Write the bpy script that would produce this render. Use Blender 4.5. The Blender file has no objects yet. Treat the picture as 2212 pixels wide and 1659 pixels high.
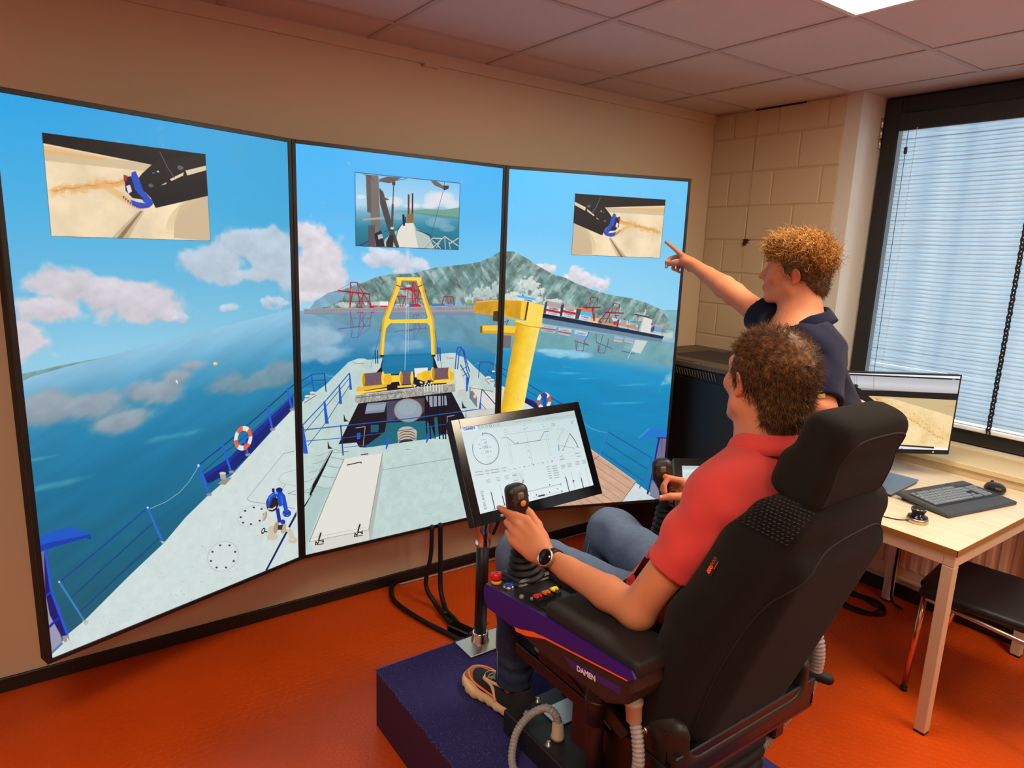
import bpy, bmesh, math, random
import numpy as np
from mathutils import Vector, Matrix

S = bpy.context.scene
COL = S.collection
random.seed(7)
RNG = np.random.default_rng(7)

# ------------------------------------------------------------------ camera, world, exposure
CAM = np.array([0.0, 0.0, 1.705])
CAM_R = np.array([[0.8166486, -0.5759267, 0.0373305],
                  [0.0838039, 0.1823314, 0.9796592],
                  [-0.5710184, -0.7969089, 0.1971656]])   # rows: right, up, back
cam = bpy.data.cameras.new('camera')
cam_ob = bpy.data.objects.new('camera', cam)
COL.objects.link(cam_ob)
S.camera = cam_ob
cam.sensor_fit = 'HORIZONTAL'
cam.sensor_width = 36.0
cam.lens = 1458.33 / 2212 * 36.0
cam.clip_start = 0.02
M4 = Matrix.Identity(4)
for i_ in range(3):
    for j_ in range(3):
        M4[i_][j_] = CAM_R[j_][i_]
M4.translation = Vector(CAM)
cam_ob.matrix_world = M4

S.view_settings.view_transform = 'Standard'
S.view_settings.look = 'None'
S.view_settings.gamma = 1.0
S.view_settings.exposure = 0.0
S.view_settings.use_curve_mapping = False
S.cycles.use_denoising = True
S.cycles.max_bounces = 8
S.cycles.diffuse_bounces = 5
S.cycles.transparent_max_bounces = 12
S.cycles.caustics_reflective = False
S.cycles.caustics_refractive = False
S.cycles.sample_clamp_indirect = 4.0

world = bpy.data.worlds.new('world')
S.world = world
world.use_nodes = True
wn = world.node_tree
bg = wn.nodes['Background']
bg.inputs['Color'].default_value = (0.68, 0.77, 0.86, 1)
bg.inputs['Strength'].default_value = 5.0

LAMP_POWER = 32.0        # emission of the ceiling luminaires
LAMP_COL = (1.0, 0.84, 0.62)

# ------------------------------------------------------------------ generic helpers
def srgb(r, g, b):
    def f(c):
        c = c / 255.0
        return c / 12.92 if c <= 0.04045 else ((c + 0.055) / 1.055) ** 2.4
    return (f(r), f(g), f(b))

def mat(name, col, rough=0.6, metal=0.0, bump=0.0, bscale=200.0, var=0.0, vscale=6.0, spec=0.5,
        coat=0.0, sheen=0.0, sss=0.0, trans=0.0, aniso=None, detail=3.0):
    m = bpy.data.materials.new(name)
    m.use_nodes = True
    nt = m.node_tree
    b = nt.nodes['Principled BSDF']
    b.inputs['Base Color'].default_value = (*col, 1)
    b.inputs['Roughness'].default_value = rough
    b.inputs['Metallic'].default_value = metal
    b.inputs['Specular IOR Level'].default_value = spec
    b.inputs['Coat Weight'].default_value = coat
    b.inputs['Sheen Weight'].default_value = sheen
    b.inputs['Transmission Weight'].default_value = trans
    if sss:
        b.inputs['Subsurface Weight'].default_value = sss
        b.inputs['Subsurface Radius'].default_value = (0.012, 0.004, 0.002)
        b.inputs['Subsurface Scale'].default_value = 1.0
    tc = nt.nodes.new('ShaderNodeTexCoord')
    if bump:
        n = nt.nodes.new('ShaderNodeTexNoise')
        n.inputs['Scale'].default_value = bscale
        n.inputs['Detail'].default_value = detail
        nt.links.new(tc.outputs['Object'], n.inputs['Vector'])
        bp = nt.nodes.new('ShaderNodeBump')
        bp.inputs['Strength'].default_value = bump
        bp.inputs['Distance'].default_value = 0.002
        nt.links.new(n.outputs['Fac'], bp.inputs['Height'])
        nt.links.new(bp.outputs['Normal'], b.inputs['Normal'])
    if var:
        n2 = nt.nodes.new('ShaderNodeTexNoise')
        n2.inputs['Scale'].default_value = vscale
        n2.inputs['Detail'].default_value = 5.0
        nt.links.new(tc.outputs['Object'], n2.inputs['Vector'])
        mp = nt.nodes.new('ShaderNodeMapRange')
        mp.inputs['From Min'].default_value = 0.25
        mp.inputs['From Max'].default_value = 0.75
        mp.inputs['To Min'].default_value = 1.0 - var
        mp.inputs['To Max'].default_value = 1.0 + var
        nt.links.new(n2.outputs['Fac'], mp.inputs['Value'])
        hs = nt.nodes.new('ShaderNodeHueSaturation')
        hs.inputs['Color'].default_value = (*col, 1)
        nt.links.new(mp.outputs['Result'], hs.inputs['Value'])
        nt.links.new(hs.outputs['Color'], b.inputs['Base Color'])
    return m

def emis(name, col, strength):
    m = bpy.data.materials.new(name)
    m.use_nodes = True
    nt = m.node_tree
    for n in list(nt.nodes):
        nt.nodes.remove(n)
    o = nt.nodes.new('ShaderNodeOutputMaterial')
    e = nt.nodes.new('ShaderNodeEmission')
    e.inputs['Color'].default_value = (*col, 1)
    e.inputs['Strength'].default_value = strength
    nt.links.new(e.outputs[0], o.inputs[0])
    return m

def tag(o, label=None, cat=None, group=None, kind=None):
    if label: o['label'] = label
    if cat: o['category'] = cat
    if group: o['group'] = group
    if kind: o['kind'] = kind
    return o

def thing(name, loc, label, cat, group=None):
    o = bpy.data.objects.new(name, None)
    o.empty_display_size = 0.1
    o.location = loc
    COL.objects.link(o)
    return tag(o, label, cat, group)

def root_loc(o):
    v = Vector((0, 0, 0))
    while o is not None:
        v += o.location
        o = o.parent
    return v

class MB:
    """collects shapes in world coordinates"""
    def __init__(s):
        s.v = []; s.f = []; s.mi = []; s.sm = []; s.cur = 0; s.smooth = False
    def add(s, verts, faces, smooth=None):
        n = len(s.v)
        s.v += [tuple(map(float, p)) for p in verts]
        for f in faces:
            s.f.append([n + i for i in f]); s.mi.append(s.cur)
            s.sm.append(s.smooth if smooth is None else smooth)
        return s
    def box(s, a, b, R=None, o=None):
        a = np.minimum(a, b) if True else a
        return s
    def build(s, name, m, parent=None, loc=None, autosmooth=False):
        me = bpy.data.meshes.new(name)
        org = root_loc(parent) if parent is not None else Vector(loc if loc is not None else (0, 0, 0))
        vs = [(p[0] - org[0], p[1] - org[1], p[2] - org[2]) for p in s.v]
        me.from_pydata(vs, [], s.f)
        me.polygons.foreach_set('use_smooth', s.sm)
        ms = m if isinstance(m, (list, tuple)) else [m]
        for k in ms: me.materials.append(k)
        if len(ms) > 1: me.polygons.foreach_set('material_index', s.mi)
        me.update()
        o = bpy.data.objects.new(name, me)
        if parent is None:
            o.location = org
        COL.objects.link(o)
        if parent is not None: o.parent = parent
        return o

def frame_of(d, up=(0, 0, 1)):
    d = np.array(d, float); d /= np.linalg.norm(d)
    u = np.array(up, float)
    if abs(d @ u) > 0.98: u = np.array([1.0, 0, 0])
    x = np.cross(u, d); x /= np.linalg.norm(x)
    y = np.cross(d, x)
    return x, y, d

def rz(a):
    c, s_ = math.cos(a), math.sin(a)
    return np.array([[c, -s_, 0], [s_, c, 0], [0, 0, 1]])
def rx(a):
    c, s_ = math.cos(a), math.sin(a)
    return np.array([[1, 0, 0], [0, c, -s_], [0, s_, c]])
def ry(a):
    c, s_ = math.cos(a), math.sin(a)
    return np.array([[c, 0, s_], [0, 1, 0], [-s_, 0, c]])

def box(mb, c, half, R=None, bev=0.0):
    """box centred at c; R columns are local axes; bev chamfers every edge"""
    R = np.eye(3) if R is None else np.array(R)
    h = np.array(half, float); c = np.array(c, float)
    if bev <= 0:
        P = [c + R @ (h * [sx, sy, sz]) for sx in (-1, 1) for sy in (-1, 1) for sz in (-1, 1)]
        F = [(0, 1, 3, 2), (4, 6, 7, 5), (0, 4, 5, 1), (2, 3, 7, 6), (0, 2, 6, 4), (1, 5, 7, 3)]
        return mb.add(P, F)
    b = min(bev, *(h * 0.98))
    P = []; idx = {}
    for sx in (-1, 1):
        for sy in (-1, 1):
            for sz in (-1, 1):
                sg = np.array([sx, sy, sz])
                for ax in range(3):
                    q = h - b; q = q.copy(); q[ax] = h[ax]
                    idx[(sx, sy, sz, ax)] = len(P)
                    P.append(c + R @ (q * sg))
    F = []
    for ax in range(3):
        a1, a2 = (ax + 1) % 3, (ax + 2) % 3
        for s_ in (-1, 1):
            quad = []
            for t1, t2 in ((-1, -1), (1, -1), (1, 1), (-1, 1)):
                k = [0, 0, 0]; k[ax] = s_; k[a1] = t1; k[a2] = t2
                quad.append(idx[(*k, ax)])
            F.append(quad if s_ > 0 else quad[::-1])
    for ax in range(3):           # edges parallel to ax
        a1, a2 = (ax + 1) % 3, (ax + 2) % 3
        for t1 in (-1, 1):
            for t2 in (-1, 1):
                k0 = [0, 0, 0]; k1 = [0, 0, 0]
                k0[ax] = -1; k1[ax] = 1
                k0[a1] = k1[a1] = t1; k0[a2] = k1[a2] = t2
                q = [idx[(*k0, a1)], idx[(*k1, a1)], idx[(*k1, a2)], idx[(*k0, a2)]]
                F.append(q if t1 * t2 < 0 else q[::-1])
    for sx in (-1, 1):
        for sy in (-1, 1):
            for sz in (-1, 1):
                q = [idx[(sx, sy, sz, 0)], idx[(sx, sy, sz, 1)], idx[(sx, sy, sz, 2)]]
                F.append(q if sx * sy * sz > 0 else q[::-1])
    return mb.add(P, F)

def bx(mb, a, b, bev=0.0):
    a = np.array(a, float); b = np.array(b, float)
    return box(mb, (a + b) / 2, np.abs(b - a) / 2, None, bev)

def bar(mb, a, b, w, h, up=(0, 0, 1), bev=0.0):
    a = np.array(a, float); b = np.array(b, float)
    x, y, d = frame_of(b - a, up)
    return box(mb, (a + b) / 2, (w / 2, h / 2, np.linalg.norm(b - a) / 2), np.stack([x, y, d], 1), bev)

def rings(mb, R, cap=True, closed=False, smooth=True):
    """R: list of rings (n,3)"""
    n = len(R[0]); P = [p for r in R for p in r]; F = []
    m = len(R)
    for i in range(m if closed else m - 1):
        j = (i + 1) % m
        for k in range(n):
            l = (k + 1) % n
            F.append((i * n + k, i * n + l, j * n + l, j * n + k))
    base = len(mb.v)
    mb.add(P, F, smooth)
    if cap and not closed:
        mb.f.append([base + k for k in range(n)][::-1]); mb.mi.append(mb.cur); mb.sm.append(False)
        mb.f.append([base + (m - 1) * n + k for k in range(n)]); mb.mi.append(mb.cur); mb.sm.append(False)
    return mb

def circ(c, x, y, r, n, ry_=None):
    a = np.arange(n) / n * 2 * np.pi
    c = np.array(c, float)
    ry_ = r if ry_ is None else ry_
    return c + np.outer(np.cos(a) * r, x) + np.outer(np.sin(a) * ry_, y)

def cyl(mb, a, b, ra, rb=None, n=20, cap=True):
    rb = ra if rb is None else rb
    x, y, d = frame_of(np.array(b, float) - np.array(a, float))
    return rings(mb, [circ(a, x, y, ra, n), circ(b, x, y, rb, n)], cap)

def lathe(mb, c, prof, n=28, axis=(0, 0, 1), cap=True):
    """prof: [(r, h)...] along axis from c"""
    x, y, d = frame_of(axis)
    c = np.array(c, float)
    return rings(mb, [circ(c + d * h, x, y, max(r, 1e-4), n) for r, h in prof], cap)

def catmull(pts, k=8, closed=False):
    P = np.array(pts, float); n = len(P); out = []
    rng = range(n) if closed else range(n - 1)
    for i in rng:
        p0 = P[(i - 1) % n] if (closed or i > 0) else 2 * P[0] - P[1]
        p1 = P[i]; p2 = P[(i + 1) % n]
        p3 = P[(i + 2) % n] if (closed or i < n - 2) else 2 * P[-1] - P[-2]
        for t in np.arange(k) / k:
            out.append(0.5 * ((2 * p1) + (-p0 + p2) * t + (2 * p0 - 5 * p1 + 4 * p2 - p3) * t * t + (-p0 + 3 * p1 - 3 * p2 + p3) * t ** 3))
    if not closed: out.append(P[-1])
    return np.array(out)

def tube(mb, pts, r, n=10, k=8, closed=False, rfun=None, smoothpath=True):
    C = catmull(pts, k, closed) if smoothpath else np.array(pts, float)
    m = len(C)
    T = np.gradient(C, axis=0) if not closed else (np.roll(C, -1, 0) - np.roll(C, 1, 0))
    T /= np.linalg.norm(T, axis=1)[:, None]
    x, y, d = frame_of(T[0])
    R = []
    for i in range(m):
        x = x - T[i] * (x @ T[i]); x /= np.linalg.norm(x)
        y = np.cross(T[i], x)
        rr = r if rfun is None else rfun(i / (m - 1), i)
        R.append(circ(C[i], x, y, rr, n))
    return rings(mb, R, cap=not closed, closed=closed)

def prism(mb, poly, origin, ux, uy, depth_vec):
    """poly: 2D outline (ccw seen against depth_vec); extruded by depth_vec"""
    o = np.array(origin, float); ux = np.array(ux, float); uy = np.array(uy, float); dv = np.array(depth_vec, float)
    n = len(poly)
    A = [o + ux * p[0] + uy * p[1] for p in poly]; B = [p + dv for p in A]
    F = [list(range(n))[::-1], list(range(n, 2 * n))] + [(i, (i + 1) % n, n + (i + 1) % n, n + i) for i in range(n)]
    return mb.add(A + B, F)

def quad(mb, a, b, c, d):
    return mb.add([a, b, c, d], [(0, 1, 2, 3)])

def text_tris(s, size=1.0, bold=0.0, shear=0.0, spacing=1.0):
    """string -> list of triangles (n,3,2), baseline at y=0, using the built-in font"""
    cu = bpy.data.curves.new('txt', 'FONT')
    cu.body = s; cu.size = size; cu.offset = bold; cu.shear = shear; cu.space_character = spacing
    cu.resolution_u = 3
    o = bpy.data.objects.new('txt', cu)
    COL.objects.link(o)
    dg = bpy.context.evaluated_depsgraph_get()
    me = bpy.data.meshes.new_from_object(o.evaluated_get(dg))
    me.calc_loop_triangles()
    V = np.array([v.co[:2] for v in me.vertices])
    T = np.array([t.vertices[:] for t in me.loop_triangles])
    bpy.data.objects.remove(o); bpy.data.meshes.remove(me); bpy.data.curves.remove(cu)
    if len(T) == 0: return np.zeros((0, 3, 2))
    return V[T]

def text_part(name, s, origin, ux, uy, size, m, parent, bold=0.0, shear=0.0, thick=0.0006, center=True):
    T = text_tris(s, size, bold, shear)
    if center: T = T - (T.reshape(-1, 2).max(0) + T.reshape(-1, 2).min(0)) / 2
    mb = MB(); o = np.array(origin, float); ux = np.array(ux, float); uy = np.array(uy, float)
    nn = np.cross(ux, uy) * thick
    P = []; F = []
    for t in T:
        k = len(P)
        P += [o + ux * p[0] + uy * p[1] + nn for p in t]
        F.append((k, k + 1, k + 2))
    mb.add(P, F)
    return mb.build(name, m, parent)
# ------------------------------------------------------------------ signed-distance modeller
def smin(a, b, k):
    if k <= 0: return np.minimum(a, b)
    h = np.clip(0.5 + 0.5 * (b - a) / k, 0, 1)
    return b * (1 - h) + a * h - k * h * (1 - h)

class SDF:
    def __init__(s):
        s.p = []            # (fn, k, op)
        s.disp = None
    def add(s, fn, k=0.01, op=1):
        s.p.append((fn, k, op)); return s
    def cap(s, a, b, ra, rb=None, k=0.012, op=1, flat=None, ax=None):
        a = np.array(a, float); b = np.array(b, float); rb = ra if rb is None else rb
        ab = b - a; L2 = max(ab @ ab, 1e-9)
        if ax is not None: ax = np.array(ax, float) / np.linalg.norm(ax)
        def fn(P):
            t = np.clip((P - a) @ ab / L2, 0, 1)
            v = P - a - t[:, None] * ab
            r = ra + (rb - ra) * t
            if ax is None:
                return np.sqrt((v * v).sum(1)) - r
            c = v @ ax
            q = np.sqrt(np.maximum((v * v).sum(1) - c * c, 0) + (c / flat) ** 2)
            return (q - r) * min(1.0, flat)
        return s.add(fn, k, op)
    def chain(s, pts, rs, k=0.012, op=1, flat=None, ax=None):
        for i in range(len(pts) - 1):
            s.cap(pts[i], pts[i + 1], rs[i], rs[i + 1], k if i == 0 else max(k, 0.004), op, flat, ax)
        return s
    def ell(s, c, r, R=None, k=0.012, op=1):
        c = np.array(c, float); r = np.array(r, float); R = np.eye(3) if R is None else np.array(R)
        def fn(P):
            q = (P - c) @ R
            k0 = np.sqrt(((q / r) ** 2).sum(1)); k1 = np.sqrt(((q / (r * r)) ** 2).sum(1)) + 1e-9
            return k0 * (k0 - 1) / k1
        return s.add(fn, k, op)
    def rbox(s, c, half, r, R=None, k=0.01, op=1):
        c = np.array(c, float); h = np.array(half, float) - r; R = np.eye(3) if R is None else np.array(R)
        def fn(P):
            q = np.abs((P - c) @ R) - h
            return np.sqrt((np.maximum(q, 0) ** 2).sum(1)) + np.minimum(q.max(1), 0) - r
        return s.add(fn, k, op)
    def half(s, o, n, k=0.004, op=-1):
        """removes (op=-1) the half space on the side n points to"""
        o = np.array(o, float); n = np.array(n, float) / np.linalg.norm(n)
        return s.add(lambda P: -((P - o) @ n), k, op)
    def eval(s, P, act=None, nb=0):
        d = np.full(len(P), 1e3)
        if act is None:
            for fn, k, op in s.p:
                e = fn(P)
                d = smin(d, e, k) if op == 1 else -smin(-d, e, k)
        else:
            P3 = P.reshape(nb, -1, 3); D = d.reshape(nb, -1)
            for (fn, k, op), m in zip(s.p, act):
                if not m.any(): continue
                Q = P3[m]; e = fn(Q.reshape(-1, 3)).reshape(Q.shape[:2])
                D[m] = smin(D[m], e, k) if op == 1 else -smin(-D[m], e, k)
            d = D.reshape(-1)
        if s.disp is not None: d = d + s.disp(P)
        return d
    def active(s, C, reach):
        return [fn(C) < reach + k for fn, k, op in s.p]

def sdf_mesh(f, lo, hi, h, B=8, pad=1.25):
    """sparse surface nets"""
    lo = np.array(lo, float); hi = np.array(hi, float)
    nb = np.ceil((hi - lo) / (h * B)).astype(int) + 1
    G = np.stack(np.meshgrid(*[np.arange(n) for n in nb], indexing='ij'), -1).reshape(-1, 3)
    cen = lo + (G + 0.5) * B * h
    # hierarchical prune
    d = f.eval(cen)
    G = G[np.abs(d) < B * h * 0.87 * pad + 0.006]
    q = np.arange(B + 2)
    loc = np.stack(np.meshgrid(q, q, q, indexing='ij'), -1).reshape(-1, 3)
    N = B + 2
    ids = []; verts = []; edges = [[], [], []]; sgn = [[], [], []]
    dims = nb * B + 4
    def key(ijk): return (ijk[:, 0].astype(np.int64) * dims[1] + ijk[:, 1]) * dims[2] + ijk[:, 2]
    CH = 400
    act = f.active(lo + (G + 0.5) * B * h, B * h * 0.87 * (1 + pad) + 0.012)
    off = np.array([[a, b, c] for a in (0, 1) for b in (0, 1) for c in (0, 1)])
    for s0 in range(0, len(G), CH):
        g = G[s0:s0 + CH]
        P = (g[:, None, :] * B + loc[None]) * h + lo
        D = f.eval(P.reshape(-1, 3), [a[s0:s0 + CH] for a in act], len(g)).reshape(len(g), N, N, N)
        I = D < 0
        c8 = [I[:, a:B + a, b:B + b, c:B + c] for a, b, c in off]
        sm = sum(x.astype(np.int8) for x in c8)
        bi, x, y, z = np.nonzero((sm > 0) & (sm < 8))
        if len(bi) == 0: continue
        cell = g[bi] * B + np.stack([x, y, z], 1)
        v8 = [D[bi, x + a, y + b, z + c] for a, b, c in off]
        acc = np.zeros((len(bi), 3)); cnt = np.zeros(len(bi))
        for i, oa in enumerate(off):
            for j, ob in enumerate(off):
                if j <= i or np.abs(ob - oa).sum() != 1: continue
                a_, b_ = v8[i], v8[j]
                cr = (a_ < 0) != (b_ < 0)
                t = np.where(cr, a_ / np.where(a_ - b_ == 0, 1, a_ - b_), 0)
                acc += np.where(cr[:, None], oa + (ob - oa) * t[:, None], 0)
                cnt += cr
        verts.append((cell + acc / cnt[:, None]) * h + lo)
        ids.append(key(cell))
        s0v = v8[0] < 0
        for ax, oi in ((0, 4), (1, 2), (2, 1)):
            s1 = v8[oi] < 0
            m_ = s0v != s1
            edges[ax].append(cell[m_]); sgn[ax].append(s0v[m_])
    ids = np.concatenate(ids); verts = np.concatenate(verts)
    o = np.argsort(ids); ids = ids[o]; verts = verts[o]
    Q = []
    for ax in range(3):
        c = np.concatenate(edges[ax]); sg = np.concatenate(sgn[ax])
        u, w = np.eye(3, dtype=int)[(ax + 1) % 3], np.eye(3, dtype=int)[(ax + 2) % 3]
        kk = [key(c), key(c - u), key(c - u - w), key(c - w)]
        ix = [np.clip(np.searchsorted(ids, k), 0, len(ids) - 1) for k in kk]
        ok = np.all([ids[i] == k for i, k in zip(ix, kk)], axis=0)
        q4 = np.stack(ix, 1)[ok]; s4 = sg[ok]
        q4[~s4] = q4[~s4][:, ::-1]
        Q.append(q4)
    return verts, np.concatenate(Q)

def sdf_obj(name, f, lo, hi, h, m, parent=None, loc=None, relax=1, colf=None, matf=None, main=False):
    V, Q = sdf_mesh(f, lo, hi, h)
    if main:                # keep only the largest connected piece
        lab = np.arange(len(V))
        while True:
            m_ = lab[Q].min(1); new = lab.copy()
            for k in range(4): np.minimum.at(new, Q[:, k], m_)
            new = np.minimum(new, new[new])
            if (new == lab).all(): break
            lab = new
        big = np.bincount(lab).argmax(); keep = lab == big; Q = Q[keep[Q[:, 0]]]; idx = np.cumsum(keep) - 1; V = V[keep]; Q = idx[Q]
    # light Laplacian relaxation
    if relax:
        E = np.concatenate([Q[:, [0, 1]], Q[:, [1, 2]], Q[:, [2, 3]], Q[:, [3, 0]]])
        E = np.concatenate([E, E[:, ::-1]])
        cnt = np.bincount(E[:, 0], minlength=len(V)).astype(float); cnt[cnt == 0] = 1
        for _ in range(relax):
            A = np.stack([np.bincount(E[:, 0], V[E[:, 1], k], minlength=len(V)) for k in range(3)], 1) / cnt[:, None]
            V = V * 0.45 + A * 0.55
    org = np.array(root_loc(parent)) if parent is not None else np.array(loc if loc is not None else (0, 0, 0), float)
    me = bpy.data.meshes.new(name)
    me.vertices.add(len(V)); me.vertices.foreach_set('co', (V - org).astype(np.float32).ravel())
    me.loops.add(len(Q) * 4); me.loops.foreach_set('vertex_index', Q.ravel().astype(np.int32))
    me.polygons.add(len(Q)); me.polygons.foreach_set('loop_start', np.arange(len(Q), dtype=np.int32) * 4)
    me.polygons.foreach_set('loop_total', np.full(len(Q), 4, np.int32))
    me.polygons.foreach_set('use_smooth', np.ones(len(Q), bool))
    ms = m if isinstance(m, (list, tuple)) else [m]
    for k in ms: me.materials.append(k)
    if matf is not None:
        me.polygons.foreach_set('material_index', matf(V[Q].mean(1)).astype(np.int32))
    me.update(calc_edges=True)
    if colf is not None:
        ca = me.color_attributes.new('tint', 'FLOAT_COLOR', 'POINT')
        c = colf(V); ca.data.foreach_set('color', np.concatenate([c, np.ones((len(c), 1))], 1).astype(np.float32).ravel())
    o = bpy.data.objects.new(name, me)
    if parent is None: o.location = org
    COL.objects.link(o)
    if parent is not None: o.parent = parent
    return o

def snoise(P, f, seed=0.0):
    """cheap smooth pseudo noise, about -1..1"""
    x, y, z = (P * f).T
    return (np.sin(x * 1.7 + 2.1 * np.sin(y * 1.3 + seed) + seed) + np.sin(y * 1.9 + 1.7 * np.sin(z * 1.1 + seed * 2) + 1.3)
            + np.sin(z * 2.1 + 1.9 * np.sin(x * 0.9 + 3 * seed) + 2.2)) / 3
# ------------------------------------------------------------------ flat pictures shown on the displays
# Every display picture is drawn here as polygons and lines, digitised in one survey frame and mapped
# onto the plane of the display that shows it.
CXP, CYP, FPX = 1106.0, 829.5, 1458.33

def px_ray(pts):
    pts = np.array(pts, float)
    d = np.stack([(pts[:, 0] - CXP) / FPX, -(pts[:, 1] - CYP) / FPX, -np.ones(len(pts))], 1)
    return d @ CAM_R

class Panel:
    """rectangle in space: tl corner, unit vectors right/down, size"""
    def __init__(s, tl, ux, uy, w, h, res):
        s.tl = np.array(tl, float); s.ux = np.array(ux, float); s.uy = np.array(uy, float)
        s.w, s.h = w, h
        s.W = int(w * res); s.H = int(h * res)
        s.n = np.cross(s.ux, s.uy)
        s.c = np.zeros((s.H, s.W, 3), np.float32)
        s.T = (0, 0, 1)
    def zoom(s, ox, oy, k): s.T = (ox, oy, k); return s
    def map(s, pts):
        p = np.array(pts, float) / s.T[2] + np.array(s.T[:2])
        d = px_ray(p)
        t = ((s.tl - CAM) @ s.n) / (d @ s.n)
        X = CAM + d * t[:, None] - s.tl
        return np.stack([X @ s.ux / s.w * s.W, X @ s.uy / s.h * s.H], 1)
    def scale_at(s, p):
        a = s.map([p, (p[0] + 1, p[1]), (p[0], p[1] + 1)])
        return (np.linalg.norm(a[1] - a[0]) + np.linalg.norm(a[2] - a[0])) / 2
    def fill(s, Q, col, alpha=1.0, sub=3):
        """Q in texture pixels"""
        x0, y0 = np.floor(Q.min(0)).astype(int) - 1; x1, y1 = np.ceil(Q.max(0)).astype(int) + 1
        x0, y0 = max(x0, 0), max(y0, 0); x1, y1 = min(x1, s.W), min(y1, s.H)
        if x1 <= x0 or y1 <= y0: return
        ys = y0 + (np.arange((y1 - y0) * sub) + 0.5) / sub
        A = Q; B = np.roll(Q, -1, 0)
        ya, yb = A[:, 1][None], B[:, 1][None]
        hit = (ya <= ys[:, None]) != (yb <= ys[:, None])
        den = np.where(yb == ya, 1, yb - ya)
        xc = np.where(hit, A[:, 0][None] + (ys[:, None] - ya) / den * (B[:, 0] - A[:, 0])[None], 1e9)
        xc.sort(1)
        k = int(hit.sum(1).max()) // 2
        j = np.arange(x0, x1)[None].astype(float)
        cov = np.zeros((len(ys), x1 - x0))
        for i in range(k):
            a = xc[:, 2 * i][:, None]; b = xc[:, 2 * i + 1][:, None]
            cov += np.where(b < 1e8, np.clip(b - j, 0, 1) - np.clip(a - j, 0, 1), 0)
        cov = cov.reshape(y1 - y0, sub, -1).mean(1)[..., None] * alpha
        s.blend(x0, y0, x1, y1, col, cov)
    def blend(s, x0, y0, x1, y1, col, cov):
        reg = s.c[y0:y1, x0:x1]
        c = col[y0:y1, x0:x1] if isinstance(col, np.ndarray) and col.ndim == 3 else np.array(col, np.float32) / 255.0
        reg += (c - reg) * cov.astype(np.float32)
    def poly(s, pts, col, alpha=1.0): s.fill(s.map(pts), col, alpha); return s
    def line(s, pts, w, col, alpha=1.0):
        """w in survey pixels of the current zoom"""
        Q = s.map(pts); r = w * s.scale_at(pts[len(pts) // 2]) / 2
        for a, b in zip(Q[:-1], Q[1:]):
            d = b - a; L = np.hypot(*d)
            if L < 1e-6: continue
            d = d / L; n = np.array([-d[1], d[0]]) * r; e = d * r * 0.3
            s.fill(np.array([a - e + n, b + e + n, b + e - n, a - e - n]), col, alpha)
        return s
    def ell(s, c, r, col, alpha=1.0, a0=0, a1=360, rin=0.0, n=40, rot=0.0):
        t = np.radians(np.linspace(a0, a1, n)); cr, sr = math.cos(math.radians(rot)), math.sin(math.radians(rot))
        def E(k): 
            x, y = r[0] * k * np.cos(t), r[1] * k * np.sin(t)
            return np.stack([c[0] + x * cr - y * sr, c[1] + x * sr + y * cr], 1)
        P = E(1.0)
        if rin > 0: P = np.concatenate([P, E(rin)[::-1]])
        elif a1 - a0 < 359: P = np.concatenate([P, [c]])
        return s.poly(P, col, alpha)
    def noise(s, cell, octv=5, seed=0, sx=1.0, rot=0.0, gain=0.55):
        rg = np.random.default_rng(seed)
        q = 3 if cell >= 40 else 2 if cell >= 10 else 1
        y, x = np.mgrid[0:s.H + q:q, 0:s.W + q:q].astype(np.float32)
        if rot:
            c_, s_ = math.cos(rot), math.sin(rot); x, y = x * c_ + y * s_ + 3000, -x * s_ + y * c_ + 3000
        out = np.zeros(x.shape, np.float32); amp = 1.0; tot = 0
        for o in range(octv):
            gx = x / (cell * sx); gy = y / cell
            ix = gx.astype(int); iy = gy.astype(int)
            tab = rg.random((256, 256)).astype(np.float32)
            fx = gx - ix; fy = gy - iy; fx = fx * fx * (3 - 2 * fx); fy = fy * fy * (3 - 2 * fy)
            ix &= 255; iy &= 255; ix1 = (ix + 1) & 255; iy1 = (iy + 1) & 255
            out += amp * ((tab[iy, ix] * (1 - fx) + tab[iy, ix1] * fx) * (1 - fy) + (tab[iy1, ix] * (1 - fx) + tab[iy1, ix1] * fx) * fy)
            tot += amp; amp *= gain; cell = max(cell / 2, 1.0)
        out /= tot
        if q > 1:
            a, b = s.H / q, s.W / q
            yy = np.arange(s.H) / q; i = yy.astype(int); f = (yy - i).astype(np.float32)[:, None]; i1 = np.minimum(i + 1, len(out) - 1); out = out[i] * (1 - f) + out[i1] * f
            xx = np.arange(s.W) / q; i = xx.astype(int); f = (xx - i).astype(np.float32)[None]; i1 = np.minimum(i + 1, out.shape[1] - 1); out = out[:, i] * (1 - f) + out[:, i1] * f
        return out[:s.H, :s.W]
    def vgrad(s, stops):
        """stops: [(survey y at left edge, survey y at right edge, colour)] -> full image of a tilted gradient"""
        y, x = np.mgrid[0:s.H, 0:s.W].astype(np.float32)
        L = []
        for (a, b, c) in stops:
            p = s.map([a, b]); yl = p[0, 1] + (p[1, 1] - p[0, 1]) / (p[1, 0] - p[0, 0]) * (x - p[0, 0])
            L.append((yl, np.array(c, np.float32) / 255))
        img = np.zeros((s.H, s.W, 3), np.float32) + L[0][1]
        for (y0, c0), (y1, c1) in zip(L[:-1], L[1:]):
            t = np.clip((y - y0) / np.maximum(y1 - y0, 1), 0, 1)[..., None]
            img = np.where(y[..., None] >= y0[..., None], c0 + (c1 - c0) * t, img)
        return img
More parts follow.
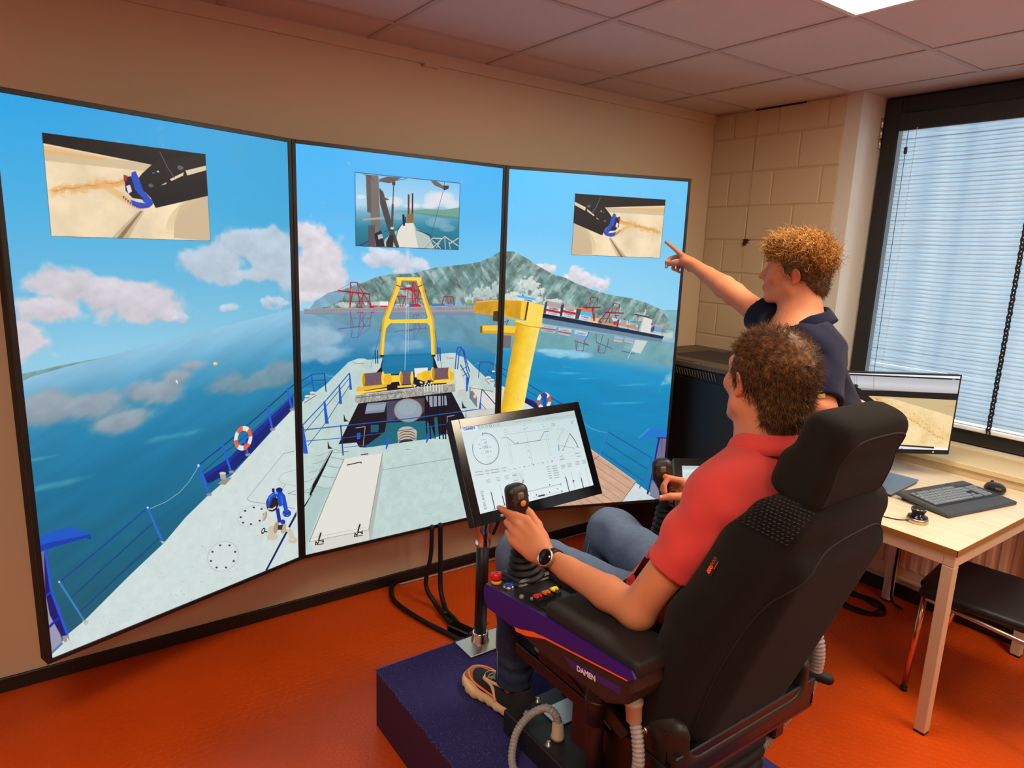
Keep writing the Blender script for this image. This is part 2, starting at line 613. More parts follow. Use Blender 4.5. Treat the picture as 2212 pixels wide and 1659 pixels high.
    def cloud(s, blobs, col, seed, alpha=0.97, thr=0.40, soft=0.46, cell=60, shade=None, sx=1.0, rot=0.0, amp=1.5):
        y, x = np.mgrid[0:s.H, 0:s.W].astype(np.float32)
        d = np.zeros((s.H, s.W), np.float32)
        for (cx_, cy_, rx_, ry_) in blobs:
            q = s.map([(cx_, cy_), (cx_ + rx_, cy_), (cx_, cy_ + ry_)])
            R = np.linalg.norm(q[1] - q[0]); Ry = np.linalg.norm(q[2] - q[0])
            e = ((x - q[0, 0]) / R) ** 2 + ((y - q[0, 1]) / Ry) ** 2
            d = np.maximum(d, np.exp(-e * 0.9)) + 0.25 * np.exp(-e * 0.9)
        n = s.noise(cell, 6, seed, sx=sx, rot=rot)
        v = d + (n - 0.5) * amp
        a = np.clip((v - thr) / soft, 0, 1); a = a * a * (3 - 2 * a) * alpha
        n2 = s.noise(cell * 0.6, 5, seed + 9)
        lit = np.clip((np.roll(v, 14, 0) - v) * .9 + .5, 0, 1)[..., None]          # brighter towards the upper rims
        c = np.array(col, np.float32) / 255 * (0.93 + 0.14 * n2[..., None]) * (0.93 + .12 * (1 - lit)) * np.array((1, 1, 1), np.float32)
        s.c += (np.clip(c, 0, 1) - s.c) * a[..., None]
    def text(s, st, p0, p1, p2, col, alpha=1.0, bold=0.02, shear=0.0):
        """p0 lower-left, p1 lower-right, p2 upper-left of the text box"""
        T = text_tris(st, 1.0, bold, shear)
        if len(T) == 0: return
        mn = T.reshape(-1, 2).min(0); mx = T.reshape(-1, 2).max(0)
        T = (T - mn) / np.maximum(mx - mn, 1e-6)
        p0, p1, p2 = (np.array(p, float) for p in (p0, p1, p2))
        for t in T:
            s.fill(s.map(p0 + t[:, :1] * (p1 - p0) + t[:, 1:] * (p2 - p0)), col, alpha, sub=2)
    def image_material(s, name, strength=1.0, gloss=True):
        img = bpy.data.images.new(name, s.W, s.H, alpha=False)
        buf = np.ones((s.H, s.W, 4), np.float32)
        buf[..., :3] = np.clip(s.c, 0, 1)[::-1]
        img.pixels.foreach_set(buf.ravel())
        img.update()
        img.pack()
        m = bpy.data.materials.new(name); m.use_nodes = True
        nt = m.node_tree; b = nt.nodes['Principled BSDF']
        ti = nt.nodes.new('ShaderNodeTexImage'); ti.image = img; ti.interpolation = 'Cubic'; ti.extension = 'EXTEND'
        uv = nt.nodes.new('ShaderNodeUVMap')
        nt.links.new(uv.outputs[0], ti.inputs['Vector'])
        nt.links.new(ti.outputs['Color'], b.inputs['Emission Color'])
        b.inputs['Emission Strength'].default_value = strength
        b.inputs['Base Color'].default_value = (0.008, 0.008, 0.008, 1)
        b.inputs['Roughness'].default_value = 0.35
        b.inputs['Specular IOR Level'].default_value = 0.25
        return m
    def surface(s, name, m, parent, lift=0.0):
        org = root_loc(parent)
        n = -s.n * lift
        P = [s.tl + s.uy * s.h, s.tl + s.uy * s.h + s.ux * s.w, s.tl + s.ux * s.w, s.tl]
        me = bpy.data.meshes.new(name)
        me.from_pydata([tuple(p + n - np.array(org)) for p in P], [], [(0, 1, 2, 3)])
        uvl = me.uv_layers.new(name='UVMap')
        for i, u in enumerate([(0, 0), (1, 0), (1, 1), (0, 1)]): uvl.data[i].uv = u
        me.materials.append(m); me.update()
        o = bpy.data.objects.new(name, me); COL.objects.link(o); o.parent = parent
        return o

DECK = (201, 217, 214); BLUE = (22, 88, 200); NAVY = (16, 28, 110); YEL = (250, 214, 74); YELD = (206, 150, 28)
RED = (178, 28, 44)

def dredge_inset(s, q, flip):
    """underwater camera picture inside quad q (tl,tr,br,bl); content given in the unit square, y down"""
    q = np.array(q, float)
    def U(pts):
        p = np.array(pts, float)
        if flip: p[:, 0] = 1 - p[:, 0]
        u, v = p[:, :1], p[:, 1:]
        return (q[0] * (1 - u) + q[1] * u) * (1 - v) + (q[3] * (1 - u) + q[2] * u) * v
    Q = s.map(U([(0, 0), (1, 0), (1, 1), (0, 1)]))
    n = s.noise(70, 6, 31)[..., None]; n2 = s.noise(30, 5, 77)[..., None]
    sand = np.array((236, 214, 178), np.float32) / 255 * (0.9 + 0.2 * n)
    s.fill(Q, sand)
    P = lambda pts, c, a=1.0: s.fill(s.map(U(pts)), c, a)
    P([(0, .16), (.72, .19), (.66, .27), (0, .27)], (208, 186, 150), .9)
    P([(0, .12), (.4, .17), (.36, .21), (0, .19)], (232, 176, 106), .6)
    P([(.77, .98), (1, 1), (1, .45), (.9, .52), (.82, .63), (.78, .8)], (206, 182, 148))
    rg = np.random.default_rng(5)
    for i in range(60):                         # orange furrow
        t = i / 60; x = .02 + .52 * t; y = .56 - .18 * t + .008 * math.sin(i * .45) + rg.normal(0, .004)
        w = .05 * (1 - .4 * t)
        for k in range(4):
            dx, dy = rg.normal(0, .012), rg.normal(0, w * .5)
            P([(x + dx, y + dy), (x + dx + .03, y + dy - .02), (x + dx + .035, y + dy + .015), (x + dx + .005, y + dy + .02)], (226, 164, 92), .22)
        P([(x, y), (x + .012, y - .006), (x + .013, y + .001), (x, y + .006)], (150, 98, 44), .38)
    for i in range(40):
        t = i / 40; x = .30 + .24 * t; y = .42 + .24 * t
        P([(x, y - .04), (x + .05, y - .02), (x + .04, y + .04), (x - .01, y + .03)], (232, 178, 112), .16)
    for i in range(30):                         # dark cut line
        t = i / 30; x = .58 - .15 * t; y = .70 + .30 * t; w = .006 + .012 * t
        P([(x - w, y), (x + w, y), (x + w - .006, y + .015), (x - w - .006, y + .015)], (96, 74, 52), .55)
        P([(x - 3 * w, y), (x + 3 * w, y), (x + 3 * w - .006, y + .015), (x - 3 * w - .006, y + .015)], (150, 122, 92), .25)
    for i in range(36):                         # rippled edge of the pit
        t = i / 36; x = .76 + .22 * t ** 1.5; y = .93 - .45 * t ** .7
        P([(x - .03, y - .03), (x + .02, y), (x, y + .02), (x - .04, y)], (214, 190, 150), .35)
    P([(0, 0), (1, 0), (1, .03), (.72, .2), (0, .1)], (13, 12, 18))
    K = (24, 22, 28)
    P([(.71, .14), (1, .0), (1, .26), (.74, .47), (.64, .55), (.555, .40), (.60, .30), (.66, .2)], K)
    P([(.56, .40), (1, .12), (1, .30), (.66, .58)], K)
    P([(1, .30), (1, .48), (.67, .66), (.64, .54)], K)
    P([(.87, .215), (1, .13), (1, .185), (.88, .27)], (222, 204, 170))
    P([(.77, .33), (.86, .235), (.855, .275), (.78, .35)], (228, 208, 170))
    P([(.71, .41), (.75, .365), (.745, .39)], (228, 208, 170))
    for (x, y, r, c) in ((.70, .26, .008, (230, 210, 160)), (.672, .28, .008, (40, 100, 200)), (.84, .19, .02, (92, 92, 98)), (.65, .42, .016, (92, 92, 98))):
        t = np.radians(np.arange(0, 360, 30)); P(np.stack([x + r * np.cos(t), y + r * 1.3 * np.sin(t)], 1), c)
    a = [(.72, .04), (.735, .1), (.76, .2), (.80, .31)]
    s.line([tuple(x) for x in U(a)], 5 * s.T[2] / 2.5, (90, 90, 96))
    s.line([tuple(x) for x in U([(.79, .35), (.83, .50)])], 3 * s.T[2] / 2.5, (14, 14, 18))
    s.line([tuple(x) for x in U([(.84, .30), (.885, .46)])], 3 * s.T[2] / 2.5, (14, 14, 18))
    B2 = (30, 78, 196)
    P([(.535, .30), (.56, .28), (.58, .36), (.60, .48), (.64, .56), (.66, .60), (.645, .64), (.60, .61), (.555, .50), (.53, .38)], B2)
    P([(.515, .59), (.56, .61), (.62, .62), (.655, .62), (.63, .66), (.57, .675), (.53, .65)], B2)
    P([(.49, .36), (.53, .34), (.55, .48), (.60, .58), (.53, .57), (.49, .50)], (30, 24, 48))
    P([(.495, .45), (.52, .43), (.53, .50), (.505, .53)], (225, 218, 225))
    P([(.485, .33), (.51, .34), (.50, .40), (.483, .40)], (150, 50, 60))
    for i in range(14):
        x = .47 + .013 * i; y = .555 + .10 * math.sin(i / 13 * 2.6)
        P([(x, y), (x + .012, y + .004), (x + .002, y + .035)], (120, 44, 80) if i % 2 else (36, 60, 190))
    s.line([tuple(x) for x in q] + [tuple(q[0])], 1.6 * s.T[2] / 3.3, (40, 48, 58))

def rail(s, top, n_mid, posts, col=BLUE, w=4, drop=None):
    s.line(top, w, col)

def paint_left(s):
    s.zoom(0, 180, 2.5136)
    s.c[:] = s.vgrad([((0, 60), (1560, 320), (30, 160, 226)), ((0, 500), (1560, 760), (62, 172, 226)), ((0, 1200), (1560, 1000), (112, 188, 226)),
                      ((0, 1560), (1590, 1220), (146, 204, 230))])
    s.c *= (0.985 + 0.03 * s.noise(300, 3, 4))[..., None]
    x = np.linspace(0, 1, s.W)[None, :, None]
    s.c += (np.array((78, 170, 208), np.float32) / 255 - s.c) * (0.45 * x ** 1.5).astype(np.float32)
    s.cloud([(330, 1080, 220, 80), (560, 1130, 240, 90), (250, 1220, 200, 90), (120, 1370, 150, 110), (760, 1200, 220, 90), (880, 1240, 90, 50)], (212, 206, 214), 3, cell=90)
    s.cloud([(1150, 960, 200, 90), (1380, 880, 240, 110), (1540, 960, 160, 130), (1300, 1040, 220, 60)], (200, 204, 216), 13, alpha=.85, cell=90)
    s.cloud([(985, 1268, 50, 30), (1230, 1222, 60, 28), (1480, 1185, 90, 36)], (196, 204, 220), 23, alpha=.8, cell=30, thr=.42)
    # sea
    sea = s.vgrad([((0, 1640), (1590, 1225), (140, 192, 220)), ((0, 1700), (1590, 1330), (120, 180, 212)), ((0, 1900), (1590, 1560), (40, 134, 176)),
                   ((0, 2300), (1590, 1900), (20, 112, 152)), ((0, 2900), (1590, 2500), (22, 92, 116)), ((0, 3300), (1590, 2900), (26, 82, 100))])
    st = s.noise(36, 5, 44, sx=7, rot=-.42)
    sea = sea * (0.93 + 0.14 * st[..., None])
    s.poly([(-40, 1610), (219 * 2.5, 1490), (1000, 1375), (1620, 1215), (1700, 3300), (-40, 3300)], sea)
    s.zoom(0, 780, 2.37)
    s.cloud([(250, 240, 190, 70), (480, 220, 190, 90), (600, 310, 170, 60), (760, 150, 170, 70), (880, 80, 110, 50), (980, 20, 80, 30)], (158, 164, 172), 33, alpha=.85, cell=70, sx=2.4, rot=-.42, soft=.8, thr=.30)
    s.cloud([(1180, 120, 120, 60), (1340, 90, 170, 60), (1480, 40, 110, 50)], (134, 150, 160), 43, alpha=.75, cell=60, sx=2.2, rot=-.42, soft=.8, thr=.30)
    s.cloud([(900, 380, 170, 22), (250, 640, 200, 22), (200, 500, 180, 14)], (96, 170, 184), 53, alpha=.42, cell=40, sx=5, rot=-.42, amp=1.6, soft=.9, thr=.35)
    n = s.noise(14, 4, 6)[..., None]
    s.poly([(35, 76), (140, 60), (300, 25), (400, 5), (520, -16), (440, 4), (300, 40), (160, 80), (100, 112), (40, 140)], np.array((120, 158, 158), np.float32) / 255 * (0.82 + .36 * n))
    s.ell((1103, 14), (12, 9), (206, 186, 120)); s.ell((1100, 11), (8, 5), (240, 224, 170))
    s.poly([(900, 95), (900, 112), (904, 108), (908, 117), (911, 115), (907, 106), (913, 105)], (235, 240, 245))
    # deck
    nd = s.noise(24, 5, 61)[..., None]; nf = s.noise(5, 2, 62)[..., None]
    deck = np.array((206, 220, 218), np.float32) / 255 * (0.955 + .07 * nd + .02 * nf)
    s.poly([(345, 1400), (430, 1330), (520, 1240), (660, 1100), (840, 930), (950, 800), (1060, 692), (1190, 580), (1290, 470), (1400, 350), (1500, 245), (1560, 180),
            (1580, 1100), (150, 1650), (200, 1560)], deck)
    rg = np.random.default_rng(8)
    for i in range(170):
        u, v = rg.random(2); x = 500 + 1000 * u; y = 1330 - 820 * u + (v * 500) * (0.5 + .5 * u) 
        r = rg.uniform(1, 4); s.ell((x, y), (r, r * .7), (140, 150, 146), rg.uniform(.2, .6), n=7)
    for c_, r_, a_ in (((1142, 1000), (84, 72), -38), ((1292, 792), (78, 50), -20)):
        s.ell(c_, r_, (178, 166, 160), 1, rot=a_, rin=.975); s.ell(c_, (r_[0] * .965, r_[1] * .965), (214, 222, 220), .6, rot=a_)
        for k in range(8):
            t = math.radians(k * 45 + 20); x, y = r_[0] * .8 * math.cos(t), r_[1] * .8 * math.sin(t); ca, sa = math.cos(math.radians(a_)), math.sin(math.radians(a_))
            s.ell((c_[0] + x * ca - y * sa, c_[1] + x * sa + y * ca), (6, 5), (58, 60, 66), n=12)
    s.line([(1450, 475), (1265, 705), (1280, 718), (1510, 755)], 1.8, (120, 120, 118)); s.line([(1450, 475), (1510, 460)], 1.8, (120, 120, 118))
    s.line([(1516, 555), (1450, 575), (1425, 600), (1440, 625), (1516, 640)], 1.5, (150, 150, 148))
    s.line([(1475, 678), (1516, 662)], 2, (110, 106, 100)); s.line([(1475, 678), (1516, 684)], 2, (110, 106, 100))
    s.poly([(1358, 1072), (1368, 1072), (1518, 790), (1518, 768)], (16, 30, 100))
    # bulwark and rails
    s.poly([(1043, 580), (1180, 490), (1300, 360), (1500, 180), (1500, 245), (1400, 345), (1290, 468), (1190, 568), (1062, 628)], (18, 34, 112))
    s.poly([(1043, 580), (1180, 490), (1300, 360), (1500, 180), (1500, 196), (1300, 392), (1180, 516), (1050, 600)], (22, 44, 150))
    N = (14, 44, 128)
    s.line([(1020, 530), (1160, 420), (1330, 275), (1510, 115)], 5, N); s.line([(1060, 640), (1190, 540), (1290, 440)], 3, N)
    s.line([(1035, 570), (1160, 462), (1330, 325), (1510, 165)], 3, N)
    for a, b in (((1016, 530), (1070, 684)), ((1140, 432), (1183, 568)), ((1240, 350), (1268, 480)), ((1368, 235), (1395, 350)), ((1470, 140), (1495, 248))):
        s.line([a, b], 11, (34, 96, 214)); s.poly([(b[0] - 14, b[1] - 4), (b[0] + 12, b[1] - 10), (b[0] + 14, b[1] + 4), (b[0] - 8, b[1] + 8)], (150, 140, 136))
    s.line([(770, 755), (850, 720), (920, 672), (970, 615), (1012, 545)], 2.6, (176, 200, 206))
    s.line([(305, 1132), (530, 945), (755, 752)], 6, (20, 60, 158)); s.line([(365, 1210), (785, 826)], 3.5, N); s.line([(412, 1282), (815, 906)], 3.5, N)
    s.line([(303, 1130), (435, 1335)], 9, (60, 124, 190)); s.line([(755, 752), (833, 928)], 10, (44, 108, 204))
    s.poly([(420, 1328), (455, 1330), (440, 1355)], (196, 180, 166)); s.poly([(818, 920), (846, 925), (835, 938)], (196, 180, 166))
    s.ell((303, 1130), (5, 5), (210, 225, 230)); s.ell((756, 750), (6, 5), (210, 225, 230)); s.ell((1016, 535), (6, 8), (190, 215, 230))
    # life ring
    for k in range(8):
        s.ell((1245, 395), (46, 64), (236, 94, 44) if k % 2 else (228, 226, 222), 1, k * 45 - 20, k * 45 + 26, rin=.6, rot=12)
    s.ell((1245, 395), (46, 64), (200, 210, 216), .25, 100, 260, rin=.9, rot=12)
    # bollard
    s.poly([(1113, 628), (1150, 596), (1186, 598), (1152, 634)], (150, 142, 134)); s.poly([(1124, 575), (1156, 572), (1156, 605), (1130, 606)], (168, 168, 162)); s.ell((1140, 574), (17, 7), (206, 206, 200))
    # cabin at the lower left
    s.poly([(150, 1000), (235, 965), (250, 1040), (268, 1180), (350, 1400), (316, 1440), (205, 1560), (170, 1260)], (120, 112, 142))
    s.poly([(172, 1255), (262, 1185), (316, 1440), (205, 1556)], (150, 152, 176)); s.poly([(225, 970), (240, 965), (268, 1180), (345, 1405), (320, 1420), (255, 1300), (232, 1180)], (26, 24, 104))
    s.line([(195, 990), (222, 1190)], 1.5, (60, 54, 90))
    s.poly([(140, 945), (240, 880), (362, 847), (462, 886), (467, 915), (458, 915), (440, 905), (235, 965), (145, 1006)], (24, 88, 196))
    s.poly([(140, 965), (250, 930), (462, 886), (467, 915), (440, 905), (235, 965), (145, 1006)], (16, 62, 172))
    s.line([(232, 968), (262, 1175), (345, 1400)], 12, (34, 84, 210)); s.line([(172, 1250), (262, 1182)], 12, (24, 60, 190)); s.line([(190, 1420), (305, 1310)], 14, (22, 44, 176))
    s.line([(210, 1545), (318, 1445)], 12, (70, 120, 180)); s.poly([(318, 1408), (352, 1402), (356, 1430), (330, 1440)], (150, 144, 150)); s.poly([(340, 1410), (358, 1435), (345, 1440)], (224, 206, 180))
    # pump on deck
    s.zoom(540, 1020, 8.29)
    Bl = (24, 74, 190); Cr = (206, 196, 172)
    s.line([(290, 780), (350, 820), (385, 880), (395, 930)], 46, (222, 214, 196)); s.ell((265, 790), (34, 88), (176, 150, 140), rot=18)
    s.ell((250, 790), (20, 80), (206, 180, 168), rot=18)
    s.line([(610, 1000), (690, 1030), (735, 1100), (760, 1200)], 76, Cr); s.line([(620, 985), (690, 1010)], 30, (240, 234, 216)); s.ell((765, 1215), (78, 56), (206, 186, 158)); s.ell((750, 1200), (60, 30), (216, 200, 176))
    s.ell((400, 1160), (100, 62), (214, 190, 170)); s.ell((400, 1050), (86, 90), (204, 194, 168)); s.ell((470, 990), (44, 110), (172, 152, 124), rot=14); s.ell((600, 1010), (46, 92), (190, 170, 140), rot=14)
    s.poly([(500, 950), (590, 940), (570, 1030), (500, 1030)], (60, 40, 56))
    s.poly([(458, 660), (520, 640), (565, 900), (500, 900)], (20, 50, 150)); s.ell((590, 890), (44, 44), (24, 60, 160))
    s.ell((400, 560), (110, 140), (30, 26, 40)); s.ell((390, 600), (95, 105), (40, 30, 36)); s.poly([(320, 640), (400, 650), (470, 600), (462, 640), (400, 678), (318, 668)], (228, 214, 210))
    s.poly([(300, 560), (330, 430), (400, 370), (490, 340), (570, 350), (630, 420), (680, 660), (610, 680), (590, 590), (520, 620), (480, 440), (400, 470), (350, 620), (305, 620)], Bl)
    s.line([(340, 520), (360, 440), (420, 390)], 20, (70, 130, 230)); s.line([(560, 420), (580, 560)], 26, (40, 110, 220))
    s.ell((525, 320), (60, 46), (14, 34, 120)); s.poly([(392, 295), (438, 290), (440, 360), (400, 360)], (16, 26, 40)); s.ell((470, 370), (28, 22), (110, 160, 240))
    s.ell((658, 735), (76, 68), (22, 60, 170)); s.ell((655, 700), (40, 30), (30, 80, 200)); s.line([(600, 745), (615, 760)], 8, (220, 225, 235)); s.line([(655, 780), (690, 765)], 8, (220, 225, 235))
    s.ell((238, 1050), (30, 58), (14, 14, 18), rin=.6, rot=22); s.line([(255, 1050), (308, 1072)], 16, (14, 14, 18))
    s.line([(590, 290), (630, 222)], 5, (70, 66, 60))
    s.zoom(0, 180, 2.5136)
    dredge_inset(s, [(228, 268), (1115, 385), (1143, 855), (278, 830)], False)

def gantry(s, x, y, w, h, lw, col=RED, slant=0):
    """ship-to-shore crane, foot centre x, y"""
    L = lambda a, b, k=1.0: s.line([(x + a[0] * w + slant * a[1], y - a[1] * h), (x + b[0] * w + slant * b[1], y - b[1] * h)], lw * k, col)
    for a, b in (((-.35, 0), (-.22, 1)), ((.35, 0), (.22, .62)), ((-.1, 0), (-.0, .6)), ((.08, 0), (.0, .6)), ((-.45, 0), (-.3, .6)), ((-.22, 1), (.05, 1)), ((.05, 1), (.0, .6)),
                 ((-.3, .6), (.05, 1)), ((.05, 1), (.42, .6)), ((-.33, .35), (.3, .35))): L(a, b)
    L((-.85, .62), (.45, .58), 1.9); L((-.45, 0), (-.3, 0), 2.2); L((.3, 0), (.45, 0), 2.2)
    L((-.22, 1), (-.85, .62), .5)

def paint_mid(s):
    s.zoom(620, 300, 3.318)
    s.c[:] = s.vgrad([((60, 20), (1560, 200), (66, 180, 246)), ((60, 500), (1560, 560), (84, 184, 242)), ((60, 900), (1560, 850), (112, 196, 242)), ((60, 1240), (1560, 1200), (160, 214, 240))])
    s.c *= (0.985 + 0.03 * s.noise(300, 3, 14))[..., None]
    s.cloud([(120, 700, 110, 110), (260, 780, 190, 150), (160, 950, 260, 170), (330, 980, 130, 110), (130, 1120, 180, 70)], (222, 214, 222), 113, cell=70)
    s.cloud([(700, 840, 120, 70), (800, 870, 130, 60), (620, 870, 70, 45), (930, 900, 80, 50), (850, 940, 90, 40)], (206, 212, 226), 123, cell=50)
    n = s.noise(34, 6, 71, rot=.6, sx=1.8); n2 = s.noise(60, 5, 72)
    base = np.array((116, 154, 150), np.float32) / 255
    n3 = s.noise(14, 5, 75, rot=.9, sx=3.2); n4 = np.abs(s.noise(46, 5, 78, rot=-.7, sx=1.6) - .5) * 2
    mt = base * (0.52 + .38 * n[..., None] + .30 * n3[..., None] + .42 * n4[..., None] ** .6 - .1); k = np.clip((n2 * .5 + n3 * .5 - .5) * 7, 0, 1)[..., None] * .5
    mt = mt + (np.array((206, 214, 212), np.float32) / 255 - mt) * k
    ridge = [(160, 1222), (200, 1165), (300, 1102), (420, 1075), (550, 1028), (640, 990), (760, 968), (900, 965), (1060, 922), (1250, 902), (1380, 882), (1460, 850), (1500, 822), (1535, 804), (1620, 770)]
    s.poly(ridge + [(1620, 1225)], mt)
    far = np.array((126, 172, 196), np.float32) / 255 * (0.85 + .3 * n[..., None])
    s.poly([(160, 1222), (200, 1165), (300, 1102), (420, 1085), (400, 1150), (300, 1200)], far)
    snow = np.array((206, 216, 214), np.float32) / 255 * (0.8 + .4 * s.noise(12, 4, 88)[..., None])
    s.cloud([(1420, 1110, 110, 60), (1500, 1070, 60, 60), (1320, 1150, 60, 30)], (200, 212, 210), 161, alpha=.75, thr=.62, soft=.22, cell=12, amp=1.6); s.cloud([(420, 1190, 90, 24), (640, 1180, 110, 20), (820, 1195, 80, 16)], (206, 216, 214), 162, alpha=.7, thr=.62, soft=.25, cell=12, amp=1.6)
    # water
    w = s.vgrad([((60, 1235), (1560, 1230), (136, 172, 198)), ((60, 1330), (1560, 1330), (112, 160, 190)), ((60, 1480), (1560, 1480), (70, 142, 182)), ((60, 1600), (1560, 1600), (20, 126, 176)), ((60, 1900), (1560, 1900), (0, 118, 168))])
    w = w * (0.95 + .1 * s.noise(30, 5, 91, sx=5)[..., None])
    s.poly([(0, 1232), (1700, 1236), (1700, 3000), (0, 3000)], w)
    refl = np.array((98, 148, 164), np.float32) / 255 * (0.85 + .3 * n[..., None])
    s.poly([(180, 1255), (1560, 1250), (1560, 1560), (1460, 1530), (1380, 1490), (1250, 1460), (1060, 1440), (900, 1400), (700, 1385), (520, 1360), (300, 1300)], refl, .75)
    s.cloud([(200, 1420, 220, 90), (330, 1530, 180, 70), (130, 1560, 130, 60)], (160, 190, 208), 133, alpha=.8, cell=50, sx=2, soft=.8, thr=.3)
    s.cloud([(740, 1500, 150, 50), (900, 1480, 120, 40)], (130, 174, 200), 143, alpha=.7, cell=40, sx=2, soft=.8, thr=.3)
    s.cloud([(180, 1700, 170, 50), (140, 1800, 120, 40)], (70, 150, 186), 153, alpha=.5, cell=40, sx=3, soft=.8, thr=.3)
    # pier
    s.poly([(118, 1218), (1340, 1200), (1350, 1236), (120, 1244)], (164, 160, 166))
    s.poly([(120, 1244), (1350, 1236), (1350, 1262), (125, 1256)], (128, 134, 156), .8)
    rg = np.random.default_rng(3)
    for i in range(150):
        x = 122 + i * 8.1; y = 1219 - (x - 118) * .0147
        s.line([(x, y + 4), (x + 1, y + 24)], rg.uniform(1.5, 3.5), (96, 92, 98), .8)
    for x, y, w_, h_, c_ in ((665, 1165, 60, 34, (232, 232, 234)), (668, 1195, 55, 10, (210, 40, 50)), (1040, 1180, 90, 18, (60, 120, 200)), (1130, 1185, 70, 14, (120, 150, 210)), (1200, 1172, 50, 22, (110, 180, 220)),
                             (1292, 1155, 34, 40, (90, 180, 110)), (1300, 1150, 14, 16, (230, 150, 60)), (590, 1195, 60, 10, (205, 60, 70)), (900, 1190, 60, 14, (200, 50, 60)), (1340, 1150, 60, 20, (180, 120, 120)), (1420, 1150, 60, 14, (200, 150, 130)), (880, 1180, 20, 24, (60, 90, 190)), (760, 1192, 90, 10, (120, 160, 200))):
        s.poly([(x, y), (x + w_, y), (x + w_, y + h_), (x, y + h_)], c_)
    def sts(pts_list, c, off=(0, 0), a=1.0, k=1.0):
        for pts, lw in pts_list: s.line([(x + off[0], y + off[1]) for x, y in pts], lw * k, c, a)
    C1 = [([(455, 1030), (450, 1210)], 6), ([(500, 1028), (605, 1205)], 5), ([(455, 1028), (503, 1028)], 5), ([(470, 1100), (450, 1210)], 7), ([(510, 1100), (525, 1205)], 7), ([(545, 1105), (535, 1205)], 6), ([(585, 1105), (603, 1208)], 7), ([(455, 1030), (470, 1095)], 4),
          ([(503, 1030), (515, 1100)], 5), ([(365, 1088), (475, 1100), (595, 1112)], 10), ([(455, 1165), (590, 1165)], 4), ([(500, 1100), (560, 1200)], 5), ([(560, 1100), (500, 1200)], 5), ([(365, 1085), (455, 1035)], 1.5), ([(505, 1030), (600, 1105)], 3), ([(500, 1207), (545, 1207)], 8), ([(590, 1207), (620, 1207)], 8)]
    sts(C1, (168, 28, 52))
    C2 = [([(x + 400, y - 18) for x, y in p], lw) for p, lw in C1[1:]]
    C2 += [([(845, 1070), (900, 1080)], 14), ([(900, 1025), (900, 1190)], 6)]
    sts(C2, (176, 30, 50)); sts([([(745, 1128), (865, 1128)], 8), ([(780, 1130), (770, 1200)], 5), ([(850, 1130), (825, 1205)], 5), ([(800, 1130), (815, 1205)], 5), ([(1110, 1190), (1125, 1130), (1190, 1132), (1200, 1190)], 7), ([(1140, 1130), (1160, 1185)], 5), ([(1180, 1132), (1165, 1185)], 4)], (172, 40, 60))
    for P_, lw in C1: s.line([(x + 5, 2450 - y - (x - 460) * .0) for x, y in P_], lw * .8, (112, 80, 130), .75)
    for P_, lw in C2: s.line([(x + 5, 2450 - y) for x, y in P_], lw * .8, (112, 84, 130), .6)
    # hull deck
    s.zoom(620, 740, 3.318)
    nd = s.noise(26, 5, 63)[..., None]; nf = s.noise(5, 2, 64)[..., None]
    deck = np.array((188, 210, 206), np.float32) / 255 * (0.94 + .1 * nd + .03 * nf)
    s.poly([(60, 460), (280, 300), (440, 140), (480, 124), (600, 122), (680, 112), (700, 100), (1045, 80), (1060, 84), (1170, 74), (1280, 110), (1340, 170), (1430, 255), (1500, 330), (1600, 420), (1600, 1300), (1300, 1350), (100, 1660)], deck)
    s.poly([(690, 90), (1045, 78), (1075, 170), (1190, 375), (1275, 540), (1235, 560), (1190, 650), (900, 700), (560, 752), (520, 750), (500, 715), (370, 728), (510, 440), (560, 330), (640, 215), (670, 180)], (17, 15, 32))
    s.poly([(690, 88), (1045, 78), (1050, 170), (1060, 200), (686, 235), (680, 170)], (6, 116, 160))
    s.poly([(710, 100), (1030, 90), (1035, 150), (700, 170)], (22, 128, 172), .6)
    s.poly([(712, 575), (1000, 560), (1035, 600), (1060, 685), (930, 702), (780, 722), (620, 746), (570, 752), (560, 745), (700, 640)], (16, 104, 118))
    s.poly([(1050, 540), (1080, 530), (1095, 670), (1060, 680)], (18, 100, 112)); s.poly([(600, 590), (660, 590), (655, 640), (600, 645)], (18, 90, 112))
    s.poly([(715, 425), (960, 400), (1000, 540), (715, 575)], (36, 34, 58))
    s.poly([(575, 435), (715, 425), (697, 498), (558, 512)], (128, 140, 156)); s.poly([(570, 450), (705, 440), (700, 480), (560, 495)], (156, 170, 184), .7)
    s.poly([(985, 385), (1140, 380), (1148, 448), (1030, 462)], (150, 158, 172))
    s.poly([(715, 420), (900, 405), (760, 560), (715, 560)], (80, 84, 110), .7); s.poly([(900, 405), (990, 395), (985, 500), (930, 520)], (96, 80, 96), .7)
    s.ell((868, 486), (102, 86), (148, 122, 104)); s.ell((868, 486), (97, 81), (144, 160, 172)); s.ell((860, 470), (70, 50), (158, 174, 186), .6)
    for i in range(5):
        y = 645 + i * 19; s.ell((861, y), (70 - i, 44), (196, 184, 160)); s.ell((861, y + 8), (63, 38), (52, 36, 46) if i else (176, 172, 164))
    s.poly([(785, 722), (940, 700), (940, 760), (785, 770)], deck)
    for x in (990, 1014, 1046, 1078, 1105, 1122): s.line([(x, 320), (x + 2, 500), (x + 16, 690)], 9 if x != 1046 else 6, (6, 6, 14))
    beam = np.array((160, 158, 152), np.float32) / 255 * (0.6 + .8 * s.noise(5, 3, 66)[..., None])
    s.poly([(488, 378), (1200, 292), (1206, 352), (512, 436), (488, 425)], beam); s.line([(490, 376), (1200, 292)], 6, (206, 204, 196)); s.line([(500, 395), (840, 355)], 4, (90, 90, 92))
    Y2 = (236, 184, 40)
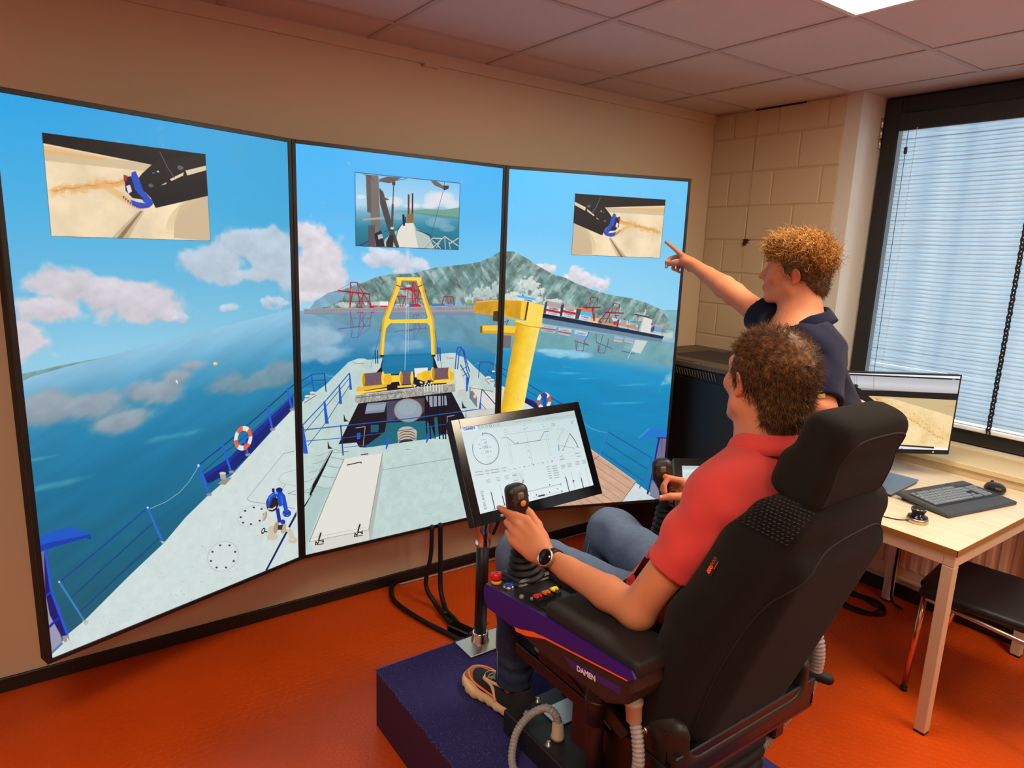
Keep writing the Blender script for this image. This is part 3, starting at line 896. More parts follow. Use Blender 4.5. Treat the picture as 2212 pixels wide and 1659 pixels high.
    for x0, y0, x1, y1, sl in ((545, 222, 688, 314, .08), (815, 214, 896, 300, .05), (1043, 184, 1166, 268, .05)):
        dm = np.array((112, 84, 96), np.float32) / 255 * (0.8 + .4 * s.noise(4, 2, 67, sx=.5)[..., None])
        s.poly([(x0, y0), (x1, y0 - (x1 - x0) * sl), (x1, y1 - (x1 - x0) * sl), (x0, y1)], dm)
        s.ell((x0, (y0 + y1) / 2), (14, (y1 - y0) / 2 + 8), (246, 206, 70)); s.ell((x0 + 6, (y0 + y1) / 2), (10, (y1 - y0) / 2), (190, 140, 40))
        s.ell((x1, (y0 + y1) / 2 - (x1 - x0) * sl), (12, (y1 - y0) / 2 + 6), (246, 206, 70))
    s.poly([(500, 320), (545, 315), (700, 298), (718, 300), (715, 318), (520, 350), (498, 350)], Y2); s.poly([(500, 355), (715, 325), (718, 340), (560, 362), (500, 372)], (246, 210, 80))
    s.poly([(690, 225), (745, 222), (745, 235), (810, 232), (810, 280), (750, 285), (740, 300), (695, 298)], (250, 206, 60)); s.ell((722, 262), (30, 40), Y2)
    s.poly([(912, 184), (1008, 178), (1010, 240), (915, 250)], (226, 230, 228)); s.poly([(930, 225), (985, 205), (1030, 200), (1030, 270), (985, 278), (930, 262)], (246, 200, 56)); s.ell((998, 240), (30, 38), Y2)
    s.poly([(1035, 270), (1190, 258), (1195, 285), (1040, 295)], (250, 206, 60)); s.poly([(790, 310), (900, 300), (902, 318), (792, 325)], (246, 200, 56)); s.poly([(1160, 200), (1195, 215), (1195, 262), (1170, 266)], Y2)
    rg = np.random.default_rng(12)
    for i in range(46):
        x = rg.uniform(905, 1040); y = rg.uniform(268, 318); s.poly([(x, y), (x + rg.uniform(5, 16), y - 2), (x + rg.uniform(5, 14), y + rg.uniform(4, 14)), (x, y + 8)], (34, 32, 38) if i % 2 else (220, 214, 200))
    for i in range(7): x = 985 + i * 21; s.line([(x, 300), (x + 1, 350)], 8, (222, 220, 208))
    # A-frame
    s.zoom(620, 300, 3.318)
    for x0, x1, a in ((858, 845, 1), (874, 868, .7), (866, 852, .5)): s.line([(x0, 1060), (x1, 1655 if a == 1 else 1530)], 3.5, (206, 222, 230), a)
    s.line([(690, 1300), (600, 1640)], 2, (70, 78, 88)); s.line([(1050, 1330), (1110, 1640)], 2, (60, 70, 80))
    s.poly([(788, 995), (826, 1010), (806, 1080), (716, 1318), (700, 1430), (692, 1556), (662, 1554), (672, 1430), (684, 1300), (760, 1100)], (247, 206, 70))
    s.poly([(788, 995), (800, 1000), (770, 1100), (700, 1290), (682, 1430), (674, 1556), (662, 1554), (672, 1430), (684, 1300), (760, 1100)], (222, 166, 40))
    s.poly([(924, 1010), (962, 998), (1000, 1140), (1052, 1290), (1062, 1430), (1064, 1550), (1034, 1550), (1030, 1430), (1020, 1320), (960, 1110)], (248, 210, 76))
    s.poly([(950, 1000), (962, 998), (1000, 1140), (1052, 1290), (1062, 1430), (1064, 1550), (1054, 1550), (1048, 1430), (1040, 1300), (985, 1140)], (224, 172, 48))
    s.poly([(784, 990), (964, 992), (962, 1022), (786, 1020)], (250, 214, 84)); s.poly([(820, 1014), (930, 1016), (930, 1023), (820, 1022)], (190, 140, 30))
    s.poly([(725, 1280), (745, 1296), (1000, 1290), (1015, 1270), (1035, 1330), (1030, 1350), (1005, 1320), (740, 1322), (712, 1356), (706, 1330)], (248, 208, 72))
    s.line([(780, 1046), (812, 1060)], 7, (120, 90, 30)); s.line([(940, 1060), (968, 1048)], 7, (120, 90, 30)); s.ell((872, 1055), (14, 12), (206, 200, 190)); s.poly([(845, 1066), (895, 1062), (892, 1078), (850, 1080)], (160, 40, 44))
    s.poly([(662, 1548), (696, 1550), (690, 1562), (668, 1562)], (30, 30, 36)); s.poly([(1034, 1548), (1064, 1546), (1064, 1560), (1040, 1562)], (30, 30, 36))
    for x in (632, 648, 1080, 1096): s.line([(x, 1515 if x < 900 else 1495), (x + 3, 1610 if x < 900 else 1590)], 7, (16, 40, 130))
    s.zoom(620, 740, 3.318)
    # deck furniture
    for (x, y, w_) in ((524, 128, 50), (1178, 88, 42)):
        s.poly([(x - w_, y), (x - w_ * .3, y - 14), (x + w_ * .6, y - 14), (x + w_, y - 4), (x + w_ * .4, y + 12), (x - w_ * .6, y + 12)], (206, 214, 210)); s.line([(x - w_ * .8, y + 12), (x - w_ * .7, y + 24), (x + w_ * .5, y + 22)], 2.5, (96, 98, 96))
    for (x, y) in ((146, 385), (183, 360), (1443, 250), (1466, 268)): s.poly([(x - 20, y + 12), (x + 24, y + 8), (x + 20, y + 40), (x - 24, y + 44)], (206, 210, 204)); s.ell((x, y), (20, 9), (222, 226, 220)); s.ell((x + 2, y + 10), (16, 6), (120, 126, 124), .7)
    s.line([(125, 432), (210, 378)], 6, (120, 118, 110)); s.line([(1420, 265), (1450, 298)], 3, (70, 66, 60))
    s.line([(272, 230), (300, 240), (330, 242), (430, 222)], 2, (176, 196, 200))
    N = (18, 62, 158)
    s.line([(-60, 380), (180, 228), (268, 222)], 6, N); s.line([(-60, 450), (185, 272), (272, 268)], 4, N); s.line([(268, 222), (280, 352)], 7, (20, 46, 120)); s.line([(176, 232), (192, 350)], 9, (28, 84, 196))
    s.line([(110, 594), (270, 425), (375, 305), (448, 218)], 7, (34, 84, 176)); s.line([(128, 640), (450, 252)], 4, (30, 60, 130)); s.line([(150, 740), (280, 570), (452, 300)], 4, (30, 56, 120))
    for (a, b, w_) in (((448, 218), (457, 338), 12), ((375, 300), (384, 440), 14), ((268, 420), (286, 582), 18), ((110, 596), (134, 796), 22)):
        s.poly([(a[0] - w_ * .35, a[1]), (a[0] + w_ * .35, a[1]), (b[0] + w_ * .75, b[1]), (b[0] - w_ * .75, b[1])], (30, 86, 196))
    for (x, y) in ((420, 545), (305, 740), (1268, 450)): s.poly([(x - 14, y - 34), (x, y + 4), (x + 22, y + 20), (x - 12, y + 22)], (40, 34, 40))
    # hatch with lid
    s.line([(690, 912), (1215, 824)], 2.5, (118, 132, 128)); s.line([(60, 1080), (170, 1072), (310, 1040)], 2.5, (104, 116, 112)); s.line([(60, 1270), (180, 1090)], 9, (24, 26, 56))
    s.line([(330, 790), (440, 782)], 2, (70, 76, 72))
    s.poly([(332, 770), (316, 800), (270, 900), (215, 1012), (170, 1098), (163, 1090), (185, 1020), (300, 815), (322, 775)], (10, 10, 16)); s.line([(312, 775), (170, 1045), (160, 1100)], 3, (90, 94, 92))
    for (x, y) in ((322, 772), (300, 828), (275, 890), (225, 960), (190, 1035)):
        s.line([(x, y), (x - 80, y + 36), (x - 118, y + 40)], 1.8, (110, 116, 112)); s.line([(x + 15, y - 6), (x + 100, y + 10), (x + 120, y + 6)], 1.8, (90, 96, 92))
    s.poly([(205, 1035), (310, 1040), (240, 1190), (160, 1400), (120, 1500), (118, 1200)], (168, 196, 192), .8)
    s.poly([(410, 832), (684, 794), (668, 900), (585, 1342), (160, 1428), (290, 1110)], (226, 224, 216)); s.poly([(684, 794), (686, 912), (604, 1412), (588, 1410), (585, 1342), (660, 930)], (176, 182, 176))
    s.poly([(160, 1428), (585, 1342), (592, 1416), (200, 1505), (180, 1470)], (214, 214, 206)); s.line([(410, 832), (290, 1110), (160, 1428)], 5, (96, 92, 88), .7); s.line([(684, 794), (650, 980), (585, 1342)], 3, (110, 108, 102))
    s.line([(160, 1428), (585, 1342)], 3.5, (150, 148, 140)); s.line([(180, 1400), (560, 1325)], 1.8, (150, 150, 142)); s.line([(430, 878), (530, 856), (532, 866)], 7, (50, 52, 52)); s.line([(530, 804), (580, 798)], 7, (60, 60, 60))
    for (x, y) in ((235, 1430), (515, 1370)):
        s.line([(x - 8, y - 30), (x + 8, y - 72)], 22, (206, 206, 200)); s.line([(x - 8, y - 12), (x + 8, y - 66)], 9, (12, 12, 14)); s.line([(x - 32, y + 22), (x - 28, y - 4), (x - 14, y + 12), (x - 6, y - 10), (x + 14, y - 10), (x + 26, y + 2), (x + 22, y - 22)], 6, (20, 18, 16)); s.line([(x - 34, y + 20), (x + 26, y + 12)], 5, (24, 22, 20))
    rg = np.random.default_rng(18)
    for i in range(150):
        x = rg.uniform(690, 1290); y = rg.uniform(860, 1290); r = rg.uniform(1, 3.6) * (1.6 if abs(x - 910) < 60 and abs(y - 1160) < 60 else 1); s.ell((x, y), (r, r * .8), (110, 126, 122), rg.uniform(.15, .6), n=7)
    # frames at the well edge
    s.line([(490, 612), (560, 602), (545, 745)], 4, (196, 196, 200)); s.line([(1145, 655), (1148, 530), (1200, 522)], 4, (196, 196, 200))
    s.poly([(500, 650), (530, 645), (530, 700), (545, 750), (515, 745), (498, 715)], (20, 18, 30)); s.poly([(500, 650), (528, 645), (525, 690), (502, 694)], (24, 90, 200))
    # front rails
    for P_, w_ in (([(45, 634), (385, 598), (870, 546), (1280, 490), (1480, 462)], 6.5), ([(60, 712), (400, 684), (720, 645), (1172, 580), (1172, 605)], 4.5), ([(410, 752), (720, 716), (1178, 650)], 3.5)): s.line(P_, w_, (36, 88, 176))
    s.line([(38, 625), (50, 610), (75, 605), (110, 600)], 5, N)
    s.line([(385, 592), (402, 808)], 8, (20, 50, 120)); s.poly([(712, 684), (738, 680), (728, 720), (716, 762), (708, 762)], (30, 92, 200)); s.poly([(1004, 650), (1020, 645), (1016, 690), (1002, 720), (996, 718)], (30, 92, 200)); s.line([(1284, 488), (1282, 540)], 5, N)
    # ladder, white stand, control box on the right
    s.poly([(1200, 190), (1240, 180), (1290, 382), (1222, 396)], (214, 216, 208)); s.poly([(1222, 340), (1284, 330), (1290, 382), (1222, 396)], (196, 200, 194))
    for P_ in ([(1205, 190), (1216, 60), (1228, 34), (1246, 32), (1262, 60), (1290, 200), (1306, 240), (1288, 350)], [(1222, 190), (1234, 70), (1250, 46), (1268, 56), (1290, 150), (1310, 210)], [(1244, 160), (1300, 260), (1290, 300)]): s.line(P_, 7, (22, 70, 170))
    s.line([(1245, 200), (1290, 170)], 4, (22, 70, 170)); s.line([(1258, 240), (1300, 215)], 4, (22, 70, 170)); s.line([(1290, 250), (1290, 345)], 14, (32, 90, 196))
    s.poly([(1310, 320), (1340, 310), (1490, 370), (1500, 470), (1365, 476), (1310, 400)], (220, 216, 206)); s.poly([(1308, 318), (1362, 388), (1362, 468), (1308, 398)], (116, 120, 124)); s.ell((1346, 386), (11, 14), (200, 204, 206)); s.ell((1322, 340), (7, 9), (200, 204, 206))
    s.line([(1310, 322), (1440, 345), (1475, 350)], 2.5, (60, 56, 52)); s.line([(1378, 475), (1398, 334), (1495, 445)], 6, (28, 70, 150)); s.line([(1385, 430), (1495, 560)], 3, (60, 60, 70)); s.poly([(1375, 470), (1388, 380), (1392, 475)], (34, 92, 200))
    s.poly([(1280, 500), (1350, 492), (1352, 520), (1290, 535)], (214, 204, 190)); s.poly([(1360, 490), (1450, 478), (1500, 500), (1500, 530), (1380, 540)], (206, 200, 190))
    s.line([(1372, 252), (1384, 140), (1450, 140), (1560, 200)], 5, (18, 56, 130)); s.line([(1440, 200), (1560, 270)], 4, (18, 56, 130)); s.line([(1345, 160), (1384, 142)], 2, (160, 200, 210)); s.line([(1500, 70), (1485, 200)], 2, (200, 214, 216)); s.ell((1480, 208), (12, 8), (220, 224, 224))
    s.line([(1590, 180), (1430, 230)], 3, N)
    s.zoom(620, 300, 3.318)
    yb = np.array((206, 152, 34), np.float32) / 255 * (0.86 + .28 * s.noise(26, 4, 99)[..., None])
    s.poly([(1352, 1172), (1450, 1160), (1560, 1152), (1560, 1272), (1450, 1262), (1334, 1246)], yb); s.line([(1352, 1170), (1560, 1152)], 5, (240, 196, 90)); s.line([(1300, 1186), (1352, 1182)], 4, (190, 60, 60))
    s.poly([(1480, 1236), (1512, 1232), (1545, 1240), (1545, 1300), (1510, 1310), (1476, 1302)], (72, 50, 24))
    s.poly([(1384, 1342), (1404, 1338), (1540, 1336), (1540, 1396), (1384, 1392)], (240, 198, 66)); s.poly([(1384, 1342), (1400, 1340), (1400, 1392), (1384, 1390)], (120, 90, 30)); s.poly([(1400, 1374), (1540, 1376), (1540, 1396), (1400, 1392)], (214, 166, 40))
    s.line([(1580, 1290), (1600, 1310), (1640, 1300)], 4, (90, 70, 40))
    # stern camera inset
    q = np.array([(487, 240), (1240, 318), (1228, 795), (493, 767)], float)
    Q = lambda pts: [tuple((q[0] * (1 - u) + q[1] * u) * (1 - v) + (q[3] * (1 - u) + q[2] * u) * v) for u, v in pts]
    g = s.vgrad([((487, 240), (1240, 318), (126, 196, 240)), ((487, 470), (1240, 480), (176, 214, 236)), ((487, 520), (1240, 520), (120, 176, 200)), ((487, 640), (1240, 640), (30, 128, 156)), ((487, 770), (1240, 790), (20, 108, 132))])
    s.poly(Q([(0, 0), (1, 0), (1, 1), (0, 1)]), g)
    for (x, y, rx_, ry_) in ((1060, 430, 80, 58), (1130, 420, 70, 46), (1180, 470, 60, 36), (770, 450, 60, 40), (530, 415, 40, 16), (1020, 480, 60, 24), (900, 480, 60, 20)):
        for k in (1.0, .8, .6): s.ell((x, y), (rx_ * k, ry_ * k), (226, 226, 232), .45)
    for (x, y, rx_, ry_) in ((1080, 600, 90, 40), (1150, 640, 60, 28), (800, 560, 50, 24)):
        for k in (1.0, .75): s.ell((x, y), (rx_ * k, ry_ * k), (150, 184, 196), .35)
    s.poly([(770, 516), (880, 514), (1000, 502), (1120, 510), (1236, 492), (1232, 580), (1100, 560), (1000, 545), (880, 528)], (112, 160, 140)); s.poly([(880, 528), (1000, 536), (1236, 560), (1232, 580), (1100, 565)], (80, 146, 150))
    gy = (116, 108, 104); dk = (54, 50, 50); lt = (170, 160, 148)
    s.poly([(830, 605), (905, 600), (945, 785), (770, 780), (795, 660)], (226, 222, 208)); s.poly([(905, 600), (925, 640), (1020, 700), (1060, 790), (940, 785)], (180, 196, 190)); s.poly([(700, 720), (790, 650), (770, 780), (690, 770)], (176, 192, 188))
    s.line([(925, 650), (1020, 690), (1110, 780)], 4, (40, 50, 70)); s.line([(780, 660), (830, 605)], 5, (40, 60, 90)); s.line([(700, 665), (745, 650), (760, 700)], 3, (20, 40, 70)); s.line([(930, 655), (1020, 685), (1025, 705)], 3, (20, 40, 70)); s.line([(520, 765), (600, 725)], 8, (30, 60, 120))
    s.line([(870, 600), (872, 400)], 13, (92, 44, 36)); s.line([(898, 600), (900, 392)], 11, (60, 36, 34)); s.poly([(860, 540), (908, 532), (906, 600), (862, 605)], (150, 100, 50)); s.line([(838, 620), (834, 545)], 16, (14, 20, 30)); s.line([(850, 600), (848, 560)], 8, (14, 20, 30))
    s.poly([(565, 256), (655, 262), (672, 700), (700, 770), (590, 770), (602, 640), (598, 530), (575, 525)], gy); s.poly([(565, 262), (600, 268), (604, 530), (576, 526)], (96, 88, 86)); s.poly([(540, 572), (715, 556), (718, 574), (545, 586)], lt)
    s.poly([(582, 620), (630, 618), (630, 766), (582, 766)], (84, 80, 90)); s.poly([(625, 680), (675, 655), (700, 770), (640, 770)], (34, 34, 40)); s.poly([(650, 690), (680, 680), (690, 710), (655, 722)], (180, 184, 186))
    s.poly([(660, 350), (690, 380), (755, 620), (805, 776), (780, 778), (720, 640), (668, 470)], (70, 66, 66)); s.poly([(660, 400), (735, 436), (700, 440)], (90, 80, 76)); s.poly([(710, 740), (735, 690), (765, 690), (760, 776), (712, 772)], (40, 40, 44))
    s.line([(765, 320), (757, 500)], 6, (40, 36, 40)); s.line([(758, 470), (752, 640)], 16, (72, 70, 76)); s.poly([(752, 310), (776, 306), (775, 332), (755, 332)], dk); s.poly([(660, 290), (720, 270), (820, 278), (770, 305), (735, 318), (700, 312), (660, 306)], (96, 84, 84)); s.line([(770, 300), (860, 285)], 3, dk)
    s.ell((754, 640), (14, 10), (200, 196, 190)); s.line([(550, 255), (600, 270), (615, 295)], 3, dk)
    s.poly([(1030, 300), (1070, 302), (1125, 340), (1160, 335), (1158, 355), (1130, 368), (1110, 355), (1060, 335)], (110, 94, 88)); s.poly([(1120, 335), (1160, 335), (1158, 356), (1125, 370)], (50, 40, 42)); s.line([(1120, 372), (1030, 700)], 2.5, (60, 60, 70)); s.line([(1128, 308), (1128, 340)], 3, dk)
    for P_ in ([(980, 785), (1045, 712), (1110, 714), (1070, 785)], [(1040, 785), (1130, 700), (1228, 768)], [(1130, 712), (1136, 790)], [(1165, 752), (1228, 712)], [(1045, 730), (1100, 785)], [(1170, 790), (1160, 740)]): s.line(P_, 8, (206, 208, 206)); s.line([(x, y + 5) for x, y in P_], 3, (110, 112, 116))
    s.line(Q([(0, 0), (1, 0), (1, 1), (0, 1), (0, 0)]), 3, (38, 46, 60))

def paint_right(s):
    s.zoom(1080, 360, 3.7705)
    s.c[:] = s.vgrad([((90, 30), (1570, 140), (88, 200, 255)), ((80, 500), (1560, 560), (110, 200, 250)), ((70, 800), (1540, 900), (140, 212, 246)), ((40, 1200), (1480, 1250), (168, 224, 244))])
    x = np.linspace(0, 1, s.W)[None, :, None]; s.c += (np.array((116, 192, 232), np.float32) / 255 - s.c) * (0.4 * x).astype(np.float32)
    s.cloud([(380, 840, 70, 50), (330, 810, 50, 26), (640, 880, 90, 70), (720, 940, 110, 60), (830, 960, 70, 60), (560, 900, 50, 30)], (222, 220, 230), 213, cell=44)
    n = s.noise(36, 6, 171, rot=-.6, sx=1.8); n2 = s.noise(50, 6, 172)
    base = np.array((120, 158, 154), np.float32) / 255
    n3 = s.noise(14, 5, 175, rot=-.9, sx=3.2); n4 = np.abs(s.noise(46, 5, 178, rot=.6, sx=1.6) - .5) * 2
    mt = base * (0.52 + .38 * n[..., None] + .30 * n3[..., None] + .42 * n4[..., None] ** .6 - .1); k = np.clip((n2 * .5 + n3 * .5 - .49) * 7, 0, 1)[..., None] * .5
    mt = mt + (np.array((208, 216, 212), np.float32) / 255 - mt) * k
    far = np.array((124, 176, 190), np.float32) / 255 * (0.85 + .3 * n[..., None])
    s.poly([(1290, 1170), (1400, 1168), (1500, 1172), (1500, 1420), (1330, 1400)], far)
    s.poly([(-40, 700), (60, 690), (110, 690), (230, 752), (300, 802), (440, 880), (520, 900), (620, 950), (760, 1005), (900, 1045), (1060, 1070), (1200, 1112), (1320, 1166), (1400, 1300), (1410, 1400), (1300, 1400), (-40, 1240)], mt)
    snow = np.array((216, 222, 218), np.float32) / 255 * (0.8 + .4 * s.noise(10, 4, 188)[..., None])
    s.cloud([(120, 1060, 110, 50), (260, 1080, 120, 36), (440, 1100, 110, 30), (230, 960, 90, 70), (300, 1020, 70, 50)], (214, 222, 216), 261, alpha=.85, thr=.62, soft=.2, cell=10, amp=1.6); s.poly([(1330, 1380), (1360, 1330), (1410, 1340), (1400, 1410)], (180, 206, 208), .5)
    w = s.vgrad([((40, 1180), (1450, 1395), (150, 186, 200)), ((40, 1290), (1450, 1500), (116, 172, 188)), ((40, 1460), (1450, 1640), (90, 162, 190)), ((40, 1510), (1440, 1720), (24, 146, 200)), ((40, 1700), (1430, 1900), (0, 136, 190)),
                 ((20, 2300), (1400, 2500), (0, 128, 176)), ((0, 3000), (1300, 3100), (0, 120, 160))])
    w = w * (0.95 + .1 * s.noise(34, 5, 191, sx=5, rot=.2)[..., None])
    s.poly([(-60, 1170), (350, 1225), (900, 1310), (1460, 1398), (1600, 1420), (1500, 3400), (-60, 3400)], w)
    refl = np.array((112, 160, 166), np.float32) / 255 * (0.85 + .3 * n[..., None])
    s.poly([(280, 1290), (1440, 1440), (1430, 1640), (1200, 1590), (1000, 1560), (800, 1530), (600, 1500), (280, 1480)], refl, .7)
    s.cloud([(500, 1520, 150, 34), (620, 1540, 110, 34), (380, 1500, 80, 20)], (150, 204, 228), 223, alpha=.8, cell=30, sx=2, soft=.6, thr=.35)
    s.zoom(1020, 740, 3.6065)
    s.cloud([(720, 240, 120, 14), (860, 280, 90, 8), (1250, 330, 110, 12), (620, 230, 60, 10), (1200, 470, 200, 14)], (90, 180, 206), 233, alpha=.55, cell=30, sx=5, rot=.25, amp=1.5, soft=.9, thr=.4)
    s.cloud([(1540, 290, 60, 50), (1520, 310, 50, 30)], (150, 196, 214), 243, alpha=.7, cell=30, soft=.8)
    # ship
    s.zoom(1130, 600, 6.32)
    G = lambda pts, c, a=1.0: s.poly(pts, c, a)
    def stack(q, bands):
        q = np.array(q, float)
        for v0, v1, c in bands:
            G([tuple(q[0] * (1 - v0) + q[3] * v0), tuple(q[1] * (1 - v0) + q[2] * v0), tuple(q[1] * (1 - v1) + q[2] * v1), tuple(q[0] * (1 - v1) + q[3] * v1)], c)
    def word(q, v0, v1, col=(52, 62, 84), a=.9, st='DAMEN'):
        q = np.array(q, float); L = lambda u, v: (q[0] * (1 - u) + q[1] * u) * (1 - v) + (q[3] * (1 - u) + q[2] * u) * v
        s.text(st, L(.15, v1), L(.85, v1), L(.15, v0), col, a, bold=.03, shear=.2)
    # reflections first
    G([(265, 548), (1905, 838), (1890, 888), (1400, 800), (265, 622)], (104, 136, 160))
    R1 = [(262, 640), (455, 665), (435, 760), (240, 730)]; stack(R1, [(0, .4, (186, 206, 214)), (.4, .62, (176, 88, 104)), (.62, 1, (176, 190, 200))]); word(R1, .1, .3, (110, 124, 150), .6); word(R1, .7, .9, (80, 94, 120), .7)
    R2 = [(490, 680), (665, 705), (640, 800), (470, 765)]; stack(R2, [(0, .5, (190, 208, 216)), (.5, .75, (178, 90, 104)), (.75, 1, (178, 190, 198))]); word(R2, .15, .4, (90, 104, 130), .7)
    R3 = [(710, 710), (885, 745), (855, 865), (685, 830)]; stack(R3, [(0, .45, (190, 210, 218)), (.45, .82, (98, 170, 226)), (.82, 1, (196, 140, 120))]); word(R3, .18, .38, (90, 104, 140), .8)
    for q in ([(1250, 790), (1370, 815), (1350, 885), (1235, 860)], [(1390, 815), (1520, 840), (1500, 895), (1380, 870)]): stack(q, [(0, .45, (140, 186, 222)), (.45, .8, (196, 150, 134)), (.8, 1, (200, 206, 210))])
    G([(1530, 845), (1700, 865), (1600, 1035), (1480, 1005)], (202, 210, 212)); s.line([(1500, 950), (1425, 1110)], 8, (206, 214, 216))
    for i in range(6): s.line([(1400 + i * 20, 910), (1372 + i * 20, 980)], 6, (170, 186, 190)); s.line([(1350 + i * 30, 1000 + i * 7), (1368 + i * 30, 1005 + i * 7)], 9, (50, 60, 76))
    cr = (96, 60, 92)
    for P_ in ([(720, 870), (722, 985), (735, 995), (820, 998), (835, 885)], [(745, 870), (730, 980)], [(905, 740), (830, 880), (900, 925)], [(700, 860), (900, 925)], [(995, 760), (1000, 880), (1215, 968)], [(1025, 900), (1025, 1010), (1040, 1025), (1110, 1030), (1135, 930)], [(1055, 900), (1030, 1000)], [(1090, 780), (1060, 890)], [(1170, 830), (1150, 930)]): s.line(P_, 8, cr, .85)
    # cargo stacks
    G([(300, 340), (330, 310), (340, 330), (315, 490), (280, 480)], (70, 66, 92)); G([(515, 380), (560, 360), (560, 400), (530, 525), (498, 525)], (64, 60, 80)); G([(735, 420), (800, 410), (775, 560), (712, 560)], (82, 66, 80)); G([(745, 410), (800, 412), (798, 430), (745, 426)], (226, 140, 60))
    q1 = [(332, 312), (522, 352), (498, 530), (310, 492)]; stack(q1, [(0, .42, (176, 164, 162)), (.42, .62, (226, 226, 228)), (.62, .78, (196, 28, 44)), (.78, 1, (220, 224, 230))]); word(q1, .44, .60); word(q1, .81, .95, (130, 140, 160))
    q2 = [(560, 368), (732, 404), (706, 560), (530, 524)]; stack(q2, [(0, .26, (182, 170, 166)), (.26, .46, (228, 228, 230)), (.46, .66, (200, 30, 44)), (.66, 1, (222, 226, 232))]); word(q2, .27, .42); word(q2, .68, .80, (70, 80, 104)); word(q2, .85, .97, (130, 140, 160))
    q3 = [(800, 412), (942, 442), (914, 604), (756, 570)]; stack(q3, [(0, .22, (238, 110, 48)), (.22, .58, (84, 182, 240)), (.58, 1, (222, 226, 234))]); word(q3, .62, .76, (60, 74, 110)); word(q3, .82, .95, (120, 132, 160))
    G([(900, 555), (1030, 550), (1040, 620), (910, 600)], (232, 190, 120)); G([(1110, 605), (1280, 640), (1275, 665), (1105, 640)], (232, 140, 80)); G([(910, 590), (1020, 600), (1015, 625), (905, 605)], (220, 214, 206))
    G([(1210, 545), (1300, 560), (1290, 650), (1240, 640)], (206, 210, 212)); G([(1230, 600), (1280, 590), (1275, 645), (1235, 640)], (200, 40, 44)); G([(1285, 580), (1315, 565), (1300, 680), (1275, 660)], (60, 70, 110))
    q4 = [(1318, 565), (1432, 590), (1424, 698), (1294, 668)]; stack(q4, [(0, .5, (206, 214, 218)), (.5, .8, (222, 134, 88)), (.8, 1, (170, 206, 236))]); word(q4, .05, .22, (60, 70, 96)); word(q4, .28, .45, (60, 70, 96))
    q5 = [(1440, 595), (1572, 640), (1560, 732), (1436, 702)]; stack(q5, [(0, .2, (120, 186, 230)), (.2, .42, (216, 220, 222)), (.42, .8, (222, 130, 84)), (.8, 1, (150, 204, 240))]); word(q5, .24, .4, (60, 70, 96))
    G([(1636, 528), (1762, 570), (1735, 770), (1578, 738)], (222, 222, 214)); G([(1636, 528), (1655, 534), (1600, 742), (1578, 738)], (192, 196, 194)); s.line([(1662, 520), (1668, 430)], 12, (220, 226, 224)); s.line([(1655, 480), (1690, 470)], 5, (220, 226, 224)); s.line([(1520, 488), (1715, 530)], 16, (214, 220, 218))
    for i in range(11): s.line([(1524 + i * 18, 498 + i * 3.6), (1534 + i * 18, 500 + i * 3.6)], 18, (24, 26, 36))
    for i in range(6): s.line([(1512 + i * 20, 600), (1508 + i * 20, 540)], 7, (196, 210, 208)); s.line([(1506 + i * 20, 600), (1520 + i * 20, 602)], 5, (60, 80, 90))
    G([(1800, 650), (1895, 672), (1888, 742), (1795, 722)], (110, 164, 216)); G([(1800, 650), (1860, 640), (1892, 655), (1895, 680), (1805, 664)], (206, 160, 140)); G([(1745, 690), (1795, 650), (1790, 720), (1750, 740)], (30, 70, 150)); G([(1750, 615), (1775, 620), (1770, 650), (1748, 645)], (196, 60, 50)); s.line([(1740, 735), (1790, 745)], 8, (196, 90, 50)); G([(1735, 740), (1880, 760), (1880, 790), (1735, 768)], (196, 206, 206))
    for P_, w_ in (([(925, 262), (905, 400)], 9), ([(925, 262), (1020, 280)], 8), ([(1020, 280), (945, 410)], 8), ([(1020, 280), (1005, 400)], 8), ([(925, 264), (840, 400)], 7), ([(822, 402), (1050, 408)], 17), ([(1050, 390), (1050, 412)], 10), ([(945, 410), (965, 590)], 13), ([(962, 410), (980, 590)], 9), ([(945, 500), (978, 500)], 8), ([(950, 550), (978, 550)], 8), ([(870, 400), (860, 420)], 10),
                   ([(1240, 345), (1205, 480)], 9), ([(1240, 345), (1320, 365)], 8), ([(1320, 365), (1252, 480)], 8), ([(1320, 365), (1300, 480)], 8), ([(1240, 345), (1150, 470)], 7), ([(1115, 472), (1375, 486)], 17), ([(1130, 480), (1030, 600)], 13), ([(1190, 485), (1125, 610)], 13), ([(1185, 520), (1185, 620)], 8), ([(1255, 490), (1275, 560)], 9), ([(1025, 602), (1070, 606)], 14), ([(1060, 560), (1190, 560)], 6), ([(1250, 515), (1310, 515)], 12)): s.line(P_, w_, (156, 22, 44))
    s.ell((1385, 565), (8, 8), (30, 34, 40))
    G([(1760, 720), (1950, 760), (2050, 740), (2050, 800), (1990, 855), (1920, 850), (1900, 812)], (196, 212, 210), .75)
    for i in range(6): s.line([(1930 + i * 14, 820), (1922 + i * 14, 850)], 3, (90, 110, 116))
    G([(262, 488), (1000, 620), (1925, 800), (1898, 836), (1200, 712), (262, 546)], (18, 40, 66)); G([(262, 488), (700, 566), (262, 520)], (10, 24, 44))
    # container beside the column
    q6 = [(-80, 235), (172, 280), (164, 345), (-80, 300)]; stack(q6, [(0, .48, (70, 186, 240)), (.48, 1, (226, 228, 230))]); word([(-10, 246), (160, 280), (150, 345), (-10, 310)], .52, .9, (50, 56, 70))
    # deck parts
    s.zoom(1020, 740, 3.6065)
    nd = s.noise(24, 5, 263)[..., None]; deck = np.array((206, 220, 222), np.float32) / 255 * (0.95 + .08 * nd)
    s.poly([(200, 320), (250, 345), (400, 455), (620, 560), (900, 800), (960, 1200), (700, 1300), (100, 900)], deck)
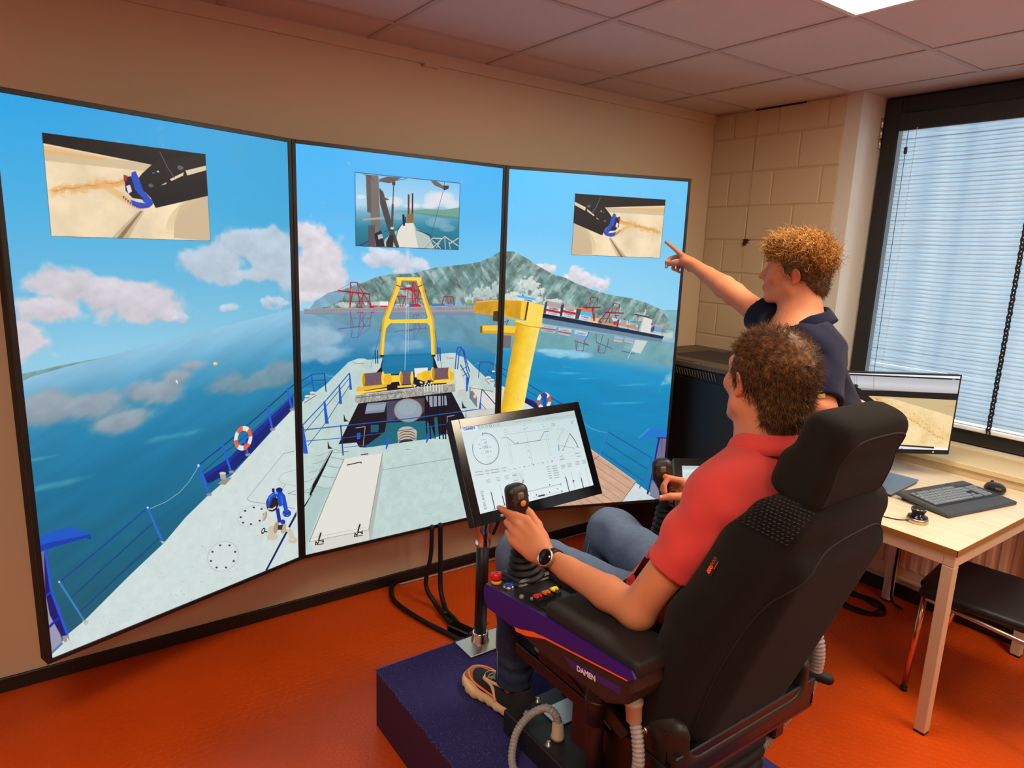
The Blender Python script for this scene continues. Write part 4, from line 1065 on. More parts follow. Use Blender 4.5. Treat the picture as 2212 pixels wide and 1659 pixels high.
    s.poly([(405, 425), (470, 450), (540, 500), (700, 560), (700, 580), (500, 520), (400, 462)], (16, 28, 90))
    N = (16, 48, 130)
    s.line([(225, 195), (275, 220)], 4, N); s.line([(225, 235), (265, 265)], 4, N); s.line([(410, 308), (560, 400), (740, 500)], 5, N); s.line([(412, 365), (600, 470), (700, 520)], 4, N); s.line([(410, 425), (520, 490)], 6, N)
    s.line([(680, 470), (690, 500)], 10, (34, 96, 200))
    for k in range(8): s.ell((560, 455), (56, 68), (232, 76, 44) if k % 2 else (232, 228, 226), 1, k * 45, k * 45 + 46, rin=.55, rot=8)
    s.poly([(552, 400), (578, 402), (575, 515), (552, 515)], (20, 70, 180)); s.ell((560, 412), (24, 20), (24, 60, 150), rin=.5)
    wood = np.array((206, 166, 140), np.float32) / 255 * (0.92 + .16 * s.noise(8, 4, 264, sx=6, rot=.62)[..., None])
    s.poly([(900, 812), (1275, 1086), (1160, 1252), (1000, 1300), (560, 1320), (700, 1150)], wood)
    for i in range(9):
        a = (1010 + 0 * i, 0); t = i / 8.0
        s.line([(930 + 330 * t - 40, 840 + 240 * t), (620 + 520 * t - 10, 1290 - 30 * t)], .01, (140, 96, 76))
    for i in range(8):
        y = 890 + i * 52; s.line([(925 - i * 12, y - 10), (1240 - i * 10, y + 190 + i * 6)], 2.6, (120, 84, 66), .8)
    s.line([(1275, 1086), (1160, 1252)], 8, (120, 92, 84), .8); s.line([(920, 828), (1275, 1084)], 5, (226, 190, 160))
    s.poly([(1275, 1090), (1480, 1240), (1100, 1262), (1165, 1245)], deck); s.line([(1375, 1180), (1455, 1232)], 6, (90, 150, 180))
    s.line([(870, 630), (930, 670), (1000, 695), (1055, 700)], 3, (140, 190, 204))
    s.line([(1056, 694), (1220, 792), (1405, 902)], 6, (24, 70, 170)); s.line([(1030, 772), (1365, 986)], 4, (20, 60, 150)); s.line([(1006, 852), (1335, 1078)], 4, (20, 60, 150))
    s.line([(1056, 694), (985, 886)], 8, (50, 120, 214)); s.line([(1403, 902), (1300, 1140)], 8, (40, 100, 190)); s.poly([(975, 885), (998, 870), (994, 885)], (220, 210, 200)); s.line([(945, 915), (990, 880)], 3, (60, 40, 50)); s.poly([(1290, 1140), (1318, 1125), (1310, 1145)], (216, 196, 176))
    s.poly([(1450, 742), (1540, 742), (1500, 1260), (1380, 1190), (1400, 1030)], (112, 108, 142)); s.poly([(1400, 1090), (1500, 1130), (1475, 1235), (1382, 1180)], (126, 130, 152)); s.line([(1458, 742), (1366, 1180)], 14, (18, 36, 130)); s.line([(1448, 742), (1370, 1150)], 5, (50, 110, 210))
    s.line([(1395, 1062), (1510, 1118)], 14, (20, 60, 180)); s.line([(1480, 745), (1475, 860)], 3, (60, 50, 80))
    s.poly([(1290, 742), (1375, 664), (1560, 694), (1560, 742)], (26, 116, 206)); s.poly([(1290, 742), (1375, 664), (1385, 672), (1310, 744)], (40, 150, 214)); s.line([(1440, 742), (1540, 744)], 7, (12, 30, 110)); s.poly([(1372, 1180), (1385, 1165), (1390, 1185)], (220, 206, 186))
    # crane column
    s.zoom(1080, 360, 3.7705)
    yn = s.noise(30, 4, 299)[..., None]
    xx = np.arange(s.W, dtype=np.float32)[None]; yy = np.arange(s.H, dtype=np.float32)[:, None]
    L = s.map([(135, 1290), (65, 1659), (330, 1300), (250, 1659)])
    xl = L[0, 0] + (yy - L[0, 1]) * (L[1, 0] - L[0, 0]) / (L[1, 1] - L[0, 1]); xr = L[2, 0] + (yy - L[2, 1]) * (L[3, 0] - L[2, 0]) / (L[3, 1] - L[2, 1])
    u = np.clip((xx - xl) / (xr - xl), 0, 1)[..., None]
    c0, c1, c2 = (np.array(c, np.float32) / 255 for c in ((216, 160, 36), (244, 200, 48), (252, 226, 120)))
    col = np.where(u < .35, c0 + (c1 - c0) * u / .35, c1 + (c2 - c1) * (u - .35) / .65) * (0.95 + .1 * yn)
    amber = np.array((214, 158, 34), np.float32) / 255 * (0.9 + .2 * yn)
    s.poly([(30, 1086), (180, 1092), (168, 1242), (30, 1210)], amber); s.line([(30, 1086), (180, 1092)], 6, (246, 206, 100)); s.poly([(176, 1092), (226, 1100), (200, 1250), (164, 1240)], (244, 202, 60)); s.poly([(222, 1100), (238, 1102), (214, 1250), (198, 1248)], (90, 52, 20))
    s.poly([(236, 1102), (362, 1130), (338, 1278), (210, 1258)], (250, 218, 96))
    s.poly([(130, 1255), (330, 1285), (300, 1420), (250, 1659), (140, 2250), (-60, 2350), (65, 1659), (110, 1420)], col)
    s.poly([(128, 1245), (345, 1276), (345, 1300), (330, 1312), (230, 1300), (125, 1268)], (250, 216, 90)); s.line([(130, 1268), (230, 1300), (330, 1312)], 5, (190, 136, 30)); s.line([(40, 1215), (128, 1250)], 12, (226, 180, 60))
    s.poly([(0, 1290), (135, 1298), (115, 1372), (0, 1366)], (240, 198, 66)); s.poly([(0, 1350), (118, 1356), (115, 1372), (0, 1366)], (200, 150, 36)); s.poly([(0, 1374), (92, 1376), (84, 1480), (0, 1474)], (110, 108, 118)); s.line([(30, 1270), (70, 1250), (50, 1290)], 4, (60, 50, 40))
    rg = np.random.default_rng(77)
    for i in range(50):
        t = rg.random(); y = 1320 + 900 * t; x = 60 + (1659 - y) * .2 + rg.uniform(0, 170); r = rg.uniform(1, 3.5); s.ell((x, y), (r, r * 1.4), (176, 126, 24), .5, n=7)
    dredge_inset(s, [(613, 220), (1348, 270), (1303, 745), (583, 717)], True)

def paint_dash(s):
    s.zoom(960, 860, 4.3658)
    s.c[:] = s.vgrad([((160, 260), (1230, 130), (196, 216, 218)), ((350, 1110), (1420, 860), (222, 234, 236))])
    s.c *= (0.985 + .03 * s.noise(260, 3, 5))[..., None]
    s.poly([(300, 235), (1232, 122), (1245, 185), (320, 300)], (186, 204, 206)); s.poly([(150, 262), (300, 243), (316, 302), (165, 322)], (214, 226, 228))
    s.text('DAMEN', (182, 308), (288, 292), (176, 284), (40, 72, 190), bold=.05)
    g = (120, 132, 136)
    for i, x in enumerate((322, 358, 396, 432, 468, 504)):
        y = 274 - i * 4.2; s.ell((x, y), (11, 13), g if i != 3 else (30, 34, 38), .75, rin=.72)
    s.text('Dredging dashboard', (644, 240), (820, 218), (641, 218), (132, 142, 146), bold=.0)
    for i in range(16): x = 950 + i * 17; y = 196 - i * 2.3; s.line([(x, y - 7), (x + 9, y + 7)], 2.4, g, .55); s.line([(x, y + 7), (x + 9, y - 6)], 1.8, g, .5)
    # round gauge
    c = (388, 478); r = (126, 150)
    s.ell(c, (100, 124), (206, 224, 228), .8, rot=-8); s.ell(c, r, (150, 166, 176), .5, rin=.985, rot=-8); s.ell(c, (118, 142), (150, 160, 210), .35, -100, 90, rin=.95, rot=-8)
    s.ell(c, r, (28, 36, 42), 1, -97, 205, rin=.972, rot=-8, n=70); s.line([(357, 328), (362, 354)], 4, (28, 36, 42))
    s.line([(342, 398), (396, 390)], 2.5, (120, 130, 134))
    for st, a, b, h in (('42', (377, 434), (401, 430), 22), ('1352', (360, 478), (412, 471), 24), ('278', (385, 522), (416, 517), 22), ('36', (405, 562), (428, 558), 16)):
        s.text(st, a, b, (a[0] - 3, a[1] - h), (92, 104, 110) if st != '36' else (170, 182, 186), bold=.005)
    for P_ in ([(322, 425), (326, 444), (334, 442)], [(328, 478), (345, 474)], [(345, 520), (350, 524)], [(420, 462), (442, 460)], [(428, 506), (440, 502)]): s.line(P_, 4, (110, 122, 128))
    # profile graph
    ln = (150, 164, 168)
    s.line([(560, 346), (1000, 288)], 2.2, ln); s.line([(556, 452), (1002, 384)], 2.2, ln); s.line([(762, 312), (838, 636)], 2, ln)
    for a, b in (((590, 372), (632, 636)), ((606, 372), (646, 620)), ((948, 316), (994, 545)), ((964, 316), (1010, 540))): s.line([a, b], 1.8, ln)
    s.line([(540, 377), (588, 370), (668, 433), (740, 424), (898, 398), (942, 316), (984, 311)], 3.2, (64, 76, 80))
    for x, y in ((570, 324), (756, 298), (686, 420), (936, 270), (772, 444), (787, 500), (803, 560), (822, 620), (1036, 566), (1012, 596)): s.ell((x, y), (5, 4), (70, 80, 86), .8, n=9)
    for i in range(10): x = 612 + i * 44; y = 676 - i * 9; s.line([(x, y), (x + 14, y - 3)], 5, (110, 120, 126), .5 + .4 * (i % 2))
    for x, y, w in ((556, 300, 34), (742, 262, 22), (740, 285, 44), (905, 250, 28), (582, 320, 24), (1004, 242, 28), (1196, 215, 24)): s.line([(x, y), (x + w, y - w * .13)], 4, (150, 162, 168), .8)
    s.text('1.25', (1006, 268), (1040, 262), (1003, 248), (130, 142, 148)); s.text('5.7', (1196, 244), (1216, 240), (1192, 222), (110, 122, 128))
    # swing gauge
    s.line([(1066, 275), (1070, 292), (1090, 296), (1120, 288), (1112, 270)], 2, ln); s.line([(1120, 300), (1090, 340), (1072, 400), (1074, 440), (1085, 495)], 3, (140, 160, 168)); s.line([(1074, 442), (1078, 498)], 7, (90, 140, 190))
    s.line([(1120, 290), (1180, 325)], 2, ln); s.line([(1180, 335), (1215, 380), (1245, 430), (1258, 468)], 6, (44, 54, 60)); s.line([(1180, 340), (1114, 496)], 3, (70, 82, 88)); s.line([(1075, 445), (1226, 474)], 2.4, (120, 132, 138)); s.line([(1112, 490), (1118, 494)], 6, (50, 60, 66)); s.line([(1245, 468), (1275, 464)], 2, ln)
    for x, y, w in ((1085, 550, 34), (1086, 580, 44), (1230, 524, 46), (1244, 552, 38)): s.line([(x, y), (x + w, y - w * .14)], 6, (120, 134, 140), .7)
    for y in (512, 548, 572): s.line([(1076, y + 18), (1300, y - 16)], 1.2, ln, .5)
    # value rows
    s.poly([(270, 686), (600, 640), (612, 688), (284, 738)], (206, 218, 220), .7)
    for x, y, w in ((290, 700, 66), (384, 688, 34), (430, 680, 80), (540, 660, 40), (296, 728, 70), (395, 714, 26), (440, 706, 76), (552, 688, 26)): s.line([(x, y), (x + w, y - w * .14)], 6, (130, 142, 148), .75)
    # mini panels
    s.poly([(628, 700), (740, 682), (760, 800), (650, 820)], (206, 218, 220), .8); s.line([(642, 730), (676, 724)], 5, (60, 70, 76)); s.line([(705, 705), (740, 790)], 2, ln)
    for x, y, w in ((655, 778, 36), (660, 800, 40)): s.line([(x, y), (x + w, y - 5)], 5, (150, 160, 166), .8)
    s.line([(726, 804), (742, 796), (738, 780), (748, 772)], 5, (50, 60, 66))
    for r_ in range(6):
        for c_ in range(2): x = 960 + c_ * 52 + r_ * 5; y = 652 + r_ * 21 - c_ * 7; s.line([(x, y), (x + (30 if c_ == 0 else 46), y - 5)], 7, (146, 158, 164), .75)
    s.line([(790, 882), (1100, 808)], 7, (176, 188, 192)); s.line([(810, 945), (1110, 880)], 5, (186, 198, 202)); s.line([(885, 926), (942, 914)], 13, (60, 40, 60)); s.line([(890, 925), (900, 923)], 6, (200, 50, 50))
    for x, y in ((865, 915), (988, 890), (990, 820)): s.poly([(x - 6, y - 6), (x + 8, y - 8), (x + 2, y + 8)], (40, 48, 52))
    for P_ in ([(1092, 802), (1098, 826)], [(1098, 870), (1102, 892)], [(1110, 868), (1114, 888)], [(1056, 852), (1072, 862)]): s.line(P_, 4, (80, 92, 98))
    for (x0, y0, x1, y1, f) in ((428, 845, 475, 1048, .22), (520, 822, 566, 1010, .55), (600, 806, 640, 960, .6), (1132, 705, 1178, 888, .2), (1192, 690, 1232, 872, .97), (1266, 672, 1312, 856, .43), (1328, 658, 1374, 840, .97)):
        s.line([(x0, y0), (x1, y1)], 8, (196, 208, 212)); s.line([(x0 + (x1 - x0) * f, y0 + (y1 - y0) * f), (x1, y1)], 8, (28, 34, 38)); s.line([(x1 - 16, y1 + 3), (x1 + 10, y1 - 2)], 3.5, (60, 70, 76))
        for k in range(3): s.line([(x0 - 36 + k * 3, y0 - 70 + k * 14), (x0 + 4 + k * 2, y0 - 76 + k * 14)], 5, (140, 152, 158), .7)
    s.line([(1206, 780), (1222, 778), (1214, 796)], 6, (40, 48, 52))
    s.text('EXCAVO', (398, 1045), (362, 872), (374, 1050), (90, 104, 110), bold=.0)

def paint_desk(s):
    s.zoom(1780, 780, 3.858)
    s.c[:] = s.vgrad([((60, 80), (1160, 130), (236, 238, 242)), ((60, 700), (1060, 770), (250, 226, 176))])
    sand = np.array((246, 218, 164), np.float32) / 255 * (0.9 + .2 * s.noise(90, 5, 401)[..., None])
    s.poly([(40, 230), (1140, 320), (1060, 720), (40, 690)], sand)
    s.poly([(60, 70), (1160, 122), (1150, 150), (60, 98)], (238, 240, 246)); s.poly([(60, 98), (1150, 148), (1148, 160), (60, 110)], (20, 20, 24)); s.line([(1068, 152), (1092, 154)], 5, (200, 200, 206)); s.line([(1130, 155), (1142, 156)], 7, (190, 60, 60))
    g = s.vgrad([((60, 110), (1150, 162), (176, 178, 182)), ((60, 170), (1140, 230), (206, 206, 210)), ((60, 205), (1130, 275), (186, 184, 186)), ((60, 232), (1125, 300), (20, 18, 20))])
    s.poly([(60, 110), (1148, 160), (1130, 278), (60, 224)], g); s.poly([(60, 224), (330, 240), (1130, 272), (1116, 328), (600, 300), (60, 276)], (16, 13, 14))
    s.poly([(420, 290), (1116, 326), (1092, 468), (900, 410), (700, 350), (560, 310)], (206, 184, 140)); s.poly([(60, 280), (420, 290), (560, 310), (430, 318), (60, 306)], (226, 190, 130), .8)
    rg = np.random.default_rng(15)
    for i in range(420):
        t = rg.random(); x = 420 + 640 * t; y = 305 + 330 * t ** 1.05; w = 14 + 46 * t
        dx, dy = rg.normal(0, w), rg.normal(0, w * .55); r = rg.uniform(4, 16)
        s.ell((x + dx, y + dy), (r, r * .5), (226, 160, 80), .16, rot=35, n=9)
    for i in range(200):
        t = rg.random(); x = 430 + 560 * t; y = 315 + 335 * t + rg.normal(0, 7); r = rg.uniform(3, 8); s.ell((x, y), (r, 2), (140, 90, 40), .4, rot=rg.uniform(0, 80), n=7)
    for i in range(60):
        s.ell((rg.uniform(800, 1060), rg.uniform(560, 690)), (rg.uniform(8, 20), 6), (236, 176, 96), .2, n=9, rot=30); s.ell((rg.uniform(100, 260), rg.uniform(300, 330)), (rg.uniform(8, 20), 4), (230, 170, 90), .3, n=9)
        s.ell((rg.uniform(1010, 1110), rg.uniform(368, 384)), (16, 4), (226, 166, 90), .15, n=9)
    # cutter ladder silhouette
    K = (22, 20, 26)
    s.poly([(100, 140), (180, 170), (250, 200), (300, 232), (330, 250), (380, 300), (470, 370), (500, 420), (440, 380), (350, 340), (240, 285), (180, 250), (100, 240)], K)
    s.poly([(100, 275), (180, 290), (300, 355), (270, 362), (150, 310), (100, 296)], K); s.ell((262, 206), (22, 14), K)
    s.poly([(205, 222), (262, 240), (262, 270), (196, 252)], (196, 146, 60)); s.line([(215, 232), (250, 250)], 3, (90, 60, 20)); s.poly([(210, 275), (300, 318), (296, 330), (205, 285)], (240, 220, 190))
    for P_ in ([(225, 112), (180, 165)], [(250, 112), (252, 200)], [(272, 114), (274, 215)], [(414, 120), (412, 245)]): s.line(P_, 2.5, (96, 100, 110))
    s.poly([(540, 690), (1055, 722), (1046, 776), (540, 746)], (230, 234, 242)); s.poly([(540, 690), (915, 714), (914, 728), (540, 700)], (30, 28, 30)); s.poly([(915, 716), (1046, 724), (1042, 742), (914, 733)], (246, 244, 240)); s.line([(1040, 722), (1040, 744)], 5, (60, 60, 60))
    for i, x in enumerate((572, 594, 620, 646)): s.ell((x, 724 + i * 1.5), (7, 7), (120, 130, 150) if i else (90, 96, 110), .8, n=10)
    for i, x in enumerate((925, 950, 970, 990, 1020)): s.ell((x, 750 + i * 1.5), (6, 5), (150, 160, 180), .8, n=10)

def paint_small(s):
    s.c[:] = np.array((214, 226, 230), np.float32) / 255
    s.c *= (0.97 + .06 * s.noise(60, 3, 501))[..., None]
    def R(u0, v0, u1, v1, c, a=1.0): s.fill(np.array([(u0 * s.W, v0 * s.H), (u1 * s.W, v0 * s.H), (u1 * s.W, v1 * s.H), (u0 * s.W, v1 * s.H)]), c, a)
    R(0, 0, 1, .08, (190, 204, 208)); R(.03, .14, .45, .55, (200, 216, 220)); R(.5, .14, .97, .55, (204, 218, 222))
    for i in range(9): R(.06 + i * .1, .62, .08 + i * .1, .92, (176, 190, 196)); R(.06 + i * .1, .62 + .03 * (i % 5) + .05, .08 + i * .1, .92, (60, 70, 78))
# ------------------------------------------------------------------ materials of the room
M = {}
M['paint'] = mat('wall_paint', srgb(206, 186, 158), 0.85, bump=0.12, bscale=260, spec=0.2)
M['block'] = mat('painted_block', srgb(205, 186, 156), 0.8, bump=0.35, bscale=120, spec=0.2)
M['joint'] = mat('painted_joint', srgb(196, 172, 138), 0.85, bump=0.2, bscale=150, spec=0.2)
M['tile'] = mat('ceiling_tile_board', srgb(206, 190, 184), 0.95, bump=0.4, bscale=420, spec=0.1, var=0.02, vscale=30)
M['grid'] = mat('ceiling_grid_bar', srgb(186, 170, 164), 0.5, spec=0.3)
M['base'] = mat('black_baseboard', srgb(22, 20, 20), 0.45, bump=0.1, bscale=40)
M['black'] = mat('black_plastic', srgb(20, 20, 22), 0.42)
M['blackm'] = mat('matte_black', srgb(14, 14, 15), 0.7)
M['glossblack'] = mat('gloss_black', srgb(8, 8, 10), 0.15)
M['frame'] = mat('black_window_frame', srgb(26, 26, 28), 0.5, bump=0.08, bscale=90)
M['reveal'] = mat('reveal_paint', srgb(214, 210, 200), 0.8, bump=0.1, bscale=200, spec=0.2)
M['chrome'] = mat('chrome', (0.82, 0.8, 0.78), 0.16, metal=1.0)
M['steel'] = mat('brushed_steel', (0.62, 0.58, 0.53), 0.32, metal=1.0, bump=0.1, bscale=300)
M['rad'] = mat('radiator_enamel', srgb(214, 186, 156), 0.45, spec=0.4)
M['lamp'] = emis('luminaire_diffuser', LAMP_COL, LAMP_POWER)
M['lampframe'] = mat('luminaire_frame', srgb(222, 216, 206), 0.4)

def mat_floor():
    m = mat('orange_rubber', srgb(200, 72, 10), 0.36, bump=0.04, bscale=30, var=0.10, vscale=2.2, spec=0.38)
    return m
M['floor'] = mat_floor()

XW, YW, HC = 3.562, 2.915, 2.5575
XL, YF = -2.7, -3.2
YWIN0, YWIN1 = -1.60, 1.985         # window opening
ZWIN = 0.80
XWIN = 3.80

def structure(o, label=None):
    o['kind'] = 'structure'
    if label: o['label'] = label
    return o

# floor with moulded round studs
mb = MB(); bx(mb, (XL - .1, YF - .1, -0.08), (XW + .3, YW + .1, 0.0))
floor = structure(mb.build('floor', M['floor']), 'orange rubber floor with low round studs')
mb = MB()
ring_a = [(math.cos(a), math.sin(a)) for a in np.arange(12) / 12 * 2 * math.pi]
def stud(x, y, r=0.0125, h=0.0005):
    n = len(mb.v)
    P = [(x + c * r, y + s_ * r, 0.0) for c, s_ in ring_a] + [(x + c * r * .86, y + s_ * r * .86, h) for c, s_ in ring_a]
    F = [(i, (i + 1) % 12, 12 + (i + 1) % 12, 12 + i) for i in range(12)] + [tuple(range(12, 24))]
    mb.add(P, F, False)
pt = 0.0335
for iy in range(int((YW - 0.45) / (pt * .866))):
    y = 0.45 + iy * pt * .866
    for ix in range(int((XW + 0.8) / pt)):
        x = -0.8 + ix * pt + (pt / 2 if iy % 2 else 0)
        if y > YW - .02 or x > XW - .02: continue
        if .89 < x < 1.70 and y < 2.0: continue
        if x < y * -0.35 - .1 or (y < 1.0 and x > 0.75 and x < 1.7): continue
        if x > 0.9 and y < x * 0.16: continue
        stud(x, y)
st = mb.build('floor_stud', M['floor'], floor); st['kind'] = 'stuff'

# walls
mb = MB(); bx(mb, (XL, YW, 0), (XW + .3, YW + .12, HC + .1))
wall_back = structure(mb.build('wall_back', M['paint']), 'plain beige wall behind the three tall displays')
mb = MB(); bx(mb, (XL - .12, YF, 0), (XL, YW + .12, HC + .1)); structure(mb.build('wall_left', M['paint']))
mb = MB(); bx(mb, (XL, YF - .12, 0), (XW + .3, YF, HC + .1)); structure(mb.build('wall_front', M['paint']))
# window wall: core behind the blocks, parapet below the window
BK = 0.05
mb = MB()
bx(mb, (XW + .0045, 2.067, 0), (XW + .30, YW, HC + .1))
mb.cur = 1
bx(mb, (XW + .002, YWIN1, 0), (XW + .30, 2.069, HC + .1))
bx(mb, (XW, YF, 0), (XW + .30, YWIN0, HC + .1))
bx(mb, (XW, YWIN0, 0), (XW + .30, YWIN1, ZWIN - .03))
bx(mb, (XWIN + .10, YWIN0, HC), (XW + .36, YWIN1, HC + .1))
wall_right = structure(mb.build('wall_right', [M['joint'], M['reveal']]), 'painted block wall with the window')
# painted concrete blocks, 30 x 20 cm in half bond
rg = random.Random(4)
meshes = {}
def block_mesh(L, h):
    key = (round(L, 3), round(h, 3))
    if key not in meshes:
        b = MB(); box(b, (0, 0, 0), (BK / 2, (L - .008) / 2, (h - .008) / 2), None, 0.004)
        me = bpy.data.meshes.new('block'); me.from_pydata(b.v, [], b.f); me.materials.append(M['block']); me.update(); meshes[key] = me
    return meshes[key]
zs = [HC] + [2.405 - .2 * i for i in range(13)] + [0.0]
for r in range(len(zs) - 1):
    z1, z0 = zs[r], zs[r + 1]
    cuts = [2.067] + ([2.163, 2.463, 2.763] if r % 2 == 0 else [2.312, 2.61]) + [YW]
    if r % 2 == 1: cuts = [2.067, 2.312, 2.61, YW]
    for a, b in zip(cuts[:-1], cuts[1:]):
        if b - a < .03: continue
        o = bpy.data.objects.new('block', block_mesh(b - a, z1 - z0)); COL.objects.link(o); o.parent = wall_right
        o.location = (XW + BK / 2 + rg.uniform(0, .0015), (a + b) / 2, (z0 + z1) / 2)
mb = MB(); bx(mb, (XW - .004, 2.30, HC - .012), (XW + .02, 2.62, HC + .001))
g = mb.build('gap', M['blackm'], wall_right, None); g['label'] = 'dark open gap under the ceiling edge'

# ceiling: tiles laid in a T-bar grid
mb = MB(); bx(mb, (XL, YF, HC + .03), (XW + .36, YW + .1, HC + .12))
GX = [1.267 + .6 * k for k in range(-7, 4)]; GY = [2.05 + .6 * k for k in range(-9, 2)]
mb.cur = 1
for x in GX: bx(mb, (x - .012, YF, HC - .003), (x + .012, YW, HC + .03))
for y in GY: bx(mb, (XL, y - .012, HC - .0025), (XW, y + .012, HC + .03))
bx(mb, (XW - .02, YF, HC - .003), (XW + .004, YW, HC + .03)); bx(mb, (XL, YW - .02, HC - .003), (XW, YW + .004, HC + .03))
bx(mb, (XW + .0, YWIN0, HC - .0), (XWIN + .12, YWIN1, HC + .03))
ceiling = structure(mb.build('ceiling', [M['paint'], M['grid']]), 'suspended ceiling of square tiles')
LIGHTS = [(1.867, 0.85), (1.867, -1.55), (-0.533, -1.55), (-0.533, .25), (2.467, -.35)]  # last one is unseen, added to brighten the right wall and desk
lightset = {(round(a, 2), round(b, 2)) for a, b in LIGHTS}
tmesh = {}
xs = [XL] + GX + [XW]; ys = [YF] + GY + [YW]
for i in range(len(xs) - 1):
    for j in range(len(ys) - 1):
        x0, x1, y0, y1 = xs[i], xs[i + 1], ys[j], ys[j + 1]
        if x1 - x0 < .03 or y1 - y0 < .03: continue
        if any(abs(x0 - a) < .05 and abs(y0 - b) < .05 for a, b in LIGHTS): continue
        key = (round(x1 - x0, 3), round(y1 - y0, 3))
        if key not in tmesh:
            b = MB(); box(b, (0, 0, 0), ((x1 - x0) / 2 - .011, (y1 - y0) / 2 - .011, .008), None, .002)
            me = bpy.data.meshes.new('ceiling_tile'); me.from_pydata(b.v, [], b.f); me.materials.append(M['tile']); me.update(); tmesh[key] = me
        o = bpy.data.objects.new('ceiling_tile', tmesh[key]); COL.objects.link(o); o.parent = ceiling
        o.location = ((x0 + x1) / 2, (y0 + y1) / 2, HC + .0095)
mb = MB(); lathe(mb, (0.93, 1.52, HC - .012), [(.0, 0), (.004, .0), (.004, .014), (.002, .016)], 10)
tag(mb.build('ceiling_hook', M['blackm'], None, (0.93, 1.52, HC)), 'tiny dark hook in the ceiling above the middle display', 'hook')
# cornice strip on the screen wall
mb = MB(); bx(mb, (XL, YW - .014, HC - .055), (XW, YW + .002, HC)); 
t1 = structure(mb.build('trim_1', M['paint']), 'narrow painted strip along the top of the wall')
mb = MB(); bx(mb, (0.905 * 1.0 + .62, YW - .022, HC - .067), (.90 + .70, YW - .002, HC - .053)); mb.build('trim_clip', M['paint'], t1)
# baseboards
mb = MB(); bx(mb, (XL, YW - .012, 0), (XW, YW + .001, .058), .003); structure(mb.build('baseboard_back', M['base']))
mb = MB(); bx(mb, (XW - .012, YF, 0), (XW + .001, YW - .012, .07), .003); structure(mb.build('baseboard_right', M['base']))
mb = MB(); bx(mb, (XL - .001, YF, 0), (XL + .012, YW, .058), .003); structure(mb.build('baseboard_left', M['base']))

# ceiling luminaires
def luminaire(x, y, label):
    t = thing('ceiling_light', (x + .3, y + .3, HC), label, 'light', 'ceiling lights')
    mb = MB()
    for a, b in (((x + .004, y + .004), (x + .596, y + .022)), ((x + .004, y + .578), (x + .596, y + .596)), ((x + .004, y + .022), (x + .022, y + .578)), ((x + .578, y + .022), (x + .596, y + .578))):
        bx(mb, (*a, HC - .006), (*b, HC + .02))
    mb.build('light_frame', M['lampframe'], t)
    mb = MB(); bx(mb, (x + .022, y + .022, HC - .001), (x + .578, y + .578, HC + .012)); mb.build('diffuser', M['lamp'], t)
for i, (x, y) in enumerate(LIGHTS):
    luminaire(x, y, ['square ceiling light at the top edge above the standing man', 'square ceiling light behind the operator seat', 'square ceiling light at the back left of the room', 'square ceiling light left of the operator seat', 'unseen square ceiling light added near the window to brighten the right side'][i])

# ------------------------------------------------------------------ window
win = thing('window_1', (XWIN, .8, ZWIN), None, None); win['kind'] = 'structure'
z0, z1 = ZWIN + .02, HC - .002
mb = MB(); bx(mb, (XWIN - .004, YWIN0, ZWIN - .03), (XWIN + .30, YWIN1, ZWIN + .0205)); structure(mb.build('trim_4', M['reveal']), 'plain strip under the window frame')
fr = MB()
W_ = .085
def ring_frame(mb, x, y0, y1, z0, z1, w, d, bev=.004, wt=None, wb=None):
    wt = wt or w; wb = wb or w
    bx(mb, (x, y0, z0), (x + d, y0 + w, z1), bev); bx(mb, (x, y1 - w, z0), (x + d, y1, z1), bev)
    bx(mb, (x, y0 + w, z1 - wt), (x + d, y1 - w, z1), bev); bx(mb, (x, y0 + w, z0), (x + d, y1 - w, z0 + wb), bev)
ring_frame(fr, XWIN, YWIN0, YWIN1, z0, z1, .045, .08)
fr.build('window_frame', M['frame'], win)
fr = MB(); ring_frame(fr, XWIN - .018, YWIN0 + .012, YWIN1 - .010, z0 + .01, z1 - .008, .082, .07, .006)
sash = fr.build('sash', M['frame'], win)
m_glass = bpy.data.materials.new('window_glass'); m_glass.use_nodes = True
nt = m_glass.node_tree; tp = nt.nodes.new('ShaderNodeBsdfTransparent'); tp.inputs[0].default_value = (.93, .97, .97, 1); gl = nt.nodes.new('ShaderNodeBsdfGlossy'); gl.inputs['Roughness'].default_value = .02
lw = nt.nodes.new('ShaderNodeFresnel'); lw.inputs[0].default_value = 1.45; mx = nt.nodes.new('ShaderNodeMixShader')
nt.links.new(lw.outputs[0], mx.inputs[0]); nt.links.new(tp.outputs[0], mx.inputs[1]); nt.links.new(gl.outputs[0], mx.inputs[2]); nt.links.new(mx.outputs[0], nt.nodes['Material Output'].inputs[0])
mb = MB(); bx(mb, (XWIN + .030, YWIN0 + .06, z0 + .06), (XWIN + .036, YWIN1 - .06, z1 - .06)); mb.build('pane', m_glass, sash)
mb = MB()
for k in range(3): cyl(mb, (XWIN - .026, YWIN1 - .006, 2.30 + k * .052), (XWIN - .026, YWIN1 - .006, 2.35 + k * .052), .009, n=10)
mb.build('hinge', M['steel'], win)
# window board, duct, radiator
mb = MB(); bx(mb, (XW - .07, YF + .3, ZWIN - .03), (XWIN, YWIN1 - .001, ZWIN - .002), .004); 
M['sill'] = mat('sill_paint', srgb(216, 196, 156), 0.6)
structure(mb.build('trim_2', M['sill']), 'cream window sill board')
mb = MB(); bx(mb, (XW - .055, YF + .3, ZWIN - .125), (XW, YWIN1 + .35, ZWIN - .031), .003); bx(mb, (XW - .06, YF + .3, ZWIN - .078), (XW - .052, YWIN1 + .35, ZWIN - .072))
structure(mb.build('trim_3', M['sill']), 'cream cable duct under the sill')

